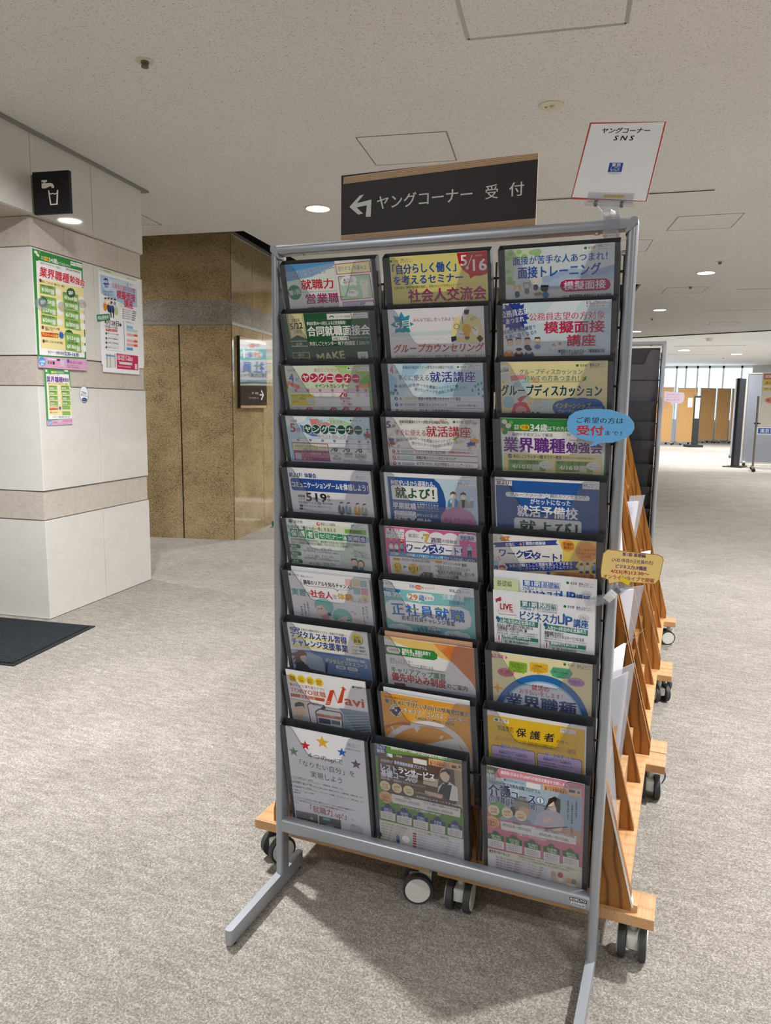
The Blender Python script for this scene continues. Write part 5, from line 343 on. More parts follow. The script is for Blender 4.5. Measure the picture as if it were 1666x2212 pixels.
'1,6':(0.0097,-0.0004,0.21,0,'85c9cc',[('p',[-9.6,-0.2,219.6,0.2,219.6,20.3,-9.3,19.0],'edf0f0'),('e',-2.2,7.9,8.2,7.0,'1f7a3a'),('t',4.9,8.0,18.7,6.3,'9a9aa0',0,'東京都'),('t',63.2,8.7,10.7,8.4,'2a4a7a',1,'若者'),('e',84.2,9.6,18.8,10.9,'d8582c'),('t',76.0,9.9,16.4,6.9,'f8f0ea',1,'正社員'),('t',93.2,10.3,28.6,7.6,'c84a2a',1,'チャレンジ',5,0,0),('t',155.6,8.9,10.6,7.1,'23398a',1,'東京'),('t',166.2,9.1,16.2,7.8,'2a4fb0',3,'しごと'),('t',183.2,9.1,21.7,6.7,'6a86c0',0,'センター'),('r',-1.3,20.5,41.5,7.4,'2a78c0',1),('t',5.2,23.9,22.7,5.2,'eaf4fa',1,'学卒未就職者'),('t',-0.5,34.4,41.5,13.8,'f4f8f8',2,'98.3%'),('p',[-1.2,41.7,39.7,39.8,39.6,40.6,-1.2,42.4],'3a8aa0'),('p',[53.8,36.2,57.0,28.5,78.8,23.2,112.5,23.6,119.6,30.0,118.2,39.2,87.5,44.0,83.7,48.1,81.5,44.3,60.9,44.5],'f0f3f3'),('t',59.4,35.2,21.1,14.7,'d87a2c',2,'29'),('t',83.3,35.1,13.3,14.7,'2a78c0',2,'歳'),('t',97.4,35.0,18.6,7.7,'2a5a9a',1,'までの'),('t',138.9,26.0,48.3,11.8,'f0f6f8',2,'企業内実習'),('t',188.0,26.6,13.7,8.2,'2a78a0',1,'から'),('t',153.1,37.9,36.0,8.6,'2a78c0',1,'正社員へ！'),('p',[-0.8,70.0,2.1,58.4,14.4,49.4,39.0,48.2,103.9,51.0,178.9,46.8,198.0,55.0,202.9,72.4,199.5,94.7,184.4,103.3,159.4,105.9,65.7,106.2,18.3,105.3,3.1,96.0],'ecf0f1'),('t',15.6,71.6,29.5,30.6,'2a78c8',3,'正',4,0,0),('t',50.2,70.9,30.4,30.4,'2a78c8',3,'社',3,0,0),('t',86.4,70.7,27.3,30.1,'2a78c8',3,'員',4,0,0),('t',119.5,70.2,31.9,29.9,'2a78c8',3,'就'),('t',155.4,70.8,31.4,29.6,'2a78c8',3,'職'),('p',[21.9,63.3,24.6,63.0,23.7,77.1,21.1,77.1],'8cb040'),('r',35.2,66.3,7.4,3.4,'d8763c',0),('r',60.9,64.3,17.3,3.7,'8cb040',0),('r',54.8,54.6,2.6,3.4,'d8763c',0),('r',120.3,56.1,14.3,3.3,'8cb040',0),('p',[85.8,79.5,94.6,76.1,96.1,78.7,87.3,81.7],'8cb040'),('p',[100.5,77.2,113.9,79.0,112.4,81.5,100.3,79.4],'d8763c'),('p',[143.8,56.8,148.9,54.3,147.8,58.9],'d8763c'),('r',166.0,68.9,9.9,9.2,'8cb040',0),('t',38.0,91.8,126.2,12.0,'34566a',2,'若者正社員チャレンジ事業'),('e',17.8,120.6,28.9,19.4,'e2ecec'),('e',34.9,118.2,28.6,19.3,'e2ecec'),('e',48.7,121.9,28.5,19.3,'e2ecec'),('e',151.9,120.0,27.1,18.8,'e2ecec'),('e',168.8,117.5,26.8,18.7,'e2ecec'),('e',185.2,120.7,26.6,18.7,'e2ecec'),('t',24.1,124.0,29.7,6.6,'303438',1,'学校を卒業したけど…'),('t',73.9,111.1,25.1,11.0,'1f5a8a',1,'こんな'),('t',100.8,110.1,27.3,11.3,'f0f6f8',2,'お悩み',0,'1f5a8a',0),('t',74.2,119.4,55.0,11.0,'1f5a8a',1,'ありませんか?'),('r',88.3,124.8,26.8,5.3,'b84a28',0),('t',148.1,121.5,42.6,6.4,'303438',1,'求人情報だけでは',-5,0,0),('t',149.8,129.0,27.6,5.7,'303438',1,'自分に合う')]),
'1,7':(0.0136,0.0035,0.21,0,'edeced',[('p',[-5.3,-9.9,119.6,-2.3,-5.8,-4.1],'e0b48a'),('p',[-6.3,0.7,47.9,-0.8,216.3,-0.7,213.7,62.6,186.5,48.5,120.7,33.1,70.1,24.2],'eec870'),('p',[118.6,0.7,216.3,0.2,216.5,117.3,201.2,87.5,166.6,50.0,147.6,32.5],'d8823a'),('p',[118.6,0.7,153.4,3.6,131.7,18.2],'e89a48'),('p',[153.4,3.6,185.5,2.3,170.5,40.0,138.3,20.9],'e07a30'),('p',[-6.0,21.7,118.2,20.3,126.1,28.5,124.5,40.0,116.6,44.7,-4.7,46.6],'2f8a3c'),('r',3.6,25.3,33.8,16.0,'f2f0ec',1),('t',8.1,33.6,24.9,7.0,'c04030',1,'令和8年度',4,0,0),('t',41.9,29.7,68.1,10.0,'f4f8f2',2,'契約社員、派遣社員等で'),('t',41.2,37.5,49.5,10.1,'f4f8f2',2,'働いている方向け'),('t',9.6,58.9,56.2,8.6,'55555c',0,'東京しごとセンター'),('t',8.9,67.0,104.9,8.6,'55555c',0,'キャリアカウンセリング 受付による'),('p',[9.8,74.1,185.4,73.2,185.3,73.8,9.7,74.7],'c0c0c4'),('t',10.9,85.6,129.5,16.2,'3a8a54',2,'キャリアアップ講習'),('t',10.6,104.5,131.2,21.5,'c0342c',3,'優先申込み制度'),('t',143.6,107.6,47.7,13.7,'26262c',1,'のご案内'),('p',[14.5,122.2,41.6,120.3,46.0,131.5,16.9,136.9],'6a4a40'),('p',[94.2,122.6,213.1,119.8,212.7,129.6,93.4,134.6],'b0c0d4')]),
'1,8':(0.0076,0.0028,0.21,0,'eaa236',[('p',[-14.9,64.8,93.6,20.5,220.2,0.3,218.7,85.6,175.6,70.2,89.8,73.6,21.6,93.1],'eeaa3e'),('p',[115.4,16.2,128.4,11.2,71.6,82.5,53.5,86.3],'f0b85a'),('t',8.7,11.1,44.9,5.5,'5a3a18',1,'東京都が運営する'),('t',56.3,10.6,33.7,7.0,'5a3a18',1,'職業訓練',0,'f4d8a0',0),('t',8.7,22.7,199.3,12.9,'26282e',2,'働くために学びたい方向けの情報発信拠点',0,'f6e2b8',0),('e',34.2,46.0,30.3,33.3,'f4ead4'),('e',34.2,46.0,26.3,28.7,'26282e'),('e',34.2,46.0,24.0,26.1,'eee0c4'),('p',[17.2,46.2,48.6,38.1,33.6,63.1],'26345a'),('p',[29.9,36.9,45.7,33.7,36.1,54.4],'26345a'),('e',34.3,45.3,5.9,6.6,'eee0c4'),('t',53.9,40.2,148.1,16.0,'f4efe4',2,'キャリア・コンパス・センター',0,'3a3834',0),('t',81.9,56.1,92.0,8.6,'26282e',2,'CAREER COMPASS CENTER',0,'f6e2b8',0),('p',[-30.0,185.9,-22.4,168.5,-13.5,151.8,-3.3,136.0,7.9,121.3,20.1,107.8,33.0,95.9,46.4,85.4,60.3,76.6,74.4,69.6,88.5,64.3,102.6,60.9,116.3,59.3,129.7,59.6,142.4,61.7,154.5,65.7,165.7,71.3,176.0,78.7,185.2,87.6,193.2,98.0,199.9,109.8,205.3,122.8,209.3,137.0,211.8,152.1,212.8,168.0,212.3,184.5,210.3,201.5,206.6,218.7,201.5,235.9,194.9,253.0,186.9,269.7,176.5,263.2,183.7,248.3,189.7,233.1,194.3,217.6,197.6,202.2,199.5,187.0,200.0,172.2,199.1,158.0,196.9,144.4,193.3,131.7,188.5,120.0,182.5,109.4,175.3,100.0,167.0,92.0,157.8,85.4,147.8,80.4,136.9,76.9,125.5,75.0,113.5,74.8,101.1,76.3,88.6,79.4,75.9,84.1,63.3,90.5,50.9,98.4,38.9,107.8,27.4,118.6,16.6,130.6,6.6,143.8,-2.4,157.9,-10.3,172.9,-17.0,188.4],'ece8e4'),('p',[73.8,82.0,91.9,80.7,80.9,98.3],'ece8e4'),('p',[15.8,94.4,19.8,92.5,25.7,102.6,21.7,105.0],'ece8e4'),('p',[141.5,92.7,146.7,94.5,139.8,103.7,135.2,101.6],'ece8e4'),('p',[90.0,132.3,162.5,98.1,187.5,93.0,180.3,111.7,193.7,131.4,198.4,166.1,150.8,136.3],'ece8e4'),('p',[-7.4,99.3,45.6,74.0,67.8,74.4,67.3,80.9,28.9,86.5,-4.9,109.2],'c86a24'),('p',[177.3,293.7,221.8,280.1,220.7,308.9,175.9,321.6],'1c2438'),('r',199.0,289.8,12.1,8.8,'d8d8d8',0)]),
'1,9':(-0.0065,0.0031,0.21,0,'6a9448',[('p',[3.3,-7.8,39.9,-10.7,28.9,5.0,24.6,20.7,-0.1,33.5],'2a4a9a'),('t',5.5,5.9,21.1,8.4,'dfe6f0',1,'受講料'),('t',5.5,17.2,19.3,11.5,'f0f2f6',2,'無料'),('t',41.4,1.2,146.2,8.2,'f0f4ea',2,'講習等1日あたり5,000円の就活支援金を支給します。'),('p',[7.5,21.9,51.7,17.1,133.3,7.5,216.3,20.8,211.2,143.5,193.3,133.3,27.1,130.2,4.4,105.2],'5e4a3c'),('p',[10.8,23.7,111.3,16.0,100.9,52.5,13.2,57.9],'6e5848'),('p',[117.8,65.6,154.8,61.7,151.9,84.5,117.1,83.1],'d8ccb4'),('p',[82.7,64.1,104.9,61.3,104.0,81.3,81.8,81.6],'c8bca4'),('p',[192.2,21.6,214.1,23.7,209.4,129.1,195.9,117.8],'b4a48c'),('r',29.4,18.6,14.9,9.4,'e4ece4',0),('e',49.7,22.0,6.3,6.4,'3a8a48'),('t',53.7,20.7,14.5,5.9,'e0e4d8',0,'東京都'),('t',69.3,21.1,24.3,5.4,'4a78c8',1,'東京しごとセンター'),('r',95.1,17.2,33.2,13.7,'e8e8e0',0),('p',[133.6,9.8,213.1,8.6,211.3,27.2,132.5,26.9],'e8bc88'),('t',135.5,16.1,46.4,6.8,'8a3020',1,'5/27(水)受講者選考会'),('t',135.9,22.5,46.9,7.7,'8a3020',2,'選べる来場特典あり！'),('r',187.1,15.3,11.5,7.7,'4a5a70',0),('r',202.8,13.3,5.8,6.7,'4a78b8',0),('t',13.0,41.7,31.8,8.5,'e0e4ec',1,'令和8年度',4,0,0),('t',47.7,39.7,80.4,9.4,'c8d4ec',2,'業界連携再就職プログラム',0,'2a3f70',0),('t',13.0,58.5,132.3,18.5,'f2f4f8',3,'レストランサービス',0,'2a4a8c',0),('t',12.0,75.5,89.0,19.7,'f2f4f8',3,'基礎コース①',0,'2a4a8c',0),('t',11.0,90.2,110.2,6.6,'eae6dc',1,'家庭も働く〜飲食店のプロフェッショナルに！'),('e',20.9,110.9,26.1,27.4,'eee2b8'),('t',13.2,108.7,15.7,5.7,'a04a2c',1,'定員',6,0,0),('t',13.2,116.3,15.3,7.7,'a04a2c',1,'15名',6,0,0),('e',50.6,110.5,25.8,27.2,'eee2b8'),('t',43.0,108.3,15.5,5.6,'a04a2c',1,'年齢制限',7,0,0),('t',43.0,115.9,15.1,7.7,'a04a2c',1,'なし',6,0,0),('e',79.9,110.8,26.3,28.0,'eee2b8'),('t',72.4,108.7,15.3,5.6,'a04a2c',1,'1日あたり',7,0,0),('t',72.4,116.2,14.9,7.6,'a04a2c',1,'5,000円',6,0,0),('e',21.2,143.2,32.8,32.6,'eec088'),('t',8.6,137.6,25.0,5.2,'a03a20',1,'5/18(月)まで'),('t',9.6,144.6,22.4,7.8,'a03a20',2,'早期申込'),('t',9.0,153.1,23.6,7.3,'a03a20',2,'特典あり！'),('e',170.4,45.9,23.6,36.5,'f0d4be'),('p',[158.6,46.3,162.2,34.6,175.2,28.0,184.4,37.8,182.0,45.6,172.8,35.7,164.2,40.1],'2a2220'),('p',[165.4,67.7,180.5,61.7,199.2,72.9,200.4,109.2,185.4,111.8,151.1,104.4,154.1,81.5],'ece8e6'),('p',[164.2,70.5,186.6,69.9,178.9,112.2,151.2,101.9,156.0,88.4],'22242c'),('p',[166.4,67.5,181.5,62.6,173.7,73.0],'1a1a1e'),('p',[120.8,99.5,164.2,101.1,161.7,111.6,120.5,107.0],'d8b8a0'),('t',98.2,109.9,61.4,6.0,'f0ece4',1,'レストランでの接客を学ぶ講習'),('t',97.7,121.3,108.6,6.0,'f0ece4',1,'未経験からスタートできる研修'),('p',[35.2,129.5,205.1,129.0,203.4,153.5,37.2,154.6],'eceae6'),('t',66.8,133.2,16.9,5.6,'33333a',1,'募集期間'),('t',44.3,142.2,62.5,8.2,'28282e',1,'4月30日(木)〜5月25日(月)'),('t',115.3,134.2,85.4,6.1,'28282e',1,'プログラム期間(下記期間のうち平日7日間)'),('t',125.4,146.2,62.1,8.1,'28282e',1,'6月10日(水)〜6月25日(木)'),('t',57.9,159.4,98.2,7.7,'eef2e4',2,'レストランサービス基礎の5つのPOINT'),('p',[5.3,175.7,13.6,174.4,17.6,164.7,24.8,160.3,31.5,165.1,34.5,172.5,43.4,173.6,42.8,185.4,4.6,186.3],'2a447c'),('p',[4.6,186.3,42.8,185.4,41.1,208.0,4.3,207.4],'eceae6'),('t',14.5,177.0,19.7,6.3,'e8ecf4',1,'充実した'),('t',14.1,184.2,20.9,6.3,'e8ecf4',1,'短期講習'),('t',7.6,191.7,30.7,4.0,'50505a',0,'短い期間で学べる充実の講習です'),('t',7.2,197.0,30.8,4.0,'50505a',0,'短い期間で学べる充実の講習です'),('t',6.9,202.3,30.8,4.0,'50505a',0,'短い期間で学べる充実の講習です'),('p',[47.4,177.2,55.5,175.9,59.4,166.3,66.5,161.9,73.0,166.6,76.1,174.1,84.8,175.1,84.3,186.8,46.8,187.7],'2a447c'),('p',[46.8,187.7,84.3,186.8,82.7,209.2,46.6,208.6],'eceae6'),('t',56.5,178.5,19.4,6.3,'e8ecf4',1,'就活支援金'),('t',56.1,185.6,20.6,6.3,'e8ecf4',1,'支給'),('t',49.7,193.0,30.2,3.9,'50505a',0,'短い期間で学べる充実の講習です'),('t',49.4,198.3,30.2,4.0,'50505a',0,'短い期間で学べる充実の講習です'),('t',49.1,203.6,30.3,4.0,'50505a',0,'短い期間で学べる充実の講習です'),('p',[88.7,178.4,96.7,177.1,100.5,167.6,107.4,163.3,113.9,167.9,116.9,175.3,125.6,176.3,125.1,187.9,88.3,188.9],'2a447c'),('p',[88.3,188.9,125.1,187.9,123.7,210.2,88.2,209.6],'eceae6'),('t',97.7,179.7,19.1,6.2,'e8ecf4',1,'受講料'),('t',97.4,186.8,20.2,6.2,'e8ecf4',1,'無料'),('t',91.2,194.1,29.7,3.9,'50505a',0,'短い期間で学べる充実の講習です'),('t',90.9,199.3,29.7,3.9,'50505a',0,'短い期間で学べる充実の講習です'),('t',90.7,204.6,29.7,3.9,'50505a',0,'短い期間で学べる充実の講習です'),('p',[130.8,179.3,138.6,177.9,142.2,168.6,149.0,164.2,155.4,168.9,158.4,176.2,166.9,177.2,166.5,188.7,130.3,189.6],'2a447c'),('p',[130.3,189.6,166.5,188.7,165.4,210.7,130.4,210.1],'eceae6'),('t',139.6,180.5,18.7,6.2,'e8ecf4',1,'未経験'),('t',139.3,187.5,19.8,6.2,'e8ecf4',1,'大歓迎！'),('t',133.2,194.8,29.1,3.9,'50505a',0,'短い期間で学べる充実の講習です'),('t',133.0,200.0,29.2,3.9,'50505a',0,'短い期間で学べる充実の講習です'),('t',132.8,205.2,29.2,3.9,'50505a',0,'短い期間で学べる充実の講習です'),('p',[173.2,178.8,180.8,177.5,184.3,168.2,190.9,163.9,197.2,168.5,200.3,175.7,208.6,176.7,208.3,188.1,172.8,189.0],'2a447c'),('p',[172.8,189.0,208.3,188.1,207.4,209.9,173.1,209.3],'eceae6'),('t',181.8,180.0,18.4,6.1,'e8ecf4',1,'最終日に'),('t',181.6,187.0,19.5,6.1,'e8ecf4',1,'合同面接会実施'),('t',175.7,194.2,28.6,3.8,'50505a',0,'短い期間で学べる充実の講習です'),('t',175.6,199.3,28.6,3.8,'50505a',0,'短い期間で学べる充実の講習です'),('t',175.4,204.4,28.7,3.9,'50505a',0,'短い期間で学べる充実の講習です'),('p',[-3.6,212.1,215.3,211.5,213.2,280.4,-3.3,282.8],'e4e2d0'),('t',2.9,220.4,68.6,7.5,'4a4a48',1,'レストランサービスってどんな仕事?'),('t',2.9,228.5,67.0,5.4,'5a5a58',0,'お客様の席へご案内しご注文を伺います'),('t',2.4,236.3,63.0,5.4,'5a5a58',0,'お客様の席へご案内しご注文を伺います'),('t',2.0,244.2,58.9,5.4,'5a5a58',0,'お客様の席へご案内しご注文を伺います'),('t',1.5,252.1,54.8,5.4,'5a5a58',0,'お客様の席へご案内しご注文を伺います'),('t',1.0,260.0,50.6,5.4,'5a5a58',0,'お客様の席へご案内しご注文を伺います'),('t',0.5,268.0,46.5,5.4,'5a5a58',0,'お客様の席へご案内しご注文を伺います'),('t',0.0,274.6,42.3,5.5,'5a5a58',0,'お客様の席へご案内しご注文を伺います',-4,0,0),('p',[82.3,217.7,207.2,217.6,206.8,273.2,81.6,271.8],'eceaec'),('t',84.1,220.2,90.4,6.8,'4a4a48',1,'「レストランサービス基礎コース①」日程表(予定)'),('r',84.7,226.5,10.2,5.3,'b8483c',1),('t',97.3,228.3,106.8,4.4,'4a4a55',0,'6月10日(水) オリエンテーション・サービスの基本について学ぶ'),('r',84.4,233.9,10.3,5.3,'b8483c',1),('t',97.0,235.8,104.3,4.5,'4a4a55',0,'6月10日(水) オリエンテーション・サービスの基本について学ぶ'),('r',84.0,241.4,10.3,5.3,'b8483c',1),('t',96.6,243.3,101.9,4.5,'4a4a55',0,'6月10日(水) オリエンテーション・サービスの基本について学ぶ'),('r',83.7,248.8,10.3,5.3,'b8483c',1),('t',96.3,250.7,99.4,4.5,'4a4a55',0,'6月10日(水) オリエンテーション・サービスの基本について学ぶ'),('r',83.3,256.3,10.3,5.4,'b8483c',1),('t',95.9,258.3,96.9,4.5,'4a4a55',0,'6月10日(水) オリエンテーション・サービスの基本について学ぶ'),('r',83.0,263.8,10.3,5.4,'b8483c',1),('t',95.6,265.8,94.4,4.5,'4a4a55',0,'6月10日(水) オリエンテーション・サービスの基本について学ぶ'),('p',[4.7,275.7,207.3,273.8,206.6,283.7,3.7,284.0],'2a447c'),('e',46.0,252.8,9.4,16.2,'7a84a4'),('e',46.1,263.4,10.4,10.8,'2a447c'),('e',66.9,252.2,19.6,20.9,'f4f4f0')]),
'2,0':(0.0131,-0.001,0.21,0,'dfe8ea',[('e',19.1,11.6,43.9,24.1,'c8e0b0'),('e',48.3,8.2,43.2,15.3,'d4e6c0'),('e',7.4,40.4,22.2,45.5,'cfe2c4'),('e',62.6,8.3,19.7,11.9,'a8cc90'),('e',10.9,9.3,11.8,8.6,'a4cc8c'),('e',28.4,6.1,11.6,8.6,'a4cc8c'),('e',39.1,14.5,11.6,8.6,'a4cc8c'),('e',53.7,8.6,11.5,8.5,'a4cc8c'),('e',66.2,6.8,11.4,8.5,'a4cc8c'),('e',4.3,17.6,11.8,8.7,'a4cc8c'),('e',5.5,42.1,11.9,8.8,'a4cc8c'),('e',8.9,56.4,11.9,8.8,'a4cc8c'),('e',14.3,63.7,11.9,8.8,'a4cc8c'),('e',5.0,63.3,11.9,8.9,'a4cc8c'),('e',64.4,12.6,11.5,8.5,'a4cc8c'),('p',[73.0,63.1,108.7,45.9,133.2,42.2,167.9,49.1,201.6,40.9,215.8,40.1,218.3,66.9,133.6,79.8,69.3,80.4],'b8cce4'),('e',83.8,60.1,21.5,13.9,'a8bee0'),('e',98.1,53.9,21.3,13.8,'a8bee0'),('e',115.8,49.7,21.1,13.7,'a8bee0'),('e',150.7,55.0,20.8,13.6,'a8bee0'),('e',185.0,51.7,20.4,13.5,'a8bee0'),('e',208.5,46.3,20.1,13.3,'a8bee0'),('e',193.4,50.5,20.3,13.4,'a8bee0'),('e',133.5,69.5,21.0,13.8,'a8bee0'),('r',150.9,1.6,26.3,10.9,'eef0ee',0),('r',178.1,1.4,32.6,10.8,'eef0ee',0),('e',156.2,6.7,5.8,5.0,'1f7a3a'),('t',161.2,6.6,13.5,4.6,'6a6a70',0,'東京都'),('t',179.7,4.6,6.5,4.3,'23398a',1,'東京'),('t',186.3,4.6,11.2,4.3,'2a4fb0',2,'しごと'),('t',197.5,4.7,11.8,3.8,'6a86c0',0,'センター'),('t',179.8,10.2,29.6,3.6,'33333a',1,'ヤングコーナー'),('t',16.1,22.8,180.8,15.2,'1f62b4',1,'面接が苦手な人あつまれ！'),('t',25.8,45.5,159.0,21.4,'1f5cb0',2,'面接トレーニング'),('p',[107.0,75.1,109.7,65.7,119.4,61.9,195.4,62.9,203.2,67.8,205.6,76.4,202.8,83.9,196.0,87.0,119.5,86.9,111.5,83.2],'f0e8ee'),('p',[107.9,75.2,110.6,66.7,119.7,63.0,195.1,63.9,202.3,68.4,204.6,76.3,201.9,83.0,195.7,85.9,119.9,85.8,112.4,82.4],'b81a64'),('t',115.9,74.2,79.0,15.8,'faf4f8',2,'模擬面接'),('e',23.4,75.7,15.6,12.8,'eeba80'),('p',[15.6,72.6,16.9,66.5,21.3,70.8],'eeba80'),('p',[25.7,71.0,29.9,66.6,31.2,73.4],'eeba80'),('e',23.6,86.4,9.7,12.5,'3a5a84'),('e',23.4,76.6,11.1,7.8,'f0e8e0'),('e',20.8,76.1,1.7,1.6,'222222'),('e',26.4,76.3,1.7,1.6,'222222'),('e',42.9,70.4,15.4,12.7,'b4b4ba'),('p',[35.2,67.4,36.4,61.3,40.7,65.5],'b4b4ba'),('p',[45.1,65.7,49.2,61.4,50.6,68.1],'b4b4ba'),('e',43.1,81.0,9.6,12.4,'8a8a94'),('e',42.9,71.3,11.0,7.8,'f0e8e0'),('e',40.3,70.8,1.7,1.6,'222222'),('e',45.8,71.0,1.6,1.6,'222222'),('e',60.7,64.2,15.3,12.6,'ecdcd0'),('p',[53.1,61.2,54.2,55.1,58.5,59.4],'ecdcd0'),('p',[62.9,59.6,66.9,55.3,68.3,62.0],'ecdcd0'),('e',60.9,74.7,9.5,12.3,'5a5a74'),('e',60.7,65.1,10.9,7.7,'f0e8e0'),('e',58.1,64.6,1.6,1.6,'222222'),('e',63.6,64.9,1.6,1.6,'222222'),('e',78.3,77.3,15.5,13.0,'1a1c22'),('p',[70.7,75.2,71.5,70.0,76.9,72.9],'1a1c22'),('p',[80.2,72.8,85.9,70.7,86.6,76.3],'1a1c22'),('e',80.4,89.7,12.7,12.3,'2c78b8'),('p',[56.4,85.5,70.1,83.6,76.5,88.7,60.1,90.6],'b08a70'),('t',113.3,95.0,8.9,4.9,'444444',0,'内容',4,0,0),('t',127.0,94.6,79.4,6.6,'1f1f24',2,'●基礎講座(面接を行う本当の目的)'),('e',13.6,99.8,13.1,5.4,'a83020')]),
'2,1':(0.0127,-0.0029,0.21,0,'d6e6f0',[('p',[103.3,-1.1,155.6,-1.6,131.7,34.8,67.2,41.7],'e8f0f6'),('p',[-10.5,34.0,30.3,49.7,85.1,94.6,157.2,113.9,-8.9,110.0],'e8eef2'),('p',[155.7,1.0,220.0,0.2,220.8,27.3,181.8,22.6],'bcd8ec'),('p',[170.0,34.3,218.7,70.4,218.9,75.7,163.2,42.8],'c4dcea'),('r',160.1,1.2,45.1,13.3,'eef0f2',0),('t',162.6,4.4,9.0,6.2,'23398a',1,'東京'),('t',171.6,4.5,15.5,6.1,'2a4fb0',2,'しごと'),('t',187.2,4.6,16.2,5.5,'6a86c0',0,'センター'),('t',162.7,11.0,40.8,5.2,'33333a',1,'ヤングコーナー'),('s',23.8,25.1,30.3,23.9,18,'23409c'),('t',-4.2,22.4,56.8,12.9,'f6f6fa',2,'公務員志望',8,0,0),('t',6.0,35.4,37.2,11.2,'f6f6fa',2,'あつまれ',8,0,0),('t',53.1,27.7,145.7,15.0,'c42a58',1,'公務員志望の方対象',0,'f0f4f8',0),('t',82.6,49.2,115.1,21.9,'c8204e',3,'模擬面接'),('t',127.5,75.6,54.4,21.4,'c8204e',3,'講座'),('t',-0.2,57.1,66.5,8.3,'2c4f9a',1,'実践型の面接練習で',9,0,0),('t',2.7,67.0,64.4,8.7,'2c4f9a',1,'本番に強くなる!!',9,0,0),('e',13.3,77.7,12.5,15.5,'eccdb4'),('p',[6.7,75.7,8.2,69.8,18.3,69.7,19.7,76.4,17.5,73.0,9.6,72.8],'3a2c26'),('e',13.0,89.2,13.2,10.4,'f2f2f2'),('e',30.8,75.3,12.3,15.4,'eccdb4'),('p',[24.3,73.3,25.7,67.5,35.8,67.3,37.2,74.0,35.0,70.6,27.1,70.4],'3a2c26'),('e',30.6,86.7,13.1,10.3,'f2f2f2'),('e',48.8,75.7,12.2,15.4,'eccdb4'),('p',[42.4,73.7,43.8,67.9,53.8,67.7,55.2,74.3,53.0,71.0,45.2,70.8],'3a2c26'),('e',48.7,87.0,13.0,10.3,'30405a'),('e',69.1,75.2,12.1,15.3,'eccdb4'),('p',[62.7,73.2,64.1,67.4,74.0,67.3,75.4,73.8,73.2,70.5,65.5,70.4],'3a2c26'),('e',69.0,86.5,12.9,10.2,'7a9ac0'),('e',10.4,102.8,20.9,20.6,'e08a38'),('e',10.7,92.5,11.4,11.2,'eccdb4'),('e',10.7,88.8,12.5,6.3,'f2f2f2'),('e',31.2,104.9,20.7,20.5,'2a3450'),('e',31.4,94.7,11.3,11.1,'eccdb4'),('e',31.4,91.0,12.4,6.3,'26345c'),('e',51.8,104.8,20.5,20.4,'2f4f8c'),('e',51.9,94.7,11.2,11.1,'eccdb4'),('e',52.0,91.0,12.3,6.3,'26345c'),('p',[94.3,78.4,105.1,75.0,107.8,76.0,119.5,73.5,121.0,88.9,107.9,92.3,96.1,93.0],'ecebe8'),('t',98.3,83.9,6.0,6.5,'33333a',1,'内',6,0,0),('t',110.2,81.4,6.1,6.5,'33333a',1,'容',7,0,0),('t',110.6,96.1,88.3,6.8,'1f1f24',1,'●実践スタイルのグループ模擬面接3回'),('t',115.6,101.1,43.2,4.7,'44444a',0,'(各回ごとに面接官を変更)'),('t',110.6,107.7,90.3,6.5,'1f1f24',2,'●面接官の視点による丁寧なフィードバック')]),
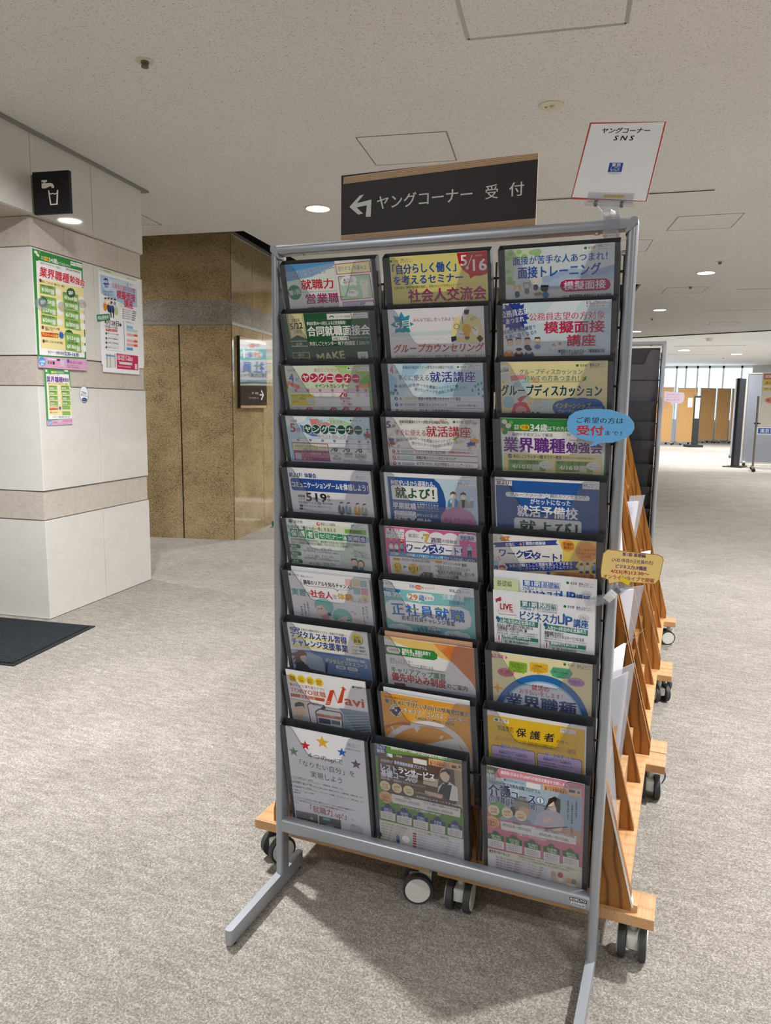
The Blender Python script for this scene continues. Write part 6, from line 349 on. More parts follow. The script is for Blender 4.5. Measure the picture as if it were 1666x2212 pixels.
'2,2':(0.012,-0.0008,0.21,0,'f0e4aa',[('p',[-7.6,10.6,12.0,5.0,13.9,7.9,18.8,4.1,21.3,21.3,-1.2,27.0],'efefe8'),('t',-3.8,14.5,20.5,4.2,'333338',1,'すぐに使える',9,0,0),('t',-2.6,18.9,20.1,5.4,'333338',2,'就活講座',7,0,0),('e',37.1,54.3,52.2,62.3,'d8e4de'),('e',46.8,48.4,28.8,29.1,'bcd8e4'),('p',[19.2,30.0,26.0,27.1,54.8,25.3,53.7,34.0,21.9,39.1],'e08a90'),('e',32.4,46.5,13.6,11.7,'a8c8dc'),('e',15.0,82.9,24.6,24.8,'a8cce0'),('e',8.5,30.0,21.5,15.5,'cfdcd8'),('e',71.8,36.9,15.1,11.5,'e4b08c'),('e',84.6,93.0,47.7,37.3,'cfe0dc'),('e',75.2,79.4,15.3,11.7,'d8d8b0'),('p',[19.4,105.8,26.7,85.8,38.5,81.7,52.1,83.5,59.6,99.3,62.4,113.1,20.2,113.9],'d8566a'),('e',40.6,99.5,23.4,17.9,'e8a0a8'),('p',[32.8,75.8,42.6,69.9,56.2,67.8,46.4,75.7,42.4,81.7,36.6,81.7],'d8566a'),('s',-2.5,74.2,2.8,1.0,4,'e0a878'),('s',-4.1,93.1,2.8,1.0,4,'e0a878'),('s',5.3,40.7,2.7,1.0,4,'e0a878'),('s',79.9,93.1,2.7,1.0,4,'e0a878'),('s',59.8,85.4,2.7,1.0,4,'e0a878'),('e',152.7,8.1,5.4,4.8,'1f7a3a'),('t',157.7,8.1,13.6,4.8,'8a8a78',0,'東京都'),('t',176.7,6.6,6.4,4.8,'23398a',1,'東京'),('t',183.1,6.5,11.0,4.8,'2a4fb0',2,'しごと'),('t',194.0,6.3,11.5,4.3,'6a86c0',0,'センター'),('t',176.8,11.2,28.8,4.0,'33333a',1,'ヤングコーナー'),('t',38.6,20.2,123.6,11.3,'2a6a54',1,'グループディスカッション',0,'f6eec8',0),('t',48.0,33.1,108.0,11.4,'2a6a54',1,'初めての方あつまれ！',0,'f6eec8',0),('p',[160.1,27.6,166.0,30.5,162.5,39.2,160.6,37.0],'e8d838'),('p',[166.0,31.0,171.0,29.2,169.3,37.0,162.8,39.8],'2f9a58'),('p',[43.1,40.7,160.7,39.6,160.7,40.4,43.1,41.5],'8aa060'),('t',0.8,57.9,199.3,22.1,'123f38',3,'グループディスカッション',0,'f4f2e4',0),('e',122.4,92.5,35.6,29.2,'1a68b4'),('e',141.0,86.5,42.6,28.9,'1a68b4'),('e',163.1,84.3,42.1,24.9,'1a68b4'),('e',183.2,87.9,39.9,28.6,'1a68b4'),('e',194.2,95.4,27.1,22.9,'1a68b4'),('e',155.9,99.8,95.9,31.0,'1a68b4'),('p',[210.9,81.9,215.6,89.4,215.4,95.1,211.8,95.2],'1a68b4'),('t',110.2,88.6,68.4,12.0,'f0dc80',2,'インターンシップ',0,'123a6a',0.2),('t',177.8,92.2,23.5,5.7,'f0dc80',1,'における'),('t',115.9,99.8,76.6,7.0,'f0dc80',1,'グループディスカッション'),('e',44.9,106.0,6.6,6.8,'2a4a8a'),('e',55.7,105.9,6.6,6.8,'d8b0a0'),('e',65.0,105.7,6.6,6.7,'2a3a60'),('e',75.4,105.5,6.5,6.7,'50505a')]),
'2,3':(0.0156,-0.0021,0.21,0,'2f8a3c',[('p',[1.2,27.7,209.2,24.3,206.9,114.4,2.8,118.2],'f0f0f0'),('e',8.7,7.5,11.8,10.8,'f0eede'),('e',16.3,16.3,11.7,10.8,'f0eede'),('e',5.4,17.6,11.8,12.0,'3a7a40'),('e',22.3,9.2,8.6,7.9,'7aa858'),('e',9.1,29.5,11.8,10.1,'3a8a48'),('e',2.3,24.7,9.9,8.0,'b8a858'),('t',29.0,15.5,9.7,5.2,'f0f4f0',1,'参加'),('t',28.8,21.1,10.1,5.2,'f0f4f0',1,'無料'),('r',40.9,13.0,18.9,10.7,'f0dc28',1),('t',42.9,18.3,15.0,8.7,'c83028',2,'対象'),('t',61.3,18.2,19.4,14.6,'f6f8f6',2,'34'),('t',81.7,18.2,14.2,14.1,'f6f8f6',2,'歳'),('t',96.8,19.6,63.8,8.9,'f6f8f6',1,'以下の方(学生可)'),('t',23.7,33.7,82.4,7.2,'55555c',0,'疑問や不安がコレで解消'),('r',133.2,28.2,34.9,7.0,'e4e4e4',0),('t',135.0,31.8,7.4,5.1,'44444a',0,'製造'),('p',[133.2,37.1,171.7,36.9,171.8,42.8,133.2,43.5],'d0d4d0'),('p',[133.9,37.6,171.0,37.5,171.1,42.2,134.0,42.9],'f0f0f0'),('t',138.8,41.7,22.1,5.9,'8a8a90',0,'Season1'),('t',6.4,55.6,124.1,30.2,'6a2c8c',3,'業界職種'),('t',133.3,58.2,69.6,21.6,'6a2c8c',3,'勉強会'),('p',[7.9,74.3,202.3,72.0,206.9,114.4,2.8,119.3],'efe2a4'),('e',18.7,80.5,9.1,9.5,'6a3a6a'),('t',15.3,80.6,6.7,4.1,'f0e8f0',0,'会場'),('t',25.6,80.4,98.4,7.3,'3a2c40',2,'東京しごとセンター3階 セミナー教室'),('t',126.3,79.9,63.5,4.4,'4a3c40',0,'(受付開始 13:45) JR飯田橋駅東口徒歩7分'),('p',[14.8,88.1,92.7,87.3,91.6,110.3,14.6,111.4],'86b45c'),('t',18.2,92.3,58.9,7.4,'1f3320',1,'未経験からの職種選び'),('t',22.8,102.5,27.1,9.5,'f6f8f2',2,'4/10'),('r',53.8,98.0,8.4,8.3,'f0f4ec',0),('t',55.4,102.0,5.7,6.6,'3a5a30',0,'金'),('r',64.5,97.1,15.2,13.6,'d8dccc',0),('t',30.0,108.8,25.7,4.2,'2a3a24',0,'受付開始 3/13'),('e',93.6,96.5,28.8,17.5,'f0efe6'),('t',85.0,93.6,18.2,3.3,'7a7a70',0,'自分に合った'),('t',83.0,98.5,22.5,3.3,'7a7a70',0,'仕事の見つけ方'),('p',[112.0,87.2,186.3,86.5,185.8,108.8,112.4,109.9],'86b45c'),('t',115.4,91.2,60.0,7.2,'1f3320',1,'業界・企業の選び方'),('t',120.0,101.2,25.8,9.3,'f6f8f2',2,'4/16'),('r',149.5,96.9,8.0,8.1,'f0f4ec',0),('t',151.0,100.8,5.4,6.4,'3a5a30',0,'木'),('r',159.8,95.9,14.5,13.3,'d8dccc',0),('t',127.0,107.4,24.5,4.1,'2a3a24',0,'受付開始 3/28'),('e',187.4,95.4,27.4,17.1,'f0efe6'),('t',179.0,92.5,17.4,3.2,'7a7a70',0,'自分に合った'),('t',177.3,97.3,21.4,3.2,'7a7a70',0,'仕事の見つけ方'),('p',[14.2,112.4,91.6,112.3,91.6,120.6,14.0,121.9],'86b45c'),('t',18.9,116.5,57.2,5.8,'1f3320',2,'企業・マーケティング'),('p',[112.0,112.0,185.8,111.4,185.9,115.9,112.0,117.1],'86b45c'),('t',131.8,115.4,29.1,5.7,'1f3320',2,'金融業界')]),
'2,4':(0.0083,-0.0004,0.21,0,'f0eff3',[('p',[1.5,4.9,212.1,4.7,214.6,114.6,2.3,119.0],'1a4f96'),('p',[36.1,5.9,179.5,5.9,157.2,63.4,56.3,66.0],'1b5aa8'),('r',1.3,6.2,34.7,10.7,'f0eff3',0),('t',4.0,11.3,30.6,9.0,'3a3a40',2,'就よび！'),('r',178.0,5.2,33.6,10.7,'f0eff3',0),('t',179.5,8.5,6.9,5.3,'23398a',1,'東京'),('t',186.4,8.5,11.9,5.3,'2a4fb0',2,'しごと'),('t',198.4,8.3,12.5,4.8,'6a86c0',0,'センター'),('t',179.6,13.4,31.4,4.5,'33333a',1,'ヤングコーナー'),('r',22.2,30.9,83.4,10.7,'e4e8ee',1),('t',31.4,35.5,66.3,8.2,'2a3f6a',1,'グループワーク'),('e',106.9,34.3,7.9,8.5,'e4e8ee'),('t',104.6,34.5,4.7,5.1,'2a3f6a',0,'＋',4,0,0),('r',108.5,30.6,83.7,10.5,'e4e8ee',1),('t',113.4,34.1,71.8,8.4,'2a3f6a',1,'個別カウンセリング'),('t',73.7,48.8,81.5,12.0,'f4f6f8',2,'がセットになった'),('t',46.4,71.1,122.5,24.2,'f4f6f8',3,'就活予備校'),('p',[39.0,90.4,42.6,87.2,172.9,86.1,176.8,89.7,177.2,117.8,38.8,120.5],'dfe4e6'),('t',51.1,106.6,118.2,28.6,'123f30',3,'就よび！')]),
'2,5':(0.0086,0.0007,0.21,0,'efe0a0',[('p',[-7.0,0.9,135.1,0.9,143.9,24.0,144.0,48.2,129.2,76.5,-6.8,88.8],'f0eee8'),('p',[135.1,0.9,217.0,-0.9,218.8,80.1,117.3,77.8,144.0,48.2,144.5,24.0],'f0d46a'),('r',-4.2,4.0,14.1,13.0,'d8d4cc',0),('p',[13.5,9.2,16.8,4.1,37.0,1.7,32.7,8.7,36.1,12.9,17.5,13.8],'e08a3c'),('t',17.7,7.2,12.3,3.6,'fff',0,'ウラも'),('p',[-1.5,24.0,2.8,19.2,133.1,2.2,130.2,8.9,136.1,12.8,2.5,30.5,5.8,25.6],'2a4494'),('t',26.2,22.0,20.0,7.6,'f4f4f8',2,'就活に',8,0,0),('t',55.4,18.5,11.2,10.2,'f0b0a0',3,'＋7',10,0,0),('t',68.6,15.5,41.0,7.1,'f4f4f8',2,'週間の経験値',6,0,0),('t',12.6,41.3,50.5,18.5,'26408c',3,'ワーク'),('p',[63.6,34.9,81.5,28.8,87.3,47.2,67.0,51.9],'26408c'),('t',66.8,41.3,17.6,17.5,'f4f4f8',2,'ス',3,0,0),('t',85.4,41.8,56.6,18.7,'26408c',3,'タート！'),('e',154.5,13.3,26.7,25.6,'eea03c'),('t',145.2,9.7,19.9,7.4,'7a3a18',2,'受講料'),('t',146.4,17.5,18.8,7.4,'7a3a18',2,'無料‼'),('e',191.1,23.9,44.9,42.3,'eea03c'),('t',174.2,19.1,34.8,6.0,'7a3a18',1,'月〜金の平日'),('t',173.0,26.9,37.5,6.1,'7a3a18',1,'10:00〜15:00'),('t',181.7,33.7,18.1,6.9,'7a3a18',1,'33日間'),('p',[23.4,66.0,176.1,46.1,170.0,58.8,177.3,65.2,21.9,86.2,30.5,75.6],'26409a'),('t',32.7,70.3,131.8,8.1,'f0f2f8',2,'☆自己理解としごと理解を楽しくすすめる',8,0,0),('t',53.3,76.0,112.3,7.7,'f0f2f8',1,'ワークショップ型プログラムです☆',8,0,0),('e',5.3,56.4,5.9,7.8,'e8c8b4'),('p',[0.5,61.4,10.0,60.5,10.3,72.0,0.5,73.0],'9ac8dc'),('p',[1.2,72.9,9.0,72.1,9.3,83.6,5.7,84.0,4.3,76.0,2.9,84.3,0.2,84.6],'2c3a70'),('e',17.9,75.8,14.7,11.6,'c84a4c'),('e',17.8,80.4,12.6,9.3,'e8d0a0'),('e',181.7,62.0,9.6,15.4,'e8e4dc'),('e',181.6,53.7,5.8,7.5,'e8c8b4'),('p',[178.1,54.0,180.0,49.0,184.6,49.4,184.6,54.2],'3a3034'),('e',181.8,71.3,8.5,8.0,'2a3050'),('e',193.6,59.7,9.6,15.4,'e8e0d8'),('e',193.4,51.4,5.7,7.4,'e8c8b4'),('p',[190.0,51.7,191.8,46.7,196.4,47.1,196.5,51.9],'3a3034'),('e',193.7,68.9,8.4,7.9,'2a3050'),('e',206.5,57.2,9.5,15.3,'5a9ac0'),('e',206.4,48.9,5.7,7.4,'e8c8b4'),('p',[202.9,49.3,204.7,44.3,209.3,44.7,209.4,49.5],'3a3034'),('e',206.7,66.4,8.4,7.9,'2a3050'),('e',0.8,50.0,5.1,5.5,'a8d0dc'),('e',11.3,52.4,5.0,5.5,'d0a8b0'),('e',13.2,57.9,5.0,5.5,'d0a8b0'),('e',185.7,47.3,4.6,5.3,'d8c8c0'),('e',199.0,44.9,4.6,5.2,'a8d0dc'),('e',204.8,45.4,4.6,5.2,'d8c8c0'),('p',[125.3,80.3,137.2,73.4,203.3,70.8,211.1,78.8,211.4,89.8,117.2,93.7],'dc8a34'),('t',133.2,81.7,73.1,8.0,'5a2a10',2,'主催財団しごとセンター3階',3,0,0),('e',115.3,79.2,8.0,9.0,'26409a')]),
'2,6':(0.0153,-0.051,0.21,0,'eff0f5',[('r',61.1,17.1,37.7,14.0,'2a6ab8',0),('t',64.0,23.6,32.1,11.8,'f4f6fa',2,'第1期'),('r',99.4,16.3,38.0,13.9,'2a6ab8',0),('r',100.2,17.2,36.4,12.1,'eff0f5',0),('t',102.0,23.2,32.8,11.2,'2a6ab8',2,'基礎編'),('t',60.5,36.1,32.2,9.1,'3a6a9a',1,'29歳以下',4,0,0),('t',95.4,32.0,41.4,4.0,'6a7a8a',0,'都内の中小企業等に在籍する',4,0,0),('t',95.4,36.5,41.5,4.1,'6a7a8a',0,'入社1〜3年目の正社員の方対象',4,0,0),('e',152.5,13.8,6.2,6.2,'1f7a3a'),('t',157.5,14.0,13.4,6.2,'555560',0,'東京都'),('t',174.7,13.3,6.6,5.3,'23398a',1,'東京'),('t',181.3,13.1,11.4,5.3,'2a4fb0',2,'しごと'),('t',192.7,12.8,11.9,4.7,'6a86c0',0,'センター'),('t',174.8,18.3,29.9,4.5,'33333a',1,'ヤングコーナー'),('t',67.0,50.9,70.8,20.9,'2a5aa0',2,'ビジネス力',4,0,0),('t',138.8,45.1,29.2,24.7,'2a62b0',3,'UP'),('t',169.4,47.8,28.0,20.1,'2a5aa0',2,'講座'),('e',189.9,34.1,19.9,12.4,'9aaabc'),('e',189.9,34.1,18.4,10.6,'eff0f5'),('t',183.2,32.6,13.9,4.4,'555560',0,'4/7(火)'),('t',182.3,36.6,15.2,4.4,'555560',0,'受付開始！')]),
'2,6n':(0.0154,-0.0335,0.0526,0.0012,'d4e0b0',[('t',7.2,10.7,31.3,13.8,'4a4a48',0,'基礎編')]),
'2,6f':(0.0141,-0.007,0.21,0.004,'eff0f5',[('p',[4.8,21.7,16.5,14.5,18.4,22.4,9.8,30.5,5.7,28.6],'a83a3c'),('p',[8.9,25.9,46.3,25.8,49.6,32.4,48.4,53.6,13.3,54.8,8.8,49.4],'ececf0'),('p',[7.2,49.7,13.3,55.9,49.2,54.7,48.8,56.4,12.2,57.5],'9a9aa4'),('t',14.9,37.1,25.6,15.0,'b4282c',3,'LIVE'),('t',9.3,48.1,33.4,4.7,'b4282c',1,'オンラインライブで開催'),('r',58.0,18.3,37.3,14.3,'2a7a78',0),('t',61.3,25.4,31.2,12.0,'f4f6fa',2,'第1期'),('r',96.1,18.7,37.8,14.2,'2a7a78',0),('r',96.9,19.6,36.2,12.4,'eff0f5',0),('t',98.9,25.6,32.2,11.4,'2a7a78',2,'応用編'),('t',57.4,35.1,31.8,9.8,'3a6a8a',1,'29歳以下'),('t',92.4,33.9,41.1,4.1,'6a7a8a',0,'都内の中小企業等に在籍する'),('t',92.4,38.5,41.2,4.1,'6a7a8a',0,'入社1〜3年目の正社員の方対象'),('e',149.6,20.9,5.9,6.3,'1f7a3a'),('t',154.7,20.7,13.6,6.3,'555560',0,'東京都'),('t',172.5,20.1,6.7,4.9,'23398a',1,'東京'),('t',179.2,19.9,11.4,4.9,'2a4fb0',2,'しごと'),('t',190.6,19.6,12.0,4.4,'6a86c0',0,'センター'),('t',172.6,24.7,30.1,4.2,'33333a',1,'ヤングコーナー'),('t',57.1,53.8,75.9,21.5,'1f5aa0',2,'ビジネス力'),('p',[134.9,44.3,137.9,44.3,137.9,60.0,143.9,60.3,145.4,59.0,145.8,43.3,144.6,43.0,147.7,36.1,150.9,43.3,149.3,43.5,149.0,60.8,146.8,63.9,135.9,63.8],'1f62b0'),('t',151.3,53.3,13.1,22.0,'1f62b0',3,'P'),('t',167.0,57.3,29.5,19.2,'1f5aa0',2,'講座'),('e',187.1,41.8,20.2,13.6,'9aaabc'),('e',187.1,41.8,18.7,11.8,'eff0f5'),('t',179.3,40.2,15.0,4.5,'555560',0,'4/28(火)'),('t',179.4,44.3,15.1,4.5,'555560',0,'受付開始！'),('p',[7.1,65.1,94.8,66.0,94.2,79.0,6.8,77.1],'2a8078'),('t',12.5,71.5,75.5,10.0,'f2f6f4',2,'入社1年目の正社員の方'),('e',8.3,66.6,7.6,8.6,'2a4f8c'),('p',[108.9,67.6,195.8,70.3,196.0,84.1,108.8,80.0],'2a8078'),('t',113.9,75.1,79.1,9.8,'f2f6f4',2,'入社2〜3年目の正社員の方'),('e',109.5,69.1,7.3,8.4,'2a4f8c'),('t',6.6,82.8,76.7,7.7,'33383c',1,'社会人に必要な実行力を身に付ける'),('t',5.9,90.4,64.6,8.2,'33383c',1,'「目標達成への実行力UP」編'),('t',107.8,87.8,39.2,8.0,'33383c',1,'基礎知識力を付けて'),('t',107.8,94.9,80.6,8.0,'33383c',1,'活躍できるビジネスパーソンになる'),('t',6.2,96.9,87.3,3.9,'50585c',0,'目標達成の必要性、計画的な行動について学ぶ参加型研修です'),('t',107.7,102.2,86.6,3.8,'50585c',0,'課題解決プロセスをアクションし、コミュニケーションについて考えます'),('t',6.0,102.5,87.4,3.9,'50585c',0,'目標達成の必要性、計画的な行動について学ぶ参加型研修です'),('t',107.7,108.1,86.8,3.8,'50585c',0,'課題解決プロセスをアクションし、コミュニケーションについて考えます'),('p',[5.5,105.8,16.1,106.2,15.4,132.9,4.7,132.8],'aab0b8'),('p',[6.1,106.7,15.3,107.0,14.6,132.3,5.4,131.7],'eff0f5'),('t',8.0,114.5,4.3,13.7,'a83a3c',2,'1'),('t',7.0,126.1,5.8,5.4,'a83a3c',0,'日目'),('p',[17.2,105.8,94.4,106.3,94.4,114.7,17.0,113.1],'2a8078'),('t',19.3,108.8,58.7,7.3,'f0f4f4',2,'目標達成をしながら進める'),('p',[17.0,113.8,94.3,115.2,94.3,119.5,16.9,119.2],'c8dcd8'),('t',19.1,114.7,54.6,6.8,'28383a',1,'6月2日(火) 13:30〜15:30'),('t',20.0,121.9,53.6,5.4,'40484c',1,'・会社、部署、個人の目標は何のため?'),('t',19.8,128.4,49.5,5.4,'40484c',1,'・若手社員からこそ意識できること'),('t',19.7,134.8,45.4,5.4,'40484c',1,'・目標達成までのプロセスを学ぶ'),('t',19.5,141.3,41.3,5.4,'40484c',1,'・研修のまとめ'),('p',[107.7,108.6,117.8,109.0,117.8,135.1,107.6,135.0],'aab0b8'),('p',[108.3,109.5,117.0,109.8,117.0,134.5,108.2,134.0],'eff0f5'),('t',110.3,117.1,4.1,13.4,'a83a3c',2,'1'),('t',109.6,128.5,5.5,5.3,'a83a3c',0,'日目'),('p',[118.9,108.6,192.5,109.1,192.6,117.3,118.8,115.7],'2a8078'),('t',120.9,111.5,56.0,7.1,'f0f4f4',2,'課題解決力を身に付ける'),('p',[118.8,116.4,192.7,117.7,192.7,122.0,118.8,121.7],'c8dcd8'),('t',120.9,117.3,52.1,6.6,'28383a',1,'6月5日(金) 13:30〜15:30'),('t',121.9,124.4,51.2,5.2,'40484c',1,'・会社、部署、個人の目標は何のため?'),('t',121.9,130.6,47.3,5.3,'40484c',1,'・若手社員からこそ意識できること'),('t',121.9,137.0,43.4,5.3,'40484c',1,'・目標達成までのプロセスを学ぶ'),('t',121.8,143.3,39.4,5.3,'40484c',1,'・研修のまとめ'),('p',[98.8,67.8,100.2,67.6,99.7,141.6,98.3,141.8],'8a9aa0')]),
'2,7':(0.0142,0.0037,0.21,0,'f0e6b4',[('p',[-2.4,12.0,-0.1,5.5,30.6,5.4,34.2,10.9,31.4,13.8,0.6,15.1],'c42a50'),('t',0.8,10.2,30.0,9.3,'faf0f2',2,'予約不要'),('e',154.4,7.0,5.9,6.6,'1f7a3a'),('t',160.3,7.3,13.2,6.1,'8a8a78',0,'東京都'),('t',179.4,6.6,6.6,5.6,'23398a',1,'東京',3,0,0),('t',186.0,6.2,11.4,5.6,'2a4fb0',2,'しごと',3,0,0),('t',197.4,5.5,12.0,5.1,'6a86c0',0,'センター',3,0,0),('t',179.4,12.3,30.1,4.8,'33333a',1,'ヤングコーナー',4,0,0),('e',29.5,48.5,36.6,22.4,'dc7a86'),('t',16.3,46.6,25.5,7.0,'5a2830',1,'業界・職種に',3,0,0),('t',14.4,52.9,29.8,6.5,'5a2830',1,'ついて知りたい',3,0,0),('p',[37.6,18.9,40.8,17.3,75.0,17.5,76.4,20.9,75.8,39.3,70.5,42.6,67.3,46.9,66.4,42.9,38.1,42.1,36.5,38.7],'8ab82e'),('t',41.6,23.8,30.2,5.9,'26401c',1,'自分が受けたい'),('t',42.6,29.8,27.1,5.9,'26401c',1,'企業の求人に'),('t',50.9,34.5,11.4,5.9,'26401c',1,'ついて',-11,0,0),('t',46.5,41.6,18.8,5.9,'26401c',1,'知りたい！'),('p',[81.2,16.4,84.3,13.5,117.9,12.7,120.5,15.9,119.8,32.8,102.5,38.3,100.4,42.3,97.4,38.0,82.0,35.7],'eebc28'),('t',89.4,20.6,21.4,5.8,'5a4410',1,'志望動機に'),('t',84.1,28.3,31.7,5.8,'5a4410',1,'つながるヒントを',5,0,0),('t',90.3,33.2,20.4,5.8,'5a4410',1,'みつけたい'),('p',[123.9,29.7,130.9,17.2,164.7,16.7,170.4,27.6,163.9,40.8,139.0,43.3,128.9,39.7],'5cb48c'),('t',129.9,22.9,30.9,5.3,'1c4030',1,'ヤングコーナーと'),('t',128.5,28.5,35.3,5.3,'1c4030',1,'公開中の企業情報に'),('t',135.9,34.1,22.0,5.3,'1c4030',1,'ついて詳しく'),('t',141.0,38.6,12.0,5.3,'1c4030',1,'知りたい',-13,0,0),('e',177.8,46.7,35.5,21.6,'c894cc'),('t',163.0,45.9,30.6,5.8,'4a2850',1,'求人情報の探し方'),('t',167.0,51.6,23.7,5.8,'4a2850',1,'方を知りたい'),('p',[-2.9,180.4,-1.8,166.2,0.4,152.1,3.8,138.3,8.3,124.9,13.8,112.2,20.3,100.2,27.7,89.0,35.8,78.8,44.7,69.7,54.1,61.8,64.0,55.1,74.3,49.6,84.8,45.5,95.4,42.7,106.2,41.3,116.8,41.2,127.3,42.6,137.5,45.2,147.3,49.2,156.7,54.4,165.5,60.8,173.6,68.3,181.1,76.9,187.7,86.5,193.5,97.0,198.4,108.3,202.3,120.3,205.2,132.8,207.1,145.8,207.8,159.1],'1a6cb4'),('p',[10.4,179.1,11.3,166.7,13.2,154.4,16.2,142.4,20.1,130.7,24.9,119.6,30.5,109.1,37.0,99.3,44.1,90.4,51.9,82.4,60.2,75.4,68.9,69.4,77.9,64.6,87.2,61.0,96.6,58.5,106.1,57.2,115.5,57.1,124.7,58.2,133.7,60.5,142.4,64.0,150.7,68.5,158.5,74.1,165.7,80.7,172.3,88.3,178.2,96.7,183.3,105.9,187.6,115.8,191.0,126.3,193.6,137.3,195.2,148.7,195.8,160.4],'8cbce4'),('p',[13.7,178.7,14.6,166.8,16.4,155.0,19.2,143.5,23.0,132.2,27.6,121.5,33.1,111.4,39.3,102.0,46.2,93.4,53.7,85.7,61.7,79.0,70.1,73.2,78.8,68.6,87.8,65.0,96.9,62.6,106.0,61.4,115.1,61.3,124.1,62.4,132.8,64.6,141.2,67.9,149.2,72.2,156.7,77.6,163.7,84.0,170.1,91.3,175.8,99.4,180.7,108.2,184.9,117.8,188.2,127.9,190.6,138.5,192.2,149.4,192.8,160.7],'dbe6f2'),('t',85.7,75.5,36.1,14.4,'cc2a34',2,'就活の'),('t',58.6,89.6,91.5,13.0,'cc2a34',1,'お手伝いをします！'),('t',28.7,119.7,149.9,40.5,'123a7c',3,'業界職種'),('s',10.8,90.8,14.3,4.3,4,'e8ac30')]),
'2,8':(0.0089,0.0059,0.21,0,'ece8e4',[('p',[-2.6,9.5,207.1,6.8,207.1,140.7,-2.5,144.9],'e8bc1c'),('r',14.2,14.7,32.6,9.7,'eeece6',0),('e',20.0,19.4,7.3,7.2,'1f7a3a'),('t',26.3,18.9,19.0,7.7,'55555a',0,'東京都'),('r',157.4,12.4,31.3,11.4,'eeece6',0),('t',159.0,16.1,6.5,5.5,'23398a',1,'東京'),('t',165.4,16.2,11.1,5.4,'2a4fb0',2,'しごと'),('t',176.6,16.2,11.7,4.9,'6a86c0',0,'センター'),('t',159.0,22.1,29.3,4.6,'33333a',1,'ヤングコーナー'),('t',21.5,37.7,35.4,7.2,'3a3010',1,'若年者の',4,0,0),('t',22.9,42.6,33.5,7.2,'3a3010',1,'(34歳以下)'),('t',63.1,44.2,21.5,21.5,'1a1a1e',2,'保',8,0,0.2),('t',92.9,44.6,22.0,21.4,'1a1a1e',2,'護',7,0,0.2),('t',122.7,43.9,21.9,21.2,'1a1a1e',2,'者',8,0,0.2),('t',149.0,48.2,25.0,8.6,'2a2410',0,'の方へ'),('t',18.6,64.6,170.6,4.1,'6a5a18',0,'東京しごとセンターヤングコーナーでは、若年者(34歳以下)の保護者を対象としたセミナー、企業見学会'),('t',17.1,68.9,172.0,4.1,'6a5a18',0,'東京しごとセンターヤングコーナーでは、若年者(34歳以下)の保護者を対象としたセミナー、企業見学会'),('t',15.7,73.2,173.5,4.1,'6a5a18',0,'東京しごとセンターヤングコーナーでは、若年者(34歳以下)の保護者を対象としたセミナー、企業見学会'),('p',[5.3,96.2,9.2,88.6,25.5,87.6,99.7,86.2,102.7,90.7,103.8,135.0,9.8,137.9],'2a2410'),('p',[6.1,96.7,9.8,90.1,99.2,87.6,101.7,91.5,102.9,133.9,10.5,136.3],'cbb4e0'),('p',[106.3,92.5,110.0,87.7,199.3,85.9,202.4,90.3,201.0,137.0,109.6,136.3],'2a2410'),('p',[107.3,93.3,110.7,88.8,198.5,87.4,201.4,91.3,200.0,135.2,110.5,134.7],'cbb4e0'),('t',27.2,87.5,54.7,11.0,'2a3f90',2,'就活バックアップ',0,'eee6f4',0),('t',126.1,87.0,56.2,11.3,'2a3f90',2,'ワークスタート！',0,'eee6f4',0),('t',24.0,99.5,58.7,4.8,'40405a',0,'子どもの将来に悩んでいませんか?'),('t',23.4,105.0,62.4,6.4,'2a5ab8',2,'保護者向けセミナー＆企業見学会'),('t',10.5,114.3,85.7,4.5,'40405a',0,'若年者の就職環境を理解し、中小企業の魅力に気づく！'),('t',10.3,121.1,71.1,4.5,'40405a',0,'子どもの就職活動を積極的にバックアップ！'),('t',10.1,127.8,69.1,4.6,'40405a',0,'企業の採用担当者によるセミナーと見学会です'),('t',121.4,96.0,56.1,4.6,'40405a',0,'子どもの将来に悩んでいませんか?'),('t',120.9,101.3,59.6,6.2,'2a5ab8',2,'保護者向けセミナー＆企業見学会'),('t',108.8,110.4,81.8,4.4,'40405a',0,'若年者の就職環境を理解し、中小企業の魅力に気づく！'),('t',108.7,117.1,67.8,4.4,'40405a',0,'子どもの就職活動を積極的にバックアップ！'),('t',108.7,123.6,65.9,4.5,'40405a',0,'企業の採用担当者によるセミナーと見学会です'),('r',39.5,126.4,30.1,7.5,'90206a',0),('r',137.8,127.7,30.8,7.3,'90206a',0),('t',43.8,129.6,22.6,4.3,'fff',0,'7/3年間開催')]),
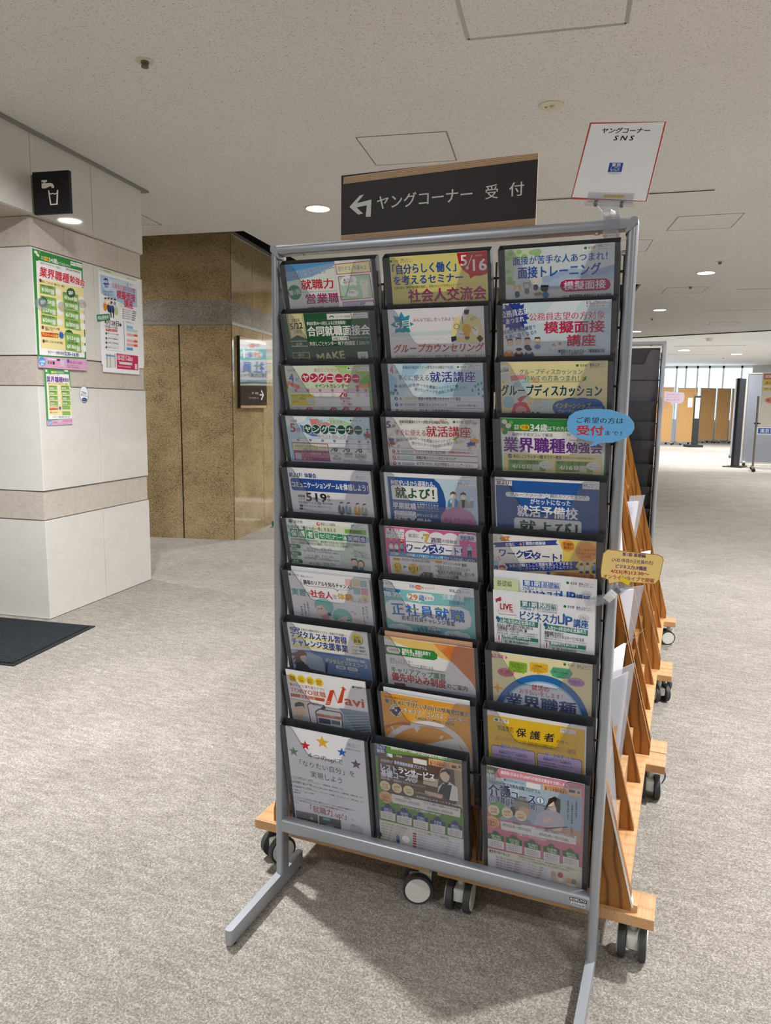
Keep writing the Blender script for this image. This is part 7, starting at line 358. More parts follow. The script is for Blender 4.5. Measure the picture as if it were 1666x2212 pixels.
'2,9':(0.012,0.0017,0.21,0,'d8889c',[('p',[-8.0,1.0,27.9,0.9,15.4,21.8,-8.5,40.6],'4a7440'),('t',-3.9,13.3,20.5,8.5,'e6ece2',1,'受講料'),('t',-3.4,24.5,20.3,11.6,'f2f4ee',2,'無料'),('t',31.6,9.8,146.7,8.3,'faf0f2',2,'講習等1日あたり5,000円の就活支援金を支給します。'),('p',[-2.0,28.4,20.8,26.1,67.6,19.4,125.6,20.3,202.7,12.4,206.5,46.6,205.4,123.7,178.1,121.2,97.2,128.0,30.6,135.6,1.4,99.1],'a8bccc'),('p',[2.2,40.0,76.0,27.3,67.5,69.5,2.8,78.1],'b8cad8'),('r',20.7,25.0,15.0,9.0,'e4ece8',0),('e',41.1,27.2,5.5,5.5,'3a8a48'),('t',45.4,27.0,14.2,5.5,'7a8a90',0,'東京都'),('t',62.3,28.3,21.6,5.5,'3a68b8',1,'東京しごとセンター'),('r',87.5,21.6,30.4,13.3,'eceae6',0),('p',[124.0,18.2,202.8,16.0,203.2,32.3,123.7,31.8],'e8c08c'),('t',126.1,22.5,46.1,6.8,'8a3020',1,'5/21(木)受講者選考会'),('t',126.7,28.4,49.5,7.8,'8a3020',2,'選べる来場特典あり！'),('r',178.2,18.4,12.3,7.2,'4a5a70',0),('r',195.1,18.9,5.3,6.3,'4a78b8',0),('t',3.7,40.8,113.9,9.5,'2a3f5a',1,'令和8年度 業界連携再就職プログラム'),('t',4.1,62.5,49.6,30.5,'2a3f78',3,'介護',7,'dfe8ee',0),('t',55.2,62.9,52.2,23.1,'2a3f78',3,'コース',0,'dfe8ee',0),('e',117.8,62.3,17.3,18.9,'2a3f78'),('e',117.8,62.3,14.9,16.0,'dfe8ee'),('t',115.3,62.4,5.4,12.0,'2a3f78',2,'1',4,0,0),('t',4.9,82.6,105.7,16.3,'2a3f78',2,'(介護職員初任者研修)',0,'dfe8ee',0),('t',6.9,96.4,43.4,5.7,'2a3f5a',1,'あなたらしいケアの道！',6,0,0),('e',20.9,112.2,32.9,41.6,'6a9a58'),('e',28.7,97.2,19.6,20.6,'7cae68'),('e',78.1,87.1,36.0,48.3,'8a8684'),('e',83.4,95.9,23.3,40.7,'d8b498'),('p',[58.9,102.3,63.2,78.2,80.2,68.8,93.9,80.5,92.9,90.9,78.1,87.1],'9a9894'),('e',57.8,105.1,12.9,25.7,'50443e'),('p',[45.8,134.1,54.5,121.4,78.1,117.7,97.2,120.3,99.3,132.6,48.0,133.5],'9aa0b4'),('e',146.6,64.4,26.5,39.6,'f2d8c8'),('p',[133.2,65.4,136.2,52.2,148.3,43.7,160.6,49.7,160.6,75.7,155.4,112.2,150.2,103.6,152.9,77.7,146.5,57.0,135.4,69.8,130.4,86.1,126.2,84.7],'2a2220'),('p',[105.6,118.1,113.8,95.5,130.3,82.4,155.0,82.2,167.4,93.9,169.9,118.4,159.7,126.3,124.5,128.3,102.5,129.1],'c8c4d0'),('p',[124.4,107.9,138.8,101.5,145.1,107.4,126.6,121.3],'ecc8b4'),('p',[126.7,131.5,177.9,113.7,177.0,117.0,130.9,133.2],'5a5a60'),('p',[143.3,130.8,165.8,119.5,163.9,130.2,147.5,134.7],'ecc8b4'),('p',[163.9,130.2,184.1,118.3,205.4,123.7,206.1,153.9,188.7,143.6],'c8a88c'),('v',191.6,43.1,4.5,5.8,'2a2a34',1,'26日間の講習で'),('v',183.2,45.2,4.6,5.9,'2a2a34',1,'「介護職員初任者研修」を取得し、'),('v',174.8,47.3,4.6,5.9,'2a2a34',1,'就職を目指します！'),('e',15.0,113.2,25.9,27.6,'efe2c0'),('t',7.6,111.0,14.9,5.7,'a04a3c',1,'定員',7,0,0),('t',7.5,118.8,15.4,7.8,'a04a3c',1,'24名',7,0,0),('e',45.5,113.0,25.5,27.4,'efe2c0'),('t',38.1,110.8,14.7,5.7,'a04a3c',1,'年齢制限',7,0,0),('t',38.1,118.5,15.1,7.8,'a04a3c',1,'なし',7,0,0),('e',75.5,112.8,25.6,27.7,'efe2c0'),('t',68.3,110.6,14.5,5.6,'a04a3c',1,'1日あたり',7,0,0),('t',68.3,118.3,14.9,7.7,'a04a3c',1,'5,000円',7,0,0),('e',11.8,145.9,32.3,31.6,'eec088'),('t',-1.4,139.6,25.4,5.3,'a03a20',1,'5/13(水)まで'),('t',0.7,147.0,22.1,7.9,'a03a20',2,'早期申込'),('t',0.6,155.2,22.8,7.4,'a03a20',2,'特典あり！'),('p',[29.4,138.5,97.2,134.4,196.2,133.9,195.5,157.0,32.5,161.3],'eceae8'),('t',58.8,137.0,17.2,5.7,'33333a',1,'募集期間'),('t',34.8,146.4,63.5,8.3,'28282e',1,'4月23日(木)〜5月19日(火)'),('t',106.8,137.1,84.8,6.1,'28282e',1,'プログラム期間(下記期間のうち平日26日間)'),('t',116.8,149.4,62.2,8.2,'28282e',1,'6月4日(木)〜7月17日(金)'),('t',68.4,162.8,63.8,7.8,'faf0f2',2,'介護コースの5つのPOINT'),('p',[0.3,178.7,9.2,178.3,12.6,170.7,19.3,167.6,25.4,172.5,29.1,178.1,37.7,178.3,37.5,194.3,0.7,194.0],'4c7a44'),('p',[0.7,194.0,37.5,194.3,37.4,215.2,0.9,215.5],'efebe8'),('t',8.4,183.1,22.8,6.4,'eaf2e6',1,'知識と同時に'),('t',10.1,190.2,21.7,6.4,'eaf2e6',1,'資格取得'),('t',4.2,199.6,29.3,4.0,'50505a',0,'短い期間で資格が取得できます'),('t',4.1,205.0,29.4,4.0,'50505a',0,'短い期間で資格が取得できます'),('t',4.1,210.4,29.4,4.0,'50505a',0,'短い期間で資格が取得できます'),('p',[41.8,179.0,50.6,178.7,53.9,171.2,60.4,168.0,66.4,172.9,70.1,178.4,78.5,178.7,78.5,194.5,42.4,194.2],'4c7a44'),('p',[42.4,194.2,78.5,194.5,78.5,215.2,42.7,215.5],'efebe8'),('t',49.9,183.4,22.4,6.3,'eaf2e6',1,'就活支援金'),('t',51.6,190.4,21.3,6.4,'eaf2e6',1,'支給'),('t',45.9,199.7,28.8,4.0,'50505a',0,'短い期間で資格が取得できます'),('t',45.8,205.1,28.8,4.0,'50505a',0,'短い期間で資格が取得できます'),('t',45.8,210.4,28.8,4.0,'50505a',0,'短い期間で資格が取得できます'),('p',[83.5,179.6,92.1,179.3,95.2,171.8,101.6,168.7,107.6,173.6,111.2,179.0,119.5,179.3,119.6,195.0,84.1,194.7],'4c7a44'),('p',[84.1,194.7,119.6,195.0,119.8,215.5,84.6,215.8],'efebe8'),('t',91.4,183.9,22.0,6.3,'eaf2e6',1,'受講料'),('t',93.2,190.9,20.9,6.3,'eaf2e6',1,'無料'),('t',87.6,200.2,28.2,4.0,'50505a',0,'短い期間で資格が取得できます'),('t',87.6,205.4,28.3,4.0,'50505a',0,'短い期間で資格が取得できます'),('t',87.6,210.7,28.3,4.0,'50505a',0,'短い期間で資格が取得できます'),('p',[125.6,179.6,134.1,179.3,137.1,171.9,143.4,168.8,149.3,173.6,152.9,179.0,161.0,179.3,161.2,194.8,126.4,194.6],'4c7a44'),('p',[126.4,194.6,161.2,194.8,161.5,215.1,127.0,215.4],'efebe8'),('t',133.5,183.9,21.5,6.2,'eaf2e6',1,'未経験'),('t',135.2,190.8,20.5,6.2,'eaf2e6',1,'大歓迎！'),('t',129.8,199.9,27.7,3.9,'50505a',0,'短い期間で資格が取得できます'),('t',129.9,205.2,27.7,3.9,'50505a',0,'短い期間で資格が取得できます'),('t',129.9,210.4,27.8,3.9,'50505a',0,'短い期間で資格が取得できます'),('p',[167.4,179.7,175.7,179.4,178.6,172.1,184.7,169.0,190.5,173.8,194.1,179.2,202.1,179.4,202.4,194.8,168.3,194.5],'4c7a44'),('p',[168.3,194.5,202.4,194.8,202.9,214.9,169.1,215.2],'efebe8'),('t',175.1,183.9,21.1,6.2,'eaf2e6',1,'最終日に'),('t',176.9,190.8,20.1,6.2,'eaf2e6',1,'合同面接会実施'),('t',171.7,199.9,27.2,3.9,'50505a',0,'短い期間で資格が取得できます'),('t',171.8,205.0,27.2,3.9,'50505a',0,'短い期間で資格が取得できます'),('t',171.9,210.2,27.2,3.9,'50505a',0,'短い期間で資格が取得できます'),('p',[-8.2,220.8,218.8,213.2,220.7,285.0,-4.7,288.3],'e6e2cc'),('t',3.0,227.1,47.8,8.1,'3a4a34',2,'講習等で学べること'),('t',68.3,222.9,135.3,5.3,'4a4a48',0,'「介護職員初任者研修」を修了し実務経験を積むことで「介護福祉士」や'),('t',68.3,229.8,118.0,5.3,'4a4a48',0,'「ケアマネージャー(介護支援専門員)」等の資格取得を目指せます。'),('p',[0.6,237.3,140.4,235.8,145.1,277.1,2.3,277.9],'eeecec'),('t',18.5,239.8,118.7,5.4,'4a4a55',1,'身体介護を含む基本的な介護業務を行うことができるという証明として'),('t',18.4,247.1,116.8,5.4,'4a4a55',1,'身体介護を含む基本的な介護業務を行うことができるという証明として'),('t',18.3,254.5,114.8,5.4,'a04050',1,'身体介護を含む基本的な介護業務を行うことができるという証明として'),('t',18.3,261.8,112.8,5.4,'a04050',1,'身体介護を含む基本的な介護業務を行うことができるという証明として'),('t',18.2,269.2,110.8,5.4,'4a4a55',1,'身体介護を含む基本的な介護業務を行うことができるという証明として'),('t',18.1,276.6,108.8,5.5,'4a4a55',1,'身体介護を含む基本的な介護業務を行うことができるという証明として'),('e',149.0,249.1,11.8,15.9,'d8b498'),('e',149.2,262.4,12.7,13.3,'e4d8c8'),('e',163.7,247.2,11.7,15.9,'c86a5a'),('e',163.9,260.4,12.6,13.3,'e4d8c8'),('e',182.7,257.2,11.6,15.9,'d8a888'),('e',183.0,270.4,12.5,13.3,'e4d8c8'),('e',193.1,256.6,11.5,15.8,'9a8a84'),('e',193.4,269.8,12.4,13.2,'e4d8c8'),('p',[1.2,275.5,203.4,271.9,203.7,282.5,2.1,286.2],'24512c'),('t',9.0,278.8,188.7,6.5,'dfeadc',2,'自分のライフスタイルにあわせて働ける訪問介護の求人が、多数あります。')]),
}
PRN={
'poster_a':(0.4116,0.6216,'2f8a3c',None,[-2.3873, 1.5361, 2.0324],[-0.1322, 0.9912, 0.0],[0.0, 0.0, -1.0],[('p',[26.2,53.6,400.6,47.6,398.7,543.2,15.5,554.6],'f0f0f0'),('e',27.8,14.8,27.0,16.5,'f0eede'),('e',41.5,28.0,24.5,16.6,'f0eede'),('e',33.5,45.4,27.1,27.6,'3a7a40'),('e',56.3,9.2,13.7,13.9,'7aa858'),('t',67.0,29.5,18.5,8.4,'f0f4f0',1,'参加'),('t',66.2,39.8,18.5,8.4,'f0f4f0',1,'無料'),('r',89.7,24.1,33.3,21.5,'f0dc28',0),('t',93.2,34.8,27.0,15.9,'c83028',2,'対象'),('t',127.3,33.1,66.7,26.5,'f6f8f6',2,'34歳'),('t',194.9,38.2,64.6,16.4,'f6f8f6',1,'以下の方'),('t',260.9,38.1,45.2,11.7,'f6f8f6',1,'(学生可)'),('r',307.2,9.1,46.1,21.7,'eceeee',0),('r',356.4,7.8,51.9,21.9,'eceeee',0),('e',318.8,19.5,11.1,5.9,'1f7a3a'),('t',327.2,18.5,21.5,5.9,'555555',0,'東京都'),('t',361.1,17.6,9.3,6.0,'23398a',1,'東京'),('t',370.4,17.3,16.1,6.0,'2a4fb0',2,'しごと'),('t',386.5,17.0,17.1,5.4,'6a86c0',0,'センター'),('t',360.5,26.2,42.4,5.1,'33333a',1,'ヤングコーナー'),('t',59.0,63.6,158.1,12.3,'55555c',0,'疑問や不安がコレで解消'),('t',265.3,59.1,122.8,10.8,'50505a',1,'製造 金融 専門職 営業'),('p',[32.5,148.0,414.0,142.4,396.7,512.7,28.6,516.2],'efe0a0'),('e',52.0,157.6,20.6,20.5,'6a3a50'),('t',61.9,160.2,181.5,12.4,'3a2c40',2,'東京しごとセンター3階 セミナー教室'),('p',[43.9,175.9,169.4,173.1,168.7,222.5,42.8,225.7],'86b45c'),('t',51.5,181.3,99.6,12.2,'1f3320',1,'未経験からの職種選び'),('t',56.8,201.4,50.5,19.7,'f6f8f2',2,'4/10'),('r',112.1,194.3,14.0,14.2,'f0f4ec',0),('t',113.5,201.4,11.2,11.4,'3a5a30',0,'金'),('r',131.5,191.4,25.6,26.7,'d8dccc',0),('e',192.3,196.2,48.4,36.6,'f0efe6'),('t',70.7,217.2,42.4,7.5,'2a3a24',0,'受付開始'),('p',[226.4,190.2,363.4,187.7,362.9,239.4,225.6,242.3],'86b45c'),('t',234.7,196.1,108.7,12.8,'1f3320',1,'業界・企業の選び方'),('t',240.6,217.0,55.1,20.6,'f6f8f2',2,'4/16'),('r',301.0,209.7,15.3,14.9,'f0f4ec',0),('t',302.5,217.2,12.2,11.9,'3a5a30',0,'木'),('r',322.2,206.8,28.0,27.9,'d8dccc',0),('e',388.5,212.0,52.9,38.3,'f0efe6'),('t',255.9,233.5,46.3,7.9,'2a3a24',0,'受付開始'),('p',[44.8,235.6,170.7,234.5,170.0,284.1,43.8,285.6],'86b45c'),('t',52.4,241.8,99.9,12.3,'1f3320',1,'企業・マーケティング'),('t',57.8,261.7,50.6,19.8,'f6f8f2',2,'4/25'),('r',113.2,255.2,14.1,14.3,'f0f4ec',0),('t',114.6,262.3,11.2,11.4,'3a5a30',0,'土'),('r',132.7,252.6,25.7,26.8,'d8dccc',0),('e',193.6,258.1,48.6,36.7,'f0efe6'),('t',71.7,277.7,42.5,7.6,'2a3a24',0,'受付開始'),('p',[230.9,230.4,368.4,229.2,367.9,281.1,230.1,282.7],'86b45c'),('t',239.2,236.9,109.1,12.8,'1f3320',1,'金融業界'),('t',245.2,257.7,55.2,20.7,'f6f8f2',2,'5/19'),('r',305.7,250.8,15.4,14.9,'f0f4ec',0),('t',307.3,258.3,12.3,11.9,'3a5a30',0,'火'),('r',327.0,248.1,28.1,28.0,'d8dccc',0),('e',393.6,253.8,53.1,38.4,'f0efe6'),('t',260.5,274.4,46.4,7.9,'2a3a24',0,'受付開始'),('p',[46.1,281.6,172.3,281.9,171.6,331.7,45.1,331.7],'86b45c'),('t',53.8,288.5,100.1,12.3,'1f3320',1,'商社×メーカー'),('t',59.2,308.3,50.7,19.8,'f6f8f2',2,'5/27'),('r',114.7,302.1,14.1,14.3,'f0f4ec',0),('t',116.1,309.2,11.3,11.4,'3a5a30',0,'水'),('r',134.2,299.8,25.8,26.8,'d8dccc',0),('e',195.3,305.8,48.7,36.8,'f0efe6'),('t',73.1,324.4,42.6,7.6,'2a3a24',0,'受付開始'),('p',[230.8,283.6,368.5,284.0,368.1,336.0,230.0,336.0],'86b45c'),('t',239.1,290.8,109.3,12.9,'1f3320',1,'はじめての営業職'),('t',245.1,311.5,55.3,20.7,'f6f8f2',2,'6/3'),('r',305.8,305.0,15.4,14.9,'f0f4ec',0),('t',307.3,312.5,12.3,12.0,'3a5a30',0,'水'),('r',327.1,302.6,28.1,28.1,'d8dccc',0),('e',393.8,309.0,53.2,38.5,'f0efe6'),('t',260.5,328.3,46.5,7.9,'2a3a24',0,'受付開始'),('p',[42.1,335.4,168.3,337.3,167.6,387.2,41.1,385.7],'86b45c'),('t',49.8,343.1,100.1,12.3,'1f3320',1,'観光業界'),('t',55.1,362.6,50.7,19.9,'f6f8f2',2,'6/24'),('r',110.7,356.9,14.1,14.3,'f0f4ec',0),('t',112.1,364.1,11.3,11.5,'3a5a30',0,'水'),('r',130.2,354.9,25.8,26.9,'d8dccc',0),('e',191.3,361.6,48.7,36.9,'f0efe6'),('t',69.1,378.9,42.6,7.6,'2a3a24',0,'受付開始'),('p',[230.7,336.8,368.7,339.0,368.2,391.2,229.9,389.4],'86b45c'),('t',239.1,344.9,109.5,12.9,'1f3320',1,'飲食・食品業界'),('t',245.1,365.4,55.4,20.8,'f6f8f2',2,'6/30'),('r',305.8,359.4,15.4,15.0,'f0f4ec',0),('t',307.4,366.9,12.3,12.0,'3a5a30',0,'火'),('r',327.2,357.4,28.2,28.1,'d8dccc',0),('e',394.0,364.4,53.3,38.6,'f0efe6'),('t',260.4,382.4,46.6,7.9,'2a3a24',0,'受付開始'),('p',[229.2,410.0,367.4,414.4,367.0,466.9,228.4,462.8],'86b45c'),('t',237.6,419.1,109.7,13.0,'1f3320',1,'ITエンジニア'),('t',243.6,439.3,55.5,20.8,'f6f8f2',2,'5/12'),('r',304.4,434.0,15.5,15.0,'f0f4ec',0),('t',306.0,441.5,12.4,12.0,'3a5a30',0,'火'),('r',325.8,432.4,28.3,28.2,'d8dccc',0),('e',392.8,440.4,53.4,38.8,'f0efe6'),('t',259.0,456.6,46.7,8.0,'2a3a24',0,'受付開始'),('p',[229.4,458.8,367.9,464.8,367.5,517.4,228.6,511.7],'86b45c'),('t',237.8,468.7,109.9,13.0,'1f3320',1,'事務職'),('t',243.9,488.7,55.6,20.9,'f6f8f2',2,'6/18'),('r',304.8,483.8,15.5,15.1,'f0f4ec',0),('t',306.4,491.4,12.4,12.1,'3a5a30',0,'木'),('r',326.3,482.6,28.3,28.3,'d8dccc',0),('e',393.4,491.1,53.5,38.9,'f0efe6'),('t',259.3,506.2,46.8,8.0,'2a3a24',0,'受付開始'),('e',50.0,404.3,19.4,18.8,'6a3a50'),('t',64.7,401.8,120.6,13.4,'3a2c40',1,'TKPガーデンシティ竹橋'),('t',67.3,412.7,63.1,11.4,'3a2c40',1,'1階ホール'),('p',[35.0,430.6,172.8,425.2,171.1,449.4,36.7,453.7],'c8321c'),('t',40.4,440.4,127.8,16.2,'f0e070',2,'プロスペシャル企画!'),('s',197.9,432.4,24.4,14.6,9,'2a62a8'),('e',51.4,477.7,19.4,18.9,'6a3a50'),('t',64.0,475.6,141.9,12.5,'3a2c40',1,'東京しごとセンター地下講堂'),('t',82.9,532.1,126.4,15.5,'3a3a44',1,'セミナー・企業交流会'),('t',213.1,531.0,128.1,21.0,'3a3a80',2,'12:30~16:30'),('p',[2.7,562.5,411.9,552.6,407.3,619.6,-1.9,623.6],'d8a4c4'),('e',31.4,588.8,53.8,52.0,'4a9ad8'),('t',13.0,588.3,37.8,12.3,'f4f8fa',2,'24時間'),('t',18.7,603.7,24.0,12.3,'f4f8fa',2,'受付'),('r',76.4,568.3,67.7,5.8,'f0eef0',0),('r',151.3,567.1,24.1,9.8,'26262a',0),('r',74.3,582.8,15.5,16.3,'4aa060',0),('r',94.0,582.9,15.6,16.4,'c05080',0),('r',114.6,583.0,15.8,16.4,'26262a',0),('r',179.5,568.8,31.9,34.4,'d0c4cc',0),('r',236.3,563.2,18.9,19.9,'6a50a0',0),('t',258.7,577.0,109.6,14.1,'a02878',2,'03-5211-6351'),('t',234.7,595.2,108.4,8.0,'60405a',0,'東京しごとセンターヤングコーナー'),('t',233.8,606.8,116.5,8.0,'60405a',0,'東京都千代田区飯田橋3-10-3')]),
'title_strip':(0.4035,0.1137,'eae6e2',[0.3, 87.0, 31.4, 31.3, 403.5, 46.8, 386.5, 84.5],[-2.3912, 1.5655, 1.9823],[-0.1322, 0.9912, 0.0],[0.0, 0.0, -1.0],[('t',19.1,60.0,239.3,50.0,'cc2440',3,'業界職種',0,0,0.15),('t',263.9,56.3,132.1,37.8,'cc2440',3,'勉強会',-3,0,0.15)]),
'poster_b':(0.2151,0.3106,'3f9450',None,[-2.3929, 1.5781, 1.4072],[-0.1322, 0.9912, 0.0],[0.0, 0.0, -1.0],[('p',[15.4,28.5,203.8,22.4,224.6,273.2,16.6,278.2],'f0f0f0'),('e',18.8,11.7,16.8,14.3,'f0eede'),('e',32.1,20.6,14.1,14.4,'7aa858'),('r',57.1,10.7,20.1,11.6,'f0dc28',0),('t',78.6,15.2,84.3,12.7,'f0f4f0',1,'34歳以下の方(学生可)'),('r',167.5,-2.9,31.7,11.9,'eceeee',0),('t',38.3,31.6,84.3,7.8,'55555c',0,'疑問や不安がコレで解消'),('t',17.4,56.4,131.5,32.1,'6a2c8c',3,'業界職種'),('t',150.4,55.0,52.7,22.8,'6a2c8c',3,'勉強会'),('p',[24.5,75.9,206.6,69.6,217.9,258.0,22.0,254.1],'efe2a4'),('t',27.6,79.8,161.0,8.8,'3a2c40',1,'東京しごとセンター3階 セミナー教室'),('p',[31.9,90.5,100.7,90.3,102.0,112.7,31.5,114.5],'86b45c'),('t',37.9,104.8,32.1,10.6,'f6f8f2',2,'4/10'),('e',110.0,102.7,19.1,14.7,'f0efe6'),('t',37.1,96.8,51.6,6.8,'1f3320',0,'業界研究'),('p',[131.7,87.4,203.8,87.1,205.3,110.1,131.4,112.0],'86b45c'),('t',138.1,102.0,33.6,10.9,'f6f8f2',2,'4/10'),('e',213.7,99.8,20.0,15.1,'f0efe6'),('t',137.2,93.8,54.0,6.9,'1f3320',0,'業界研究'),('p',[32.0,118.4,100.9,118.6,102.1,141.1,31.6,142.4],'86b45c'),('t',38.0,132.8,32.1,10.7,'f6f8f2',2,'4/16'),('e',110.2,131.1,19.1,14.7,'f0efe6'),('t',37.1,124.9,51.6,6.8,'1f3320',0,'業界研究'),('p',[133.4,115.9,205.6,116.1,207.1,139.1,133.1,140.5],'86b45c'),('t',139.8,130.6,33.7,10.9,'f6f8f2',2,'4/16'),('e',215.4,128.9,20.0,15.1,'f0efe6'),('t',138.8,122.5,54.1,7.0,'1f3320',0,'業界研究'),('p',[32.0,146.3,101.0,147.0,102.3,169.5,31.7,170.4],'86b45c'),('t',38.1,160.9,32.2,10.7,'f6f8f2',2,'4/25'),('e',110.3,159.6,19.1,14.8,'f0efe6'),('t',37.2,153.0,51.7,6.8,'1f3320',0,'業界研究'),('p',[135.0,144.4,207.4,145.1,208.8,168.2,134.8,169.1],'86b45c'),('t',141.4,159.4,33.7,10.9,'f6f8f2',2,'4/25'),('e',217.2,158.0,20.1,15.1,'f0efe6'),('t',140.5,151.3,54.2,7.0,'1f3320',0,'業界研究'),('p',[32.1,174.3,101.1,175.4,102.4,198.0,31.7,198.4],'86b45c'),('t',38.1,189.1,32.2,10.7,'f6f8f2',2,'5/19'),('e',110.5,188.1,19.1,14.8,'f0efe6'),('t',37.3,181.2,51.7,6.8,'1f3320',0,'業界研究'),('p',[136.7,173.0,209.2,174.2,210.6,197.3,136.4,197.8],'86b45c'),('t',143.1,188.2,33.8,11.0,'f6f8f2',2,'5/19'),('e',219.0,187.2,20.1,15.1,'f0efe6'),('t',142.2,180.1,54.3,7.0,'1f3320',0,'業界研究'),('p',[133.3,199.3,201.2,200.9,203.5,222.0,133.9,222.1],'86b45c'),('p',[132.5,231.5,200.4,233.6,202.7,254.8,133.1,254.3],'86b45c'),('t',32.8,203.6,64.8,7.8,'3a2c40',0,'TKPガーデンシティ竹橋'),('p',[28.5,213.9,99.2,212.8,99.7,225.1,29.0,226.5],'c8321c'),('t',31.6,219.4,64.9,8.8,'f0e070',1,'スペシャル企画'),('s',115.2,215.2,11.8,7.4,9,'2a62a8'),('t',32.3,239.0,62.9,8.8,'3a2c40',1,'東京しごとセンター'),('t',51.7,264.6,142.8,8.9,'3a3a60',1,'セミナー・企業交流会 12:30~16:30'),('p',[3.5,284.3,228.5,273.3,230.1,306.9,4.2,313.4],'d8a4c4'),('e',28.1,296.4,27.0,26.2,'4a9ad8'),('t',19.8,293.4,17.1,6.8,'fff',1,'24時間'),('t',20.6,302.2,14.2,6.8,'fff',1,'受付'),('t',51.0,295.5,32.6,7.8,'26262a',1,'ご予約'),('r',93.6,282.6,31.1,11.9,'d0c4cc',0),('t',139.6,286.8,84.1,8.0,'a02878',1,'03-5211-6351')]),
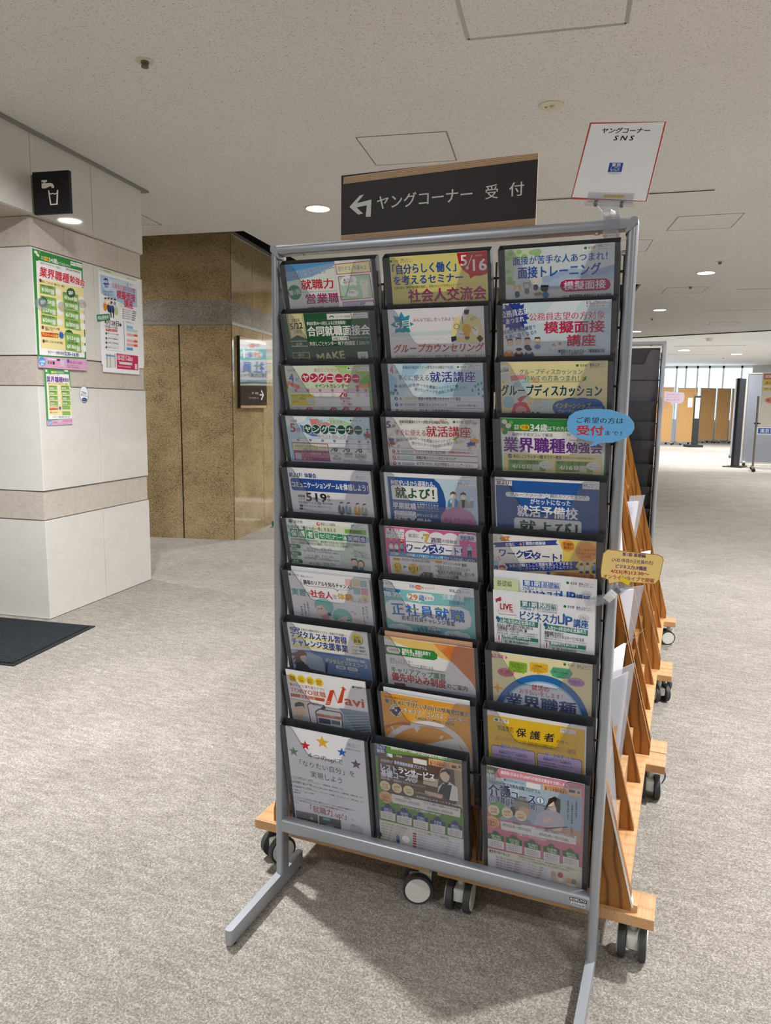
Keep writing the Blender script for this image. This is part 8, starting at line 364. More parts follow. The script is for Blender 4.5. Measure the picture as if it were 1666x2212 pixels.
'poster_c':(0.3906,0.5989,'f0f0f3',None,[-2.4625, 2.0996, 2.0133],[-0.1322, 0.9912, 0.0],[0.0, 0.0, -1.0],[('p',[10.0,15.6,384.0,16.0,395.4,162.7,11.3,191.4],'a8c8e4'),('p',[69.9,26.3,300.7,15.4,152.8,129.7,47.4,102.9],'c8dcec'),('p',[11.1,129.1,197.3,155.8,398.2,201.9,397.5,298.2,8.4,301.4],'f0f0f3'),('s',66.2,57.2,32.7,25.4,14,'1f4a98'),('t',20.2,56.2,97.3,16.9,'f6f6fa',2,'公務員志望',7,0,0),('t',36.0,77.6,62.0,15.9,'f6f6fa',2,'あつまれ',7,0,0),('r',304.5,11.9,78.8,34.6,'eef0f2',0),('t',311.6,27.0,14.6,8.9,'23398a',1,'東京'),('t',326.1,26.1,25.4,8.9,'2a4fb0',2,'しごと'),('t',351.6,24.8,27.0,8.1,'6a86c0',0,'センター'),('t',310.8,38.0,67.0,7.6,'33333a',1,'ヤングコーナー'),('t',125.3,62.2,246.1,30.7,'c42a58',1,'公務員志望の方対象'),('t',170.5,107.9,198.3,49.6,'c8204e',3,'模擬面接'),('t',246.0,156.5,96.9,46.7,'c8204e',3,'講座'),('t',29.3,115.0,111.6,12.7,'2c4f9a',1,'実践型の面接練習で',7,0,0),('t',32.5,132.2,112.1,13.8,'2c4f9a',1,'本番に強くなる!!',8,0,0),('e',50.9,157.3,24.7,21.1,'eccdb4'),('p',[37.8,157.0,42.8,148.0,61.3,145.3,64.3,154.4],'3a2c26'),('e',49.7,176.3,24.8,21.2,'f2f2f2'),('e',81.1,153.1,25.1,21.3,'eccdb4'),('p',[67.9,152.8,72.9,143.7,91.7,141.0,94.7,150.1],'3a2c26'),('e',79.9,172.2,25.1,21.3,'f2f2f2'),('e',113.3,152.3,25.4,21.4,'eccdb4'),('p',[99.9,152.1,105.0,142.9,124.0,140.2,127.0,149.4],'3a2c26'),('e',112.1,171.6,25.4,21.4,'30405a'),('e',146.8,152.0,25.7,21.6,'eccdb4'),('p',[133.2,151.7,138.3,142.5,157.7,139.8,160.7,149.0],'3a2c26'),('e',145.6,171.4,25.7,21.6,'7a9ac0'),('e',45.3,202.6,38.9,52.9,'e08a38'),('e',47.0,177.2,23.0,16.9,'eccdb4'),('e',83.1,205.6,39.5,53.4,'2a3450'),('e',84.7,180.0,23.3,17.1,'eccdb4'),('e',118.9,206.4,40.1,53.8,'2f4f8c'),('e',120.5,180.6,23.7,17.2,'eccdb4'),('e',156.6,215.0,40.7,54.2,'b8d090'),('e',158.2,189.0,24.0,17.3,'eccdb4'),('p',[88.5,218.2,102.2,213.8,108.4,258.3,99.0,263.7],'26262c'),('p',[120.5,208.8,138.8,206.5,130.8,261.1,121.7,262.1],'26262c'),('p',[192.2,161.9,214.0,156.3,234.5,160.6,233.1,183.7,195.2,188.5],'e4e2de'),('t',222.7,194.4,156.0,8.9,'3a3a40',1,'実践スタイルのグループ模擬面接'),('t',221.9,208.0,152.0,8.9,'3a3a40',1,'実践スタイルのグループ模擬面接'),('t',221.1,221.6,148.0,8.9,'3a3a40',1,'実践スタイルのグループ模擬面接'),('t',220.2,235.3,144.0,8.9,'3a3a40',1,'実践スタイルのグループ模擬面接'),('t',219.4,248.9,139.9,8.9,'3a3a40',1,'実践スタイルのグループ模擬面接'),('t',33.5,292.1,145.9,33.4,'26262c',2,'4月28日'),('e',196.0,296.0,24.5,19.7,'33333a'),('t',37.7,319.4,126.1,18.3,'26262c',1,'10:00~17:00'),('p',[41.2,333.7,160.3,330.6,162.3,344.0,42.0,347.9],'c02a38'),('t',47.9,338.3,105.6,8.6,'f8eaea',1,'対象 34歳以下の方'),('e',46.3,363.4,17.8,16.0,'50505a'),('t',61.5,359.9,109.2,10.8,'33333a',0,'東京しごとセンター地下講堂'),('r',42.5,376.4,161.9,1.1,'b8b8c0',0),('e',44.4,392.7,17.8,16.0,'50505a'),('t',59.6,389.7,109.2,10.8,'33333a',0,'34歳以下の求職者の方'),('r',40.6,406.3,161.9,1.1,'b8b8c0',0),('e',42.7,419.4,17.8,16.0,'50505a'),('t',57.8,416.8,109.2,10.8,'33333a',0,'60名 (予約制)'),('r',38.8,433.4,162.0,1.1,'b8b8c0',0),('e',40.9,447.2,17.8,16.0,'50505a'),('t',56.0,445.0,109.3,10.9,'33333a',0,'公式ホームページ'),('r',37.0,461.7,162.0,1.1,'b8b8c0',0),('p',[229.9,266.0,233.7,265.6,237.1,458.3,231.3,458.7],'6a90c0'),('r',264.0,291.1,68.4,16.8,'8cb8e0',0),('r',262.7,310.8,120.7,16.9,'b8d8cc',0),('r',260.9,339.0,120.7,16.9,'eab0b0',0),('r',258.6,377.4,120.8,16.9,'eab0b0',0),('r',257.0,403.9,120.8,17.0,'eab0b0',0),('r',255.6,430.2,68.5,16.9,'4a9ad8',0),('r',341.8,335.7,40.2,8.0,'e8b840',0),('r',341.3,343.0,40.2,9.1,'c83040',0),('r',339.6,373.2,40.3,8.0,'e8b840',0),('r',339.1,380.6,40.3,9.1,'c83040',0),('r',337.9,400.5,40.3,8.0,'e8b840',0),('r',337.5,407.9,40.3,9.1,'c83040',0),('t',254.3,270.3,87.8,8.9,'33333a',0,'当日のスケジュール'),('p',[33.0,486.7,132.0,487.8,130.0,564.2,33.0,569.5],'e0dcd4'),('p',[40.1,486.2,47.2,486.2,45.4,568.8,38.3,569.2],'8a8a90'),('p',[71.4,484.0,78.6,484.0,76.9,567.1,69.7,567.5],'8a8a90'),('p',[121.5,480.4,128.8,480.4,127.2,564.4,119.8,564.8],'8a8a90'),('p',[32.7,492.0,131.7,493.3,131.2,501.4,32.2,500.1],'5a90c8'),('p',[144.7,477.1,379.9,477.4,376.4,571.0,143.3,571.7],'c01a58'),('t',153.3,487.1,138.3,10.0,'f8e8ee',1,'お申込みはお電話またはWebで!'),('t',152.2,503.6,163.0,24.5,'faf4f6',2,'03-5211-6351'),('r',159.5,526.8,149.0,14.5,'f0eef2',0),('r',159.6,529.6,12.2,11.0,'2f5ab0',0),('t',181.1,533.6,122.5,9.0,'50505a',0,'東京しごとセンター 検索'),('t',153.7,554.2,138.7,8.9,'f8e8ee',1,'https://www.tokyoshigoto.jp'),('r',339.4,531.5,28.2,34.4,'d8c8d0',0)]),
'poster_back':(0.4547,0.5738,'eceef0',None,[-2.4615, 2.0922, 2.0325],[-0.1322, 0.9912, 0.0],[0.0, 0.0, -1.0],[('p',[-1.6,1.2,403.6,-0.1,403.6,16.6,-2.0,20.2],'d8e6d0'),('e',88.7,7.1,89.0,12.7,'a8c890'),('e',27.8,7.3,43.4,10.4,'c0d8a8'),('e',303.7,13.5,11.7,5.5,'1f7a3a'),('t',312.4,12.7,26.1,5.5,'555555',0,'東京都'),('t',343.5,12.2,11.9,6.1,'23398a',1,'東京'),('t',355.4,11.6,20.7,6.1,'2a4fb0',2,'しごと'),('t',376.0,10.7,21.9,5.6,'6a86c0',0,'センター'),('t',343.0,19.2,54.5,5.2,'33333a',1,'ヤングコーナー')]),
'decal':(0.0836,0.1022,'1f3a70','e',[-2.4317, 1.8688, 1.3242],[-0.1322, 0.9912, 0.0],[0.0, 0.0, -1.0],[('e',41.9,50.6,77.9,95.0,'f2f2f4'),('t',12.9,37.8,60.3,15.5,'1f3a70',2,'ご自由に',-7,0,0),('t',10.3,53.2,67.6,11.4,'1f3a70',2,'お持ちください',-8,0,0),('e',43.8,81.5,48.8,23.8,'1f3a70'),('t',26.1,79.7,35.5,7.2,'e8eaf0',1,'ヤングコーナー',-6,0,0)]),
'sign':(0.4252,0.1339,'2b2527',None,[0.1708, -0.004, 1.7165],[1.0, 0.0, 0.0],[0.0, 0.0, -1.0],[('p',[5.9,3.8,425.6,-3.8,425.4,11.6,4.5,17.8],'c4a482'),('p',[-2.9,124.1,425.2,121.9,424.8,133.7,-5.9,135.7],'c4a482'),('p',[5.5,6.7,425.3,-1.1,425.4,-0.4,5.5,7.6],'7a5a40'),('p',[-3.4,126.3,425.2,123.5,425.3,124.3,-3.4,127.1],'7a5a40'),('p',[5.5,9.7,425.5,2.3,425.5,3.1,5.5,10.6],'7a5a40'),('p',[-3.4,128.9,425.4,126.3,425.4,127.1,-3.4,129.8],'7a5a40'),('p',[5.5,12.7,425.6,5.8,425.6,6.6,5.5,13.6],'7a5a40'),('p',[-3.4,131.5,425.5,129.0,425.5,129.8,-3.4,132.4],'7a5a40'),('p',[5.5,15.7,425.8,9.3,425.8,10.1,5.5,16.6],'7a5a40'),('p',[-3.4,134.2,425.6,131.8,425.6,132.6,-3.4,135.0],'7a5a40'),('p',[19.8,66.4,44.3,45.0,54.1,43.7,37.6,60.2,71.8,55.5,70.2,90.7,58.5,89.8,61.2,66.5,36.7,68.7,52.5,82.9,41.2,84.1],'c8cccc'),('t',84.9,63.7,209.5,28.1,'c8cccc',1,'ヤングコーナー'),('t',321.8,64.0,25.6,26.3,'c8cccc',1,'受'),('t',370.6,63.3,29.1,26.0,'c8cccc',1,'付')]),
'tapsign':(0.2147,0.2088,'16151a',None,[-2.3389, 1.5149, 2.4027],[0.987, 0.1609, 0.0],[0.0, 0.0, -1.0],[('p',[52.9,41.0,86.2,41.7,85.6,51.5,73.7,51.9,73.4,56.8,104.4,56.4,118.9,61.6,125.4,71.8,125.4,83.2,111.2,82.4,111.6,76.0,103.4,73.2,74.3,82.6,52.3,81.5,52.6,56.7,62.7,57.3,63.1,50.4,52.3,50.8],'e8e4d4'),('p',[89.2,93.2,96.3,92.6,104.4,159.9,134.1,159.7,141.4,93.8,149.7,93.2,142.0,166.0,98.0,166.0],'e8e4d4'),('p',[96.8,105.0,107.2,110.4,117.5,106.5,127.9,111.9,140.7,106.1,140.4,111.0,127.6,116.3,117.3,110.9,106.9,114.9,96.5,109.9],'e8e4d4')]),
'maker':(0.0362,0.0076,'1c1c1e',None,[0.7306, -0.0165, 0.1827],[1.0, 0.0, 0.0],[0.0, 0.0, -1.0],[('t',1.9,3.8,32.4,5.1,'e8e8e8',3,'KOKUYO')]),
'joifa':(0.032,0.0104,'55585c',None,[0.7327, -0.0165, 0.1733],[1.0, 0.0, 0.0],[0.0, 0.0, -1.0],[('p',[0.5,1.0,31.5,0.3,31.6,9.8,0.4,9.9],'c4c7ca'),('t',2.4,5.8,27.4,5.5,'3c3c40',2,'JOIFA608',0,0,0.2)]),
'wallsign':(0.6835,0.6404,'3a3638',None,[-2.8643, 4.2233, 1.8373],[-0.195, 0.9808, 0.0],[0.0, 0.0, -1.0],[('p',[-3.7,4.9,692.2,-4.9,691.2,29.4,-2.9,39.7],'c4a482'),('p',[2.5,617.0,675.5,613.7,674.8,639.9,3.7,640.8],'c4a482'),('p',[91.8,90.4,133.4,126.7,107.4,132.6,116.0,191.5,79.5,193.9,81.7,134.5,53.9,140.5],'dcd8d0'),('t',195.4,95.7,274.1,19.6,'d0ccc8',1,'ワークスタート'),('p',[485.7,505.9,553.7,506.2,518.1,473.7,545.1,467.1,602.9,514.8,542.2,564.6,515.6,559.0,553.3,519.9,485.3,521.1],'dcd8d0'),('t',282.4,499.9,170.0,23.4,'d0ccc8',1,'第一教室'),('t',202.0,545.9,249.0,21.6,'d0ccc8',1,'ワークスタート')]),
'blue':(0.1274,0.0741,'6fb6ec',[0.5, 28.1, 3.7, 15.4, 14.9, 6.4, 33.7, 1.3, 58.2, 0.2, 80.6, 1.2, 90.0, 3.9, 116.1, 13.5, 125.9, 25.6, 127.3, 36.9, 122.6, 46.5, 113.9, 54.4, 88.6, 64.7, 65.8, 65.4, 58.0, 70.5, 43.1, 74.4, 50.4, 68.8, 53.4, 63.4, 36.7, 61.4, 19.2, 56.0, 6.2, 46.6, 1.4, 37.9],[0.6793, -0.033, 1.2243],[1.0, 0.0, 0.0],[0.0, 0.0, -1.0],[('t',19.0,22.4,87.5,11.5,'26262c',1,'ご希望の方は'),('t',20.2,42.1,50.2,17.9,'cc2c2c',3,'受付'),('t',73.7,46.3,31.0,8.6,'26262c',1,'まで！')]),
'yellow':(0.1131,0.0678,'a86a20',[1.3, 47.3, 4.1, 12.1, 11.9, 3.7, 103.0, 6.2, 110.2, 9.3, 112.5, 15.7, 106.8, 53.2, 100.3, 62.4, 55.1, 63.3, 28.1, 67.0, 17.7, 71.0, 16.0, 62.4, 2.9, 58.9],[0.7634, -0.095, 0.9654],[1.0, 0.0, 0.0],[0.0, 0.0, -1.0],[('p',[2.4,47.2,5.1,12.9,12.3,4.8,102.7,7.4,109.3,10.4,111.4,15.8,105.9,52.7,99.7,61.3,55.0,62.3,28.0,65.9,18.5,69.4,16.8,61.4,3.7,57.8],'efd084'),('t',39.5,10.5,41.1,6.8,'4a2c6a',3,'第1期 基礎編'),('t',21.1,22.4,73.3,7.2,'4a2c6a',2,'(入社1年目の正社員の方)'),('t',29.0,34.5,54.7,7.3,'4a2c6a',3,'ビジネス力UP講座'),('t',19.9,44.4,68.8,7.7,'b01c3c',3,'4/23(木)13:30〜'),('t',7.3,56.0,90.9,8.1,'b01c3c',2,'オンラインライブで開催')]),
'sns':(0.1404,0.1546,'bc4a38',None,[0.6894, 0.0131, 1.7663],[0.9873, -0.0786, -0.1384],[-0.154, -0.253, -0.9551],[('p',[3.3,3.2,137.4,0.9,138.3,153.3,1.8,150.5],'f2f2f4'),('t',26.9,16.8,88.0,10.8,'1c1c22',3,'ヤングコーナー',0,0,0.15),('t',53.7,31.3,35.2,10.1,'1c1c22',3,'S N S',0,0,0.2),('p',[56.3,80.5,81.6,80.2,82.2,98.6,56.8,99.1],'1f4f9c'),('t',61.3,84.7,16.7,7.0,'f0f2f6',2,'東京'),('t',61.2,92.3,16.8,5.5,'f0f2f6',2,'しごと'),('t',61.3,96.3,16.4,3.3,'f0f2f6',1,'センター'),('p',[56.9,99.3,82.2,98.9,82.5,104.0,57.5,104.1],'e8ecf0'),('t',59.5,101.5,21.1,2.8,'33333a',2,'ヤングコーナー'),('p',[60.1,143.1,98.4,142.9,99.1,149.1,60.5,149.8],'f0d028'),('t',62.0,146.9,35.7,4.2,'26262a',1,'ヤングコーナー',1,0,0)]),
}
# ---------------------------------------------------------------- the setting
b = MB(); b.box(-9, 9, -9, 31, -.1, 0); struct(b.done('floor', 'carpet'))
pts = [(-9, -9), (9, -9), (9, 10.65), (-.9, 14.1), (-.85, 13.75), (.3, 7.45), (-3.02, 6.95), (-2.545, 3.815), (-9, 2.95)]
b = MB(); b.prism(pts, 'z', CEIL, CEIL + .04); struct(b.done('ceiling', 'ceiling_board'))
b = MB(); b.prism([(9, 10.7), (9, 31), (-9, 31), (-9, 14.1), (-.9, 14.15)], 'z', CEIL2, CEIL2 + .05); struct(b.done('ceiling_far', 'far_ceiling'))
b = MB(); b.prism([(9, 10.65), (9, 10.6), (-.92, 14.05), (-.9, 14.1)], 'z', CEIL - .014, CEIL + .42); struct(b.done('trim_1', 'dark_slot'))
b = MB(); b.prism([(-9, 2.8), (-2.5, 3.7), (-2.9, 6.8), (.4, 7.3), (-.7, 14.1), (-9, 14.1)], 'z', 3.0, 3.05); struct(b.done('ceiling_plenum', 'plenum'))
b = MB(); b.prism([(-9, 2.95), (-2.545, 3.815), (-3.02, 6.95), (.3, 7.45), (-.85, 13.75), (-.82, 13.76), (.34, 7.42), (-2.98, 6.92), (-2.51, 3.785), (-9, 2.91)], 'z', CEIL + .0402, 3.0); struct(b.done('trim_2', 'plenum'))
# outer walls of the hall, beyond what the photo shows
b = MB(); b.box(-9.1, -9, -9, 31, 0, 3.05); struct(b.done('wall_left_outer', 'far_wall'))
b = MB(); b.box(9, 9.1, -9, 31, 0, 3.05); struct(b.done('wall_right', 'far_wall'))
b = MB(); b.box(-9, 9, -9.1, -9, 0, 3.05); struct(b.done('wall_front', 'far_wall'))

# white stone pillar and the fascia above it (local x = along the face away from us, y = out of the face)
PM = Matrix(((-.1322, .9912, 0, -2.399), (.9912, .1322, 0, 1.533), (0, 0, 1, 0), (0, 0, 0, 1)))   # x: along, y: outward
def pbox(b, x0, x1, y0, y1, z0, z1, bev=0): b.box(x0, x1, y0, y1, z0, z1, PM, bev)
b = MB()
for z0, z1 in ((0, .568), (.732, 1.312), (1.475, 2.043)):
    for x0, x1 in ((0, .517), (.523, 1.03)): pbox(b, x0, x1, -.02, .008, z0 + .003, z1 - .003, .0015)
    pbox(b, -.003, -.0, -2.6, .005, z0 + .003, z1 - .003)
struct(b.done('wall_left', 'white_stone'))
b = MB()
pbox(b, .004, 1.022, -2.6, -.003, 0, 2.2)
struct(b.done('wall_left_core', 'joint_dark'))
b = MB()
for z0, z1 in ((.572, .728), (1.316, 1.471), (2.047, 2.197)):
    for x0, x1 in ((.002, .27), (.272, .775), (.777, 1.024)): pbox(b, x0, x1, -.02, .001, z0, z1)
    pbox(b, .001, .004, -2.6, .0, z0, z1)
struct(b.done('trim_stone_bands', 'sand_stone'))
FM = Matrix(((-.161, .987, 0, -2.335), (.987, .161, 0, 1.333), (0, 0, 1, 0), (0, 0, 0, 1)))
b = MB()
for x0, x1 in ((-4.2, -2.2), (-2.196, -1.0), (-.996, .196), (.2, .718), (.722, 1.262)): b.box(x0, x1, -.04, .004, 2.205, CEIL - .012, FM, .001)
struct(b.done('wall_fascia', 'white_stone'))
b = MB(); b.box(-4.2, 1.258, -1.6, -.002, 2.2, CEIL, FM); struct(b.done('wall_fascia_core', 'sand_stone'))
b = MB(); b.box(-4.2, 1.32, -.03, .03, CEIL - .014, CEIL + .002, FM); struct(b.done('trim_fascia', 'trim_grey'))
b = MB(); b.box(-4.2, -.2, -1.62, -1.58, 0, 2.2, FM); struct(b.done('wall_recess', 'white_stone'))

# brown granite core
gu = Vector((-.195, .981, 0)).normalized(); gl = Vector((-.968, -.25, 0)).normalized()
gc = Vector((-2.873, 4.113, 0))
gn = Vector((gu.y, -gu.x, 0)); gm = Vector((-gl.y, gl.x, 0))
if gm.y > 0: gm = -gm
def quadbox(b, o, u, n, u0, u1, d, z0, z1):
    # slab on a face: along u from u0..u1, thickness from -.06 to d along n
    P = [o + u * u0 + n * d, o + u * u1 + n * d, o + u * u1 - n * .06, o + u * u0 - n * .06]
    b.prism([(p.x, p.y) for p in P], 'z', z0, z1)
WT = 2.685
b = MB()
for u0, u1 in ((0.006, .48), (.494, 1.1), (1.112, 2.2), (2.21, 5)): quadbox(b, gc, gl, gm, u0, u1, 0, 0, 1.92)
for u0, u1 in ((0.006, 1.1), (1.112, 2.2), (2.21, 5)): quadbox(b, gc, gl, gm, u0, u1, 0, 2.13, WT)
for u0, u1 in ((0.006, .76), (.768, 1.6), (1.608, 3.2)): quadbox(b, gc, gu, gn, u0, u1, 0, 0, 1.92)
for u0, u1 in ((0.006, .5), (.508, 1.25), (1.258, 2.2), (2.208, 3.2)): quadbox(b, gc, gu, gn, u0, u1, 0, 2.13, WT)
o2 = gc + gu * 3.2; e1 = Vector((math.cos(.145), math.sin(.145), 0)); n1 = Vector((e1.y, -e1.x, 0))
for k in range(4):
    quadbox(b, o2, e1, n1, .005 + k * .78, .775 + k * .78, 0, 0, 1.92); quadbox(b, o2, e1, n1, .005 + k * .78, .775 + k * .78, 0, 2.13, WT)
c2 = o2 + e1 * 3.125; g2 = Vector((-e1.y, e1.x, 0))
quadbox(b, c2, g2, e1, 0.006, 5, 0, 0, 1.92); quadbox(b, c2, g2, e1, 0.006, 5, 0, 2.13, WT)
struct(b.done('wall_back', 'brown_granite'))
b = MB()
quadbox(b, gc, gl, gm, 0, 5, 0, 1.946, 2.13); quadbox(b, gc, gu, gn, 0, 3.2, 0, 1.946, 2.13); quadbox(b, o2, e1, n1, 0, 3.125, 0, 1.946, 2.13); quadbox(b, c2, g2, e1, 0, 5, 0, 1.946, 2.13)
struct(b.done('trim_granite_band', 'grey_granite'))
b = MB()
for o, u, n, q in ((gc, gl, gm, 5), (gc, gu, gn, 3.2), (o2, e1, n1, 3.125), (c2, g2, e1, 5)):
    quadbox(b, o, u, n, 0, q, .004, 1.921, 1.946); quadbox(b, o, u, n, 0, q, .012, WT, WT + .03)
struct(b.done('trim_granite_rail', 'trim_grey'))
b = MB()
for o, u, n, q in ((gc, gl, gm, 5), (gc, gu, gn, 3.2), (o2, e1, n1, 3.125), (c2, g2, e1, 5)): quadbox(b, o, u, n, .003, q, -.006, 0, WT)
struct(b.done('trim_granite_joint', 'bronze'))

# window wall at the far end
b = MB(); b.box(-9, 9, 30.6, 30.7, 0, .9); b.box(-9, 9, 30.6, 30.7, 2.99, 3.1); b.box(3.0, 9, 30.55, 30.7, .9, 3.0); struct(b.done('wall_far', 'far_wall'))
b = MB()
for x in (-8, -6.5, -5, -3.6, -2.2, -.9, .25, .6, 1.02, 1.45, 1.95, 2.6): b.box(x, x + .07, 30.58, 30.68, .9, 3.0)
b.box(-9, 3.0, 30.58, 30.68, 2.9, 3.0); struct(b.done('window_1', 'mullion'))
b = MB(); b.box(-9, 3.0, 30.63, 30.64, .9, 2.95); struct(b.done('window_glass', 'window_glass'))

# ---------------------------------------------------------------- ceiling fittings
def along(o, ex, ey): return Matrix(((ex.x, ey.x, 0, o[0]), (ex.y, ey.y, 0, o[1]), (0, 0, 1, o[2]), (0, 0, 0, 1)))
def downlight(x, y, label, z=CEIL, r=.085):
    t = thing('ceiling_downlight', label, 'ceiling light', (x, y, z), 0, 'recessed downlights')
    MB().torus((0, 0, -.003), r, .006).done('trim_ring', 'lamp_ring', t, True)
    MB().cyl((0, 0, -.006), (0, 0, -.001), r - .006, 28).done('lens', 'lamp_glow', t)
downlight(-1.65, 3.39, 'bright round downlight in ceiling left of the dark arrow sign')
downlight(.955, 6.9, 'bright round downlight right of the silver rack post, largest of those')
downlight(.41, 9.74, 'round downlight further back, second to the right of the silver post')
downlight(-.09, 12.65, 'small round downlight just beside the silver post, above the second rack')
def sprinkler(x, y, label, z=CEIL, s=1.0):
    t = thing('fire_sprinkler', label, 'sprinkler', (x, y, z), 0, 'ceiling sprinklers')
    MB().cyl((0, 0, -.004), (0, 0, 0), .036 * s, 24).done('plate', 'cream', t, True)
    MB().cyl((0, 0, -.012), (0, 0, -.004), .017 * s, 18).cyl((0, 0, -.02), (0, 0, -.012), .013 * s, 16, ).cyl((0, 0, -.026), (0, 0, -.02), .015 * s, 16).done('head', 'metal_dark', t, True)
sprinkler(-1.27, 1.12, 'round sprinkler head in the ceiling above the tap sign')
sprinkler(1.067, 6.34, 'small sprinkler head in front of the largest downlight right of the rack')
sprinkler(.808, 7.78, 'small sprinkler head touching a square access panel behind the largest downlight')
sprinkler(.262, 10.77, 'tiny sprinkler head behind the second downlight beside the post')
sprinkler(1.79, 26.0, 'tiny sprinkler head far back near the bright window', CEIL2, 1.6)
t = thing('emergency_light', 'flat cream round emergency light left of the white card', 'emergency light', (.212, 2.15, CEIL))
MB().cyl((0, 0, -.005), (0, 0, 0), .058, 32).done('plate', 'cream', t, True)
MB().sphere((.004, 0, -.006), .011, (1, 1, .7)).done('bulb', 'alu', t, True)
MB().box(-.03, -.018, -.003, .003, -.008, -.004).done('test_button', 'trim_grey', t)
def access(pts, label, wd=.007, mt='joint_dark', inner=None):
    x = sum(p[0] for p in pts) / 4; y = sum(p[1] for p in pts) / 4
    t = thing('ceiling_access_panel', label, 'access panel', (x, y, CEIL), 0, 'ceiling access panels')
    b = MB()
    for i in range(4):
        a = Vector((*pts[i], 0)); c = Vector((*pts[(i + 1) % 4], 0)); d = (c - a).normalized(); n = Vector((-d.y, d.x, 0)) * wd / 2
        P = [a - n, c - n, c + n, a + n]; b.prism([(p.x - x, p.y - y) for p in P], 'z', -.0018, -.0002)
    b.done('frame', mt, t)
    b = MB(); b.prism([(x + (p[0] - x) * .985 - x, y + (p[1] - y) * .985 - y) for p in pts], 'z', -.0012, -.0001); b.done('lid', 'ceiling_board', t)
def para(a, w_, d): # a corner, along E1, along E2
    a = Vector((*a, 0)); e1 = Vector((.988, .152, 0)); e2 = Vector((-.152, .988, 0))
    return [tuple((a + e1 * i * w_ + e2 * j * d)[:2]) for i, j in ((0, 0), (1, 0), (1, 1), (0, 1))]
access(para((.085, 1.0), .58, .42), 'large square access panel with raised metal rim at top of photo', .016, 'alu')
access([(-.815, 2.215), (-.345, 2.295), (-.425, 2.74), (-.89, 2.665)], 'square access panel above the dark arrow sign')
access([(.637, 4.89), (1.095, 4.96), (1.165, 4.515), (.728, 4.475)], 'square access panel right of the silver rack corner')
access([(.06, 5.06), (.522, 5.193), (.44, 5.648), (-.02, 5.55)], 'square access panel partly behind the upper right rack corner')
access([(.483, 8.22), (.93, 8.28), (.998, 7.87), (.557, 7.8)], 'access panel behind the largest downlight right of rack')
access([(1.073, 11.92), (1.476, 12.03), (1.536, 11.64), (1.099, 11.52)], 'faint far access panel near the dark ceiling edge', .008)
access([(-3.45, 3.25), (-3.05, 3.431), (-2.983, 3.097), (-3.4, 2.95)], 'access panel at the ceiling beside the white pillar top')
def slot(a, c, label, wd=.05, z=CEIL):
    t = thing('air_slot', label, 'air vent', (a[0], a[1], z), 0, 'linear ceiling air slots')
    a3 = Vector((0, 0, 0)); d = Vector((c[0] - a[0], c[1] - a[1], 0)); L_ = d.length; d.normalize()
    M = along((0, 0, 0), d, Vector((-d.y, d.x, 0)))
    MB().box(0, L_, -wd / 2, -wd / 2 + .009, -.005, 0, M).box(0, L_, wd / 2 - .009, wd / 2, -.005, 0, M).done('rim', 'lamp_ring', t)
    MB().box(0, L_, -wd / 2 + .009, -.003, -.002, -.0005, M).box(0, L_, .003, wd / 2 - .009, -.002, -.0005, M).done('opening', 'dark_slot', t)
slot((-.45, 3.655), (.954, 3.832), 'long linear air slot passing behind the white card')
slot((1.303, 8.14), (3.2, 8.4), 'linear air slot right of the largest downlight')
slot((.958, 10.0), (3.2, 10.33), 'linear air slot behind the second downlight')
slot((.35, 20.9), (2.16, 20.85), 'lit linear slot in the far higher ceiling', .1, CEIL2)
slot((.1, 24.1), (1.47, 24.4), 'furthest linear slot in front of the bright window', .1, CEIL2)
for x, y, lb in ((.6, 22.4, 'small bright lamp in the far higher ceiling beside the second rack'), (2.11, 24.3, 'wide bright lamp in the far higher ceiling above the grey partition')):
    downlight(x, y, lb, CEIL2, .16)
t = thing('smoke_detector', 'round smoke detector just beyond the dark ceiling edge', 'smoke detector', (1.21, 18.6, CEIL2))
MB().cyl((0, 0, -.02), (0, 0, 0), .11, 24).done('base', 'lamp_ring', t, True); MB().cyl((0, 0, -.075), (0, 0, -.02), .06, 20, .085).done('sensor', 'cream', t, True)

# ---------------------------------------------------------------- pamphlet rack
ZROW = [1.533, 1.427, 1.3145, 1.2010, 1.0810, .9625, .8385, .711, .5785, .4495]
XCOL = [.030, .2795, .5285]
RW, RH = .79, 1.58
TILT = math.radians(15.0); TILT10 = math.radians(10.5)
def pocket_meshes(L_, depth_bottom):
    """local: x across, y down along the sheet is -y, +z towards the reader; lip at origin"""
    b = MB()
    b.box(0, .233, -L_, .007, -.0235, -.0215)                       # back panel, raised a little above the lip
    for x0, x1 in ((0, .0018), (.2312, .233)): b.prism([(-L_, -.0215), (.007, -.0215), (.007, -.017), (.0, -.0002), (-L_, -.0002 if False else -.0215 + depth_bottom)], 'x', x0, x1)
    b.box(0, .233, -L_, -L_ + .002, -.0235, -.0215 + depth_bottom)
    return b
def notch_front(L_, zb):
    out = [(0, 0), (.022, 0), (.027, -.0012), (.031, -.0045), (.034, -.010), (.064, -.062), (.068, -.069), (.073, -.0725), (.079, -.074),
           (.150, -.074), (.155, -.0728), (.1585, -.069), (.161, -.062), (.181, -.010), (.184, -.0045), (.188, -.0012), (.193, 0), (.233, 0), (.233, -L_), (0, -L_)]
    return out
PM_CACHE = {}
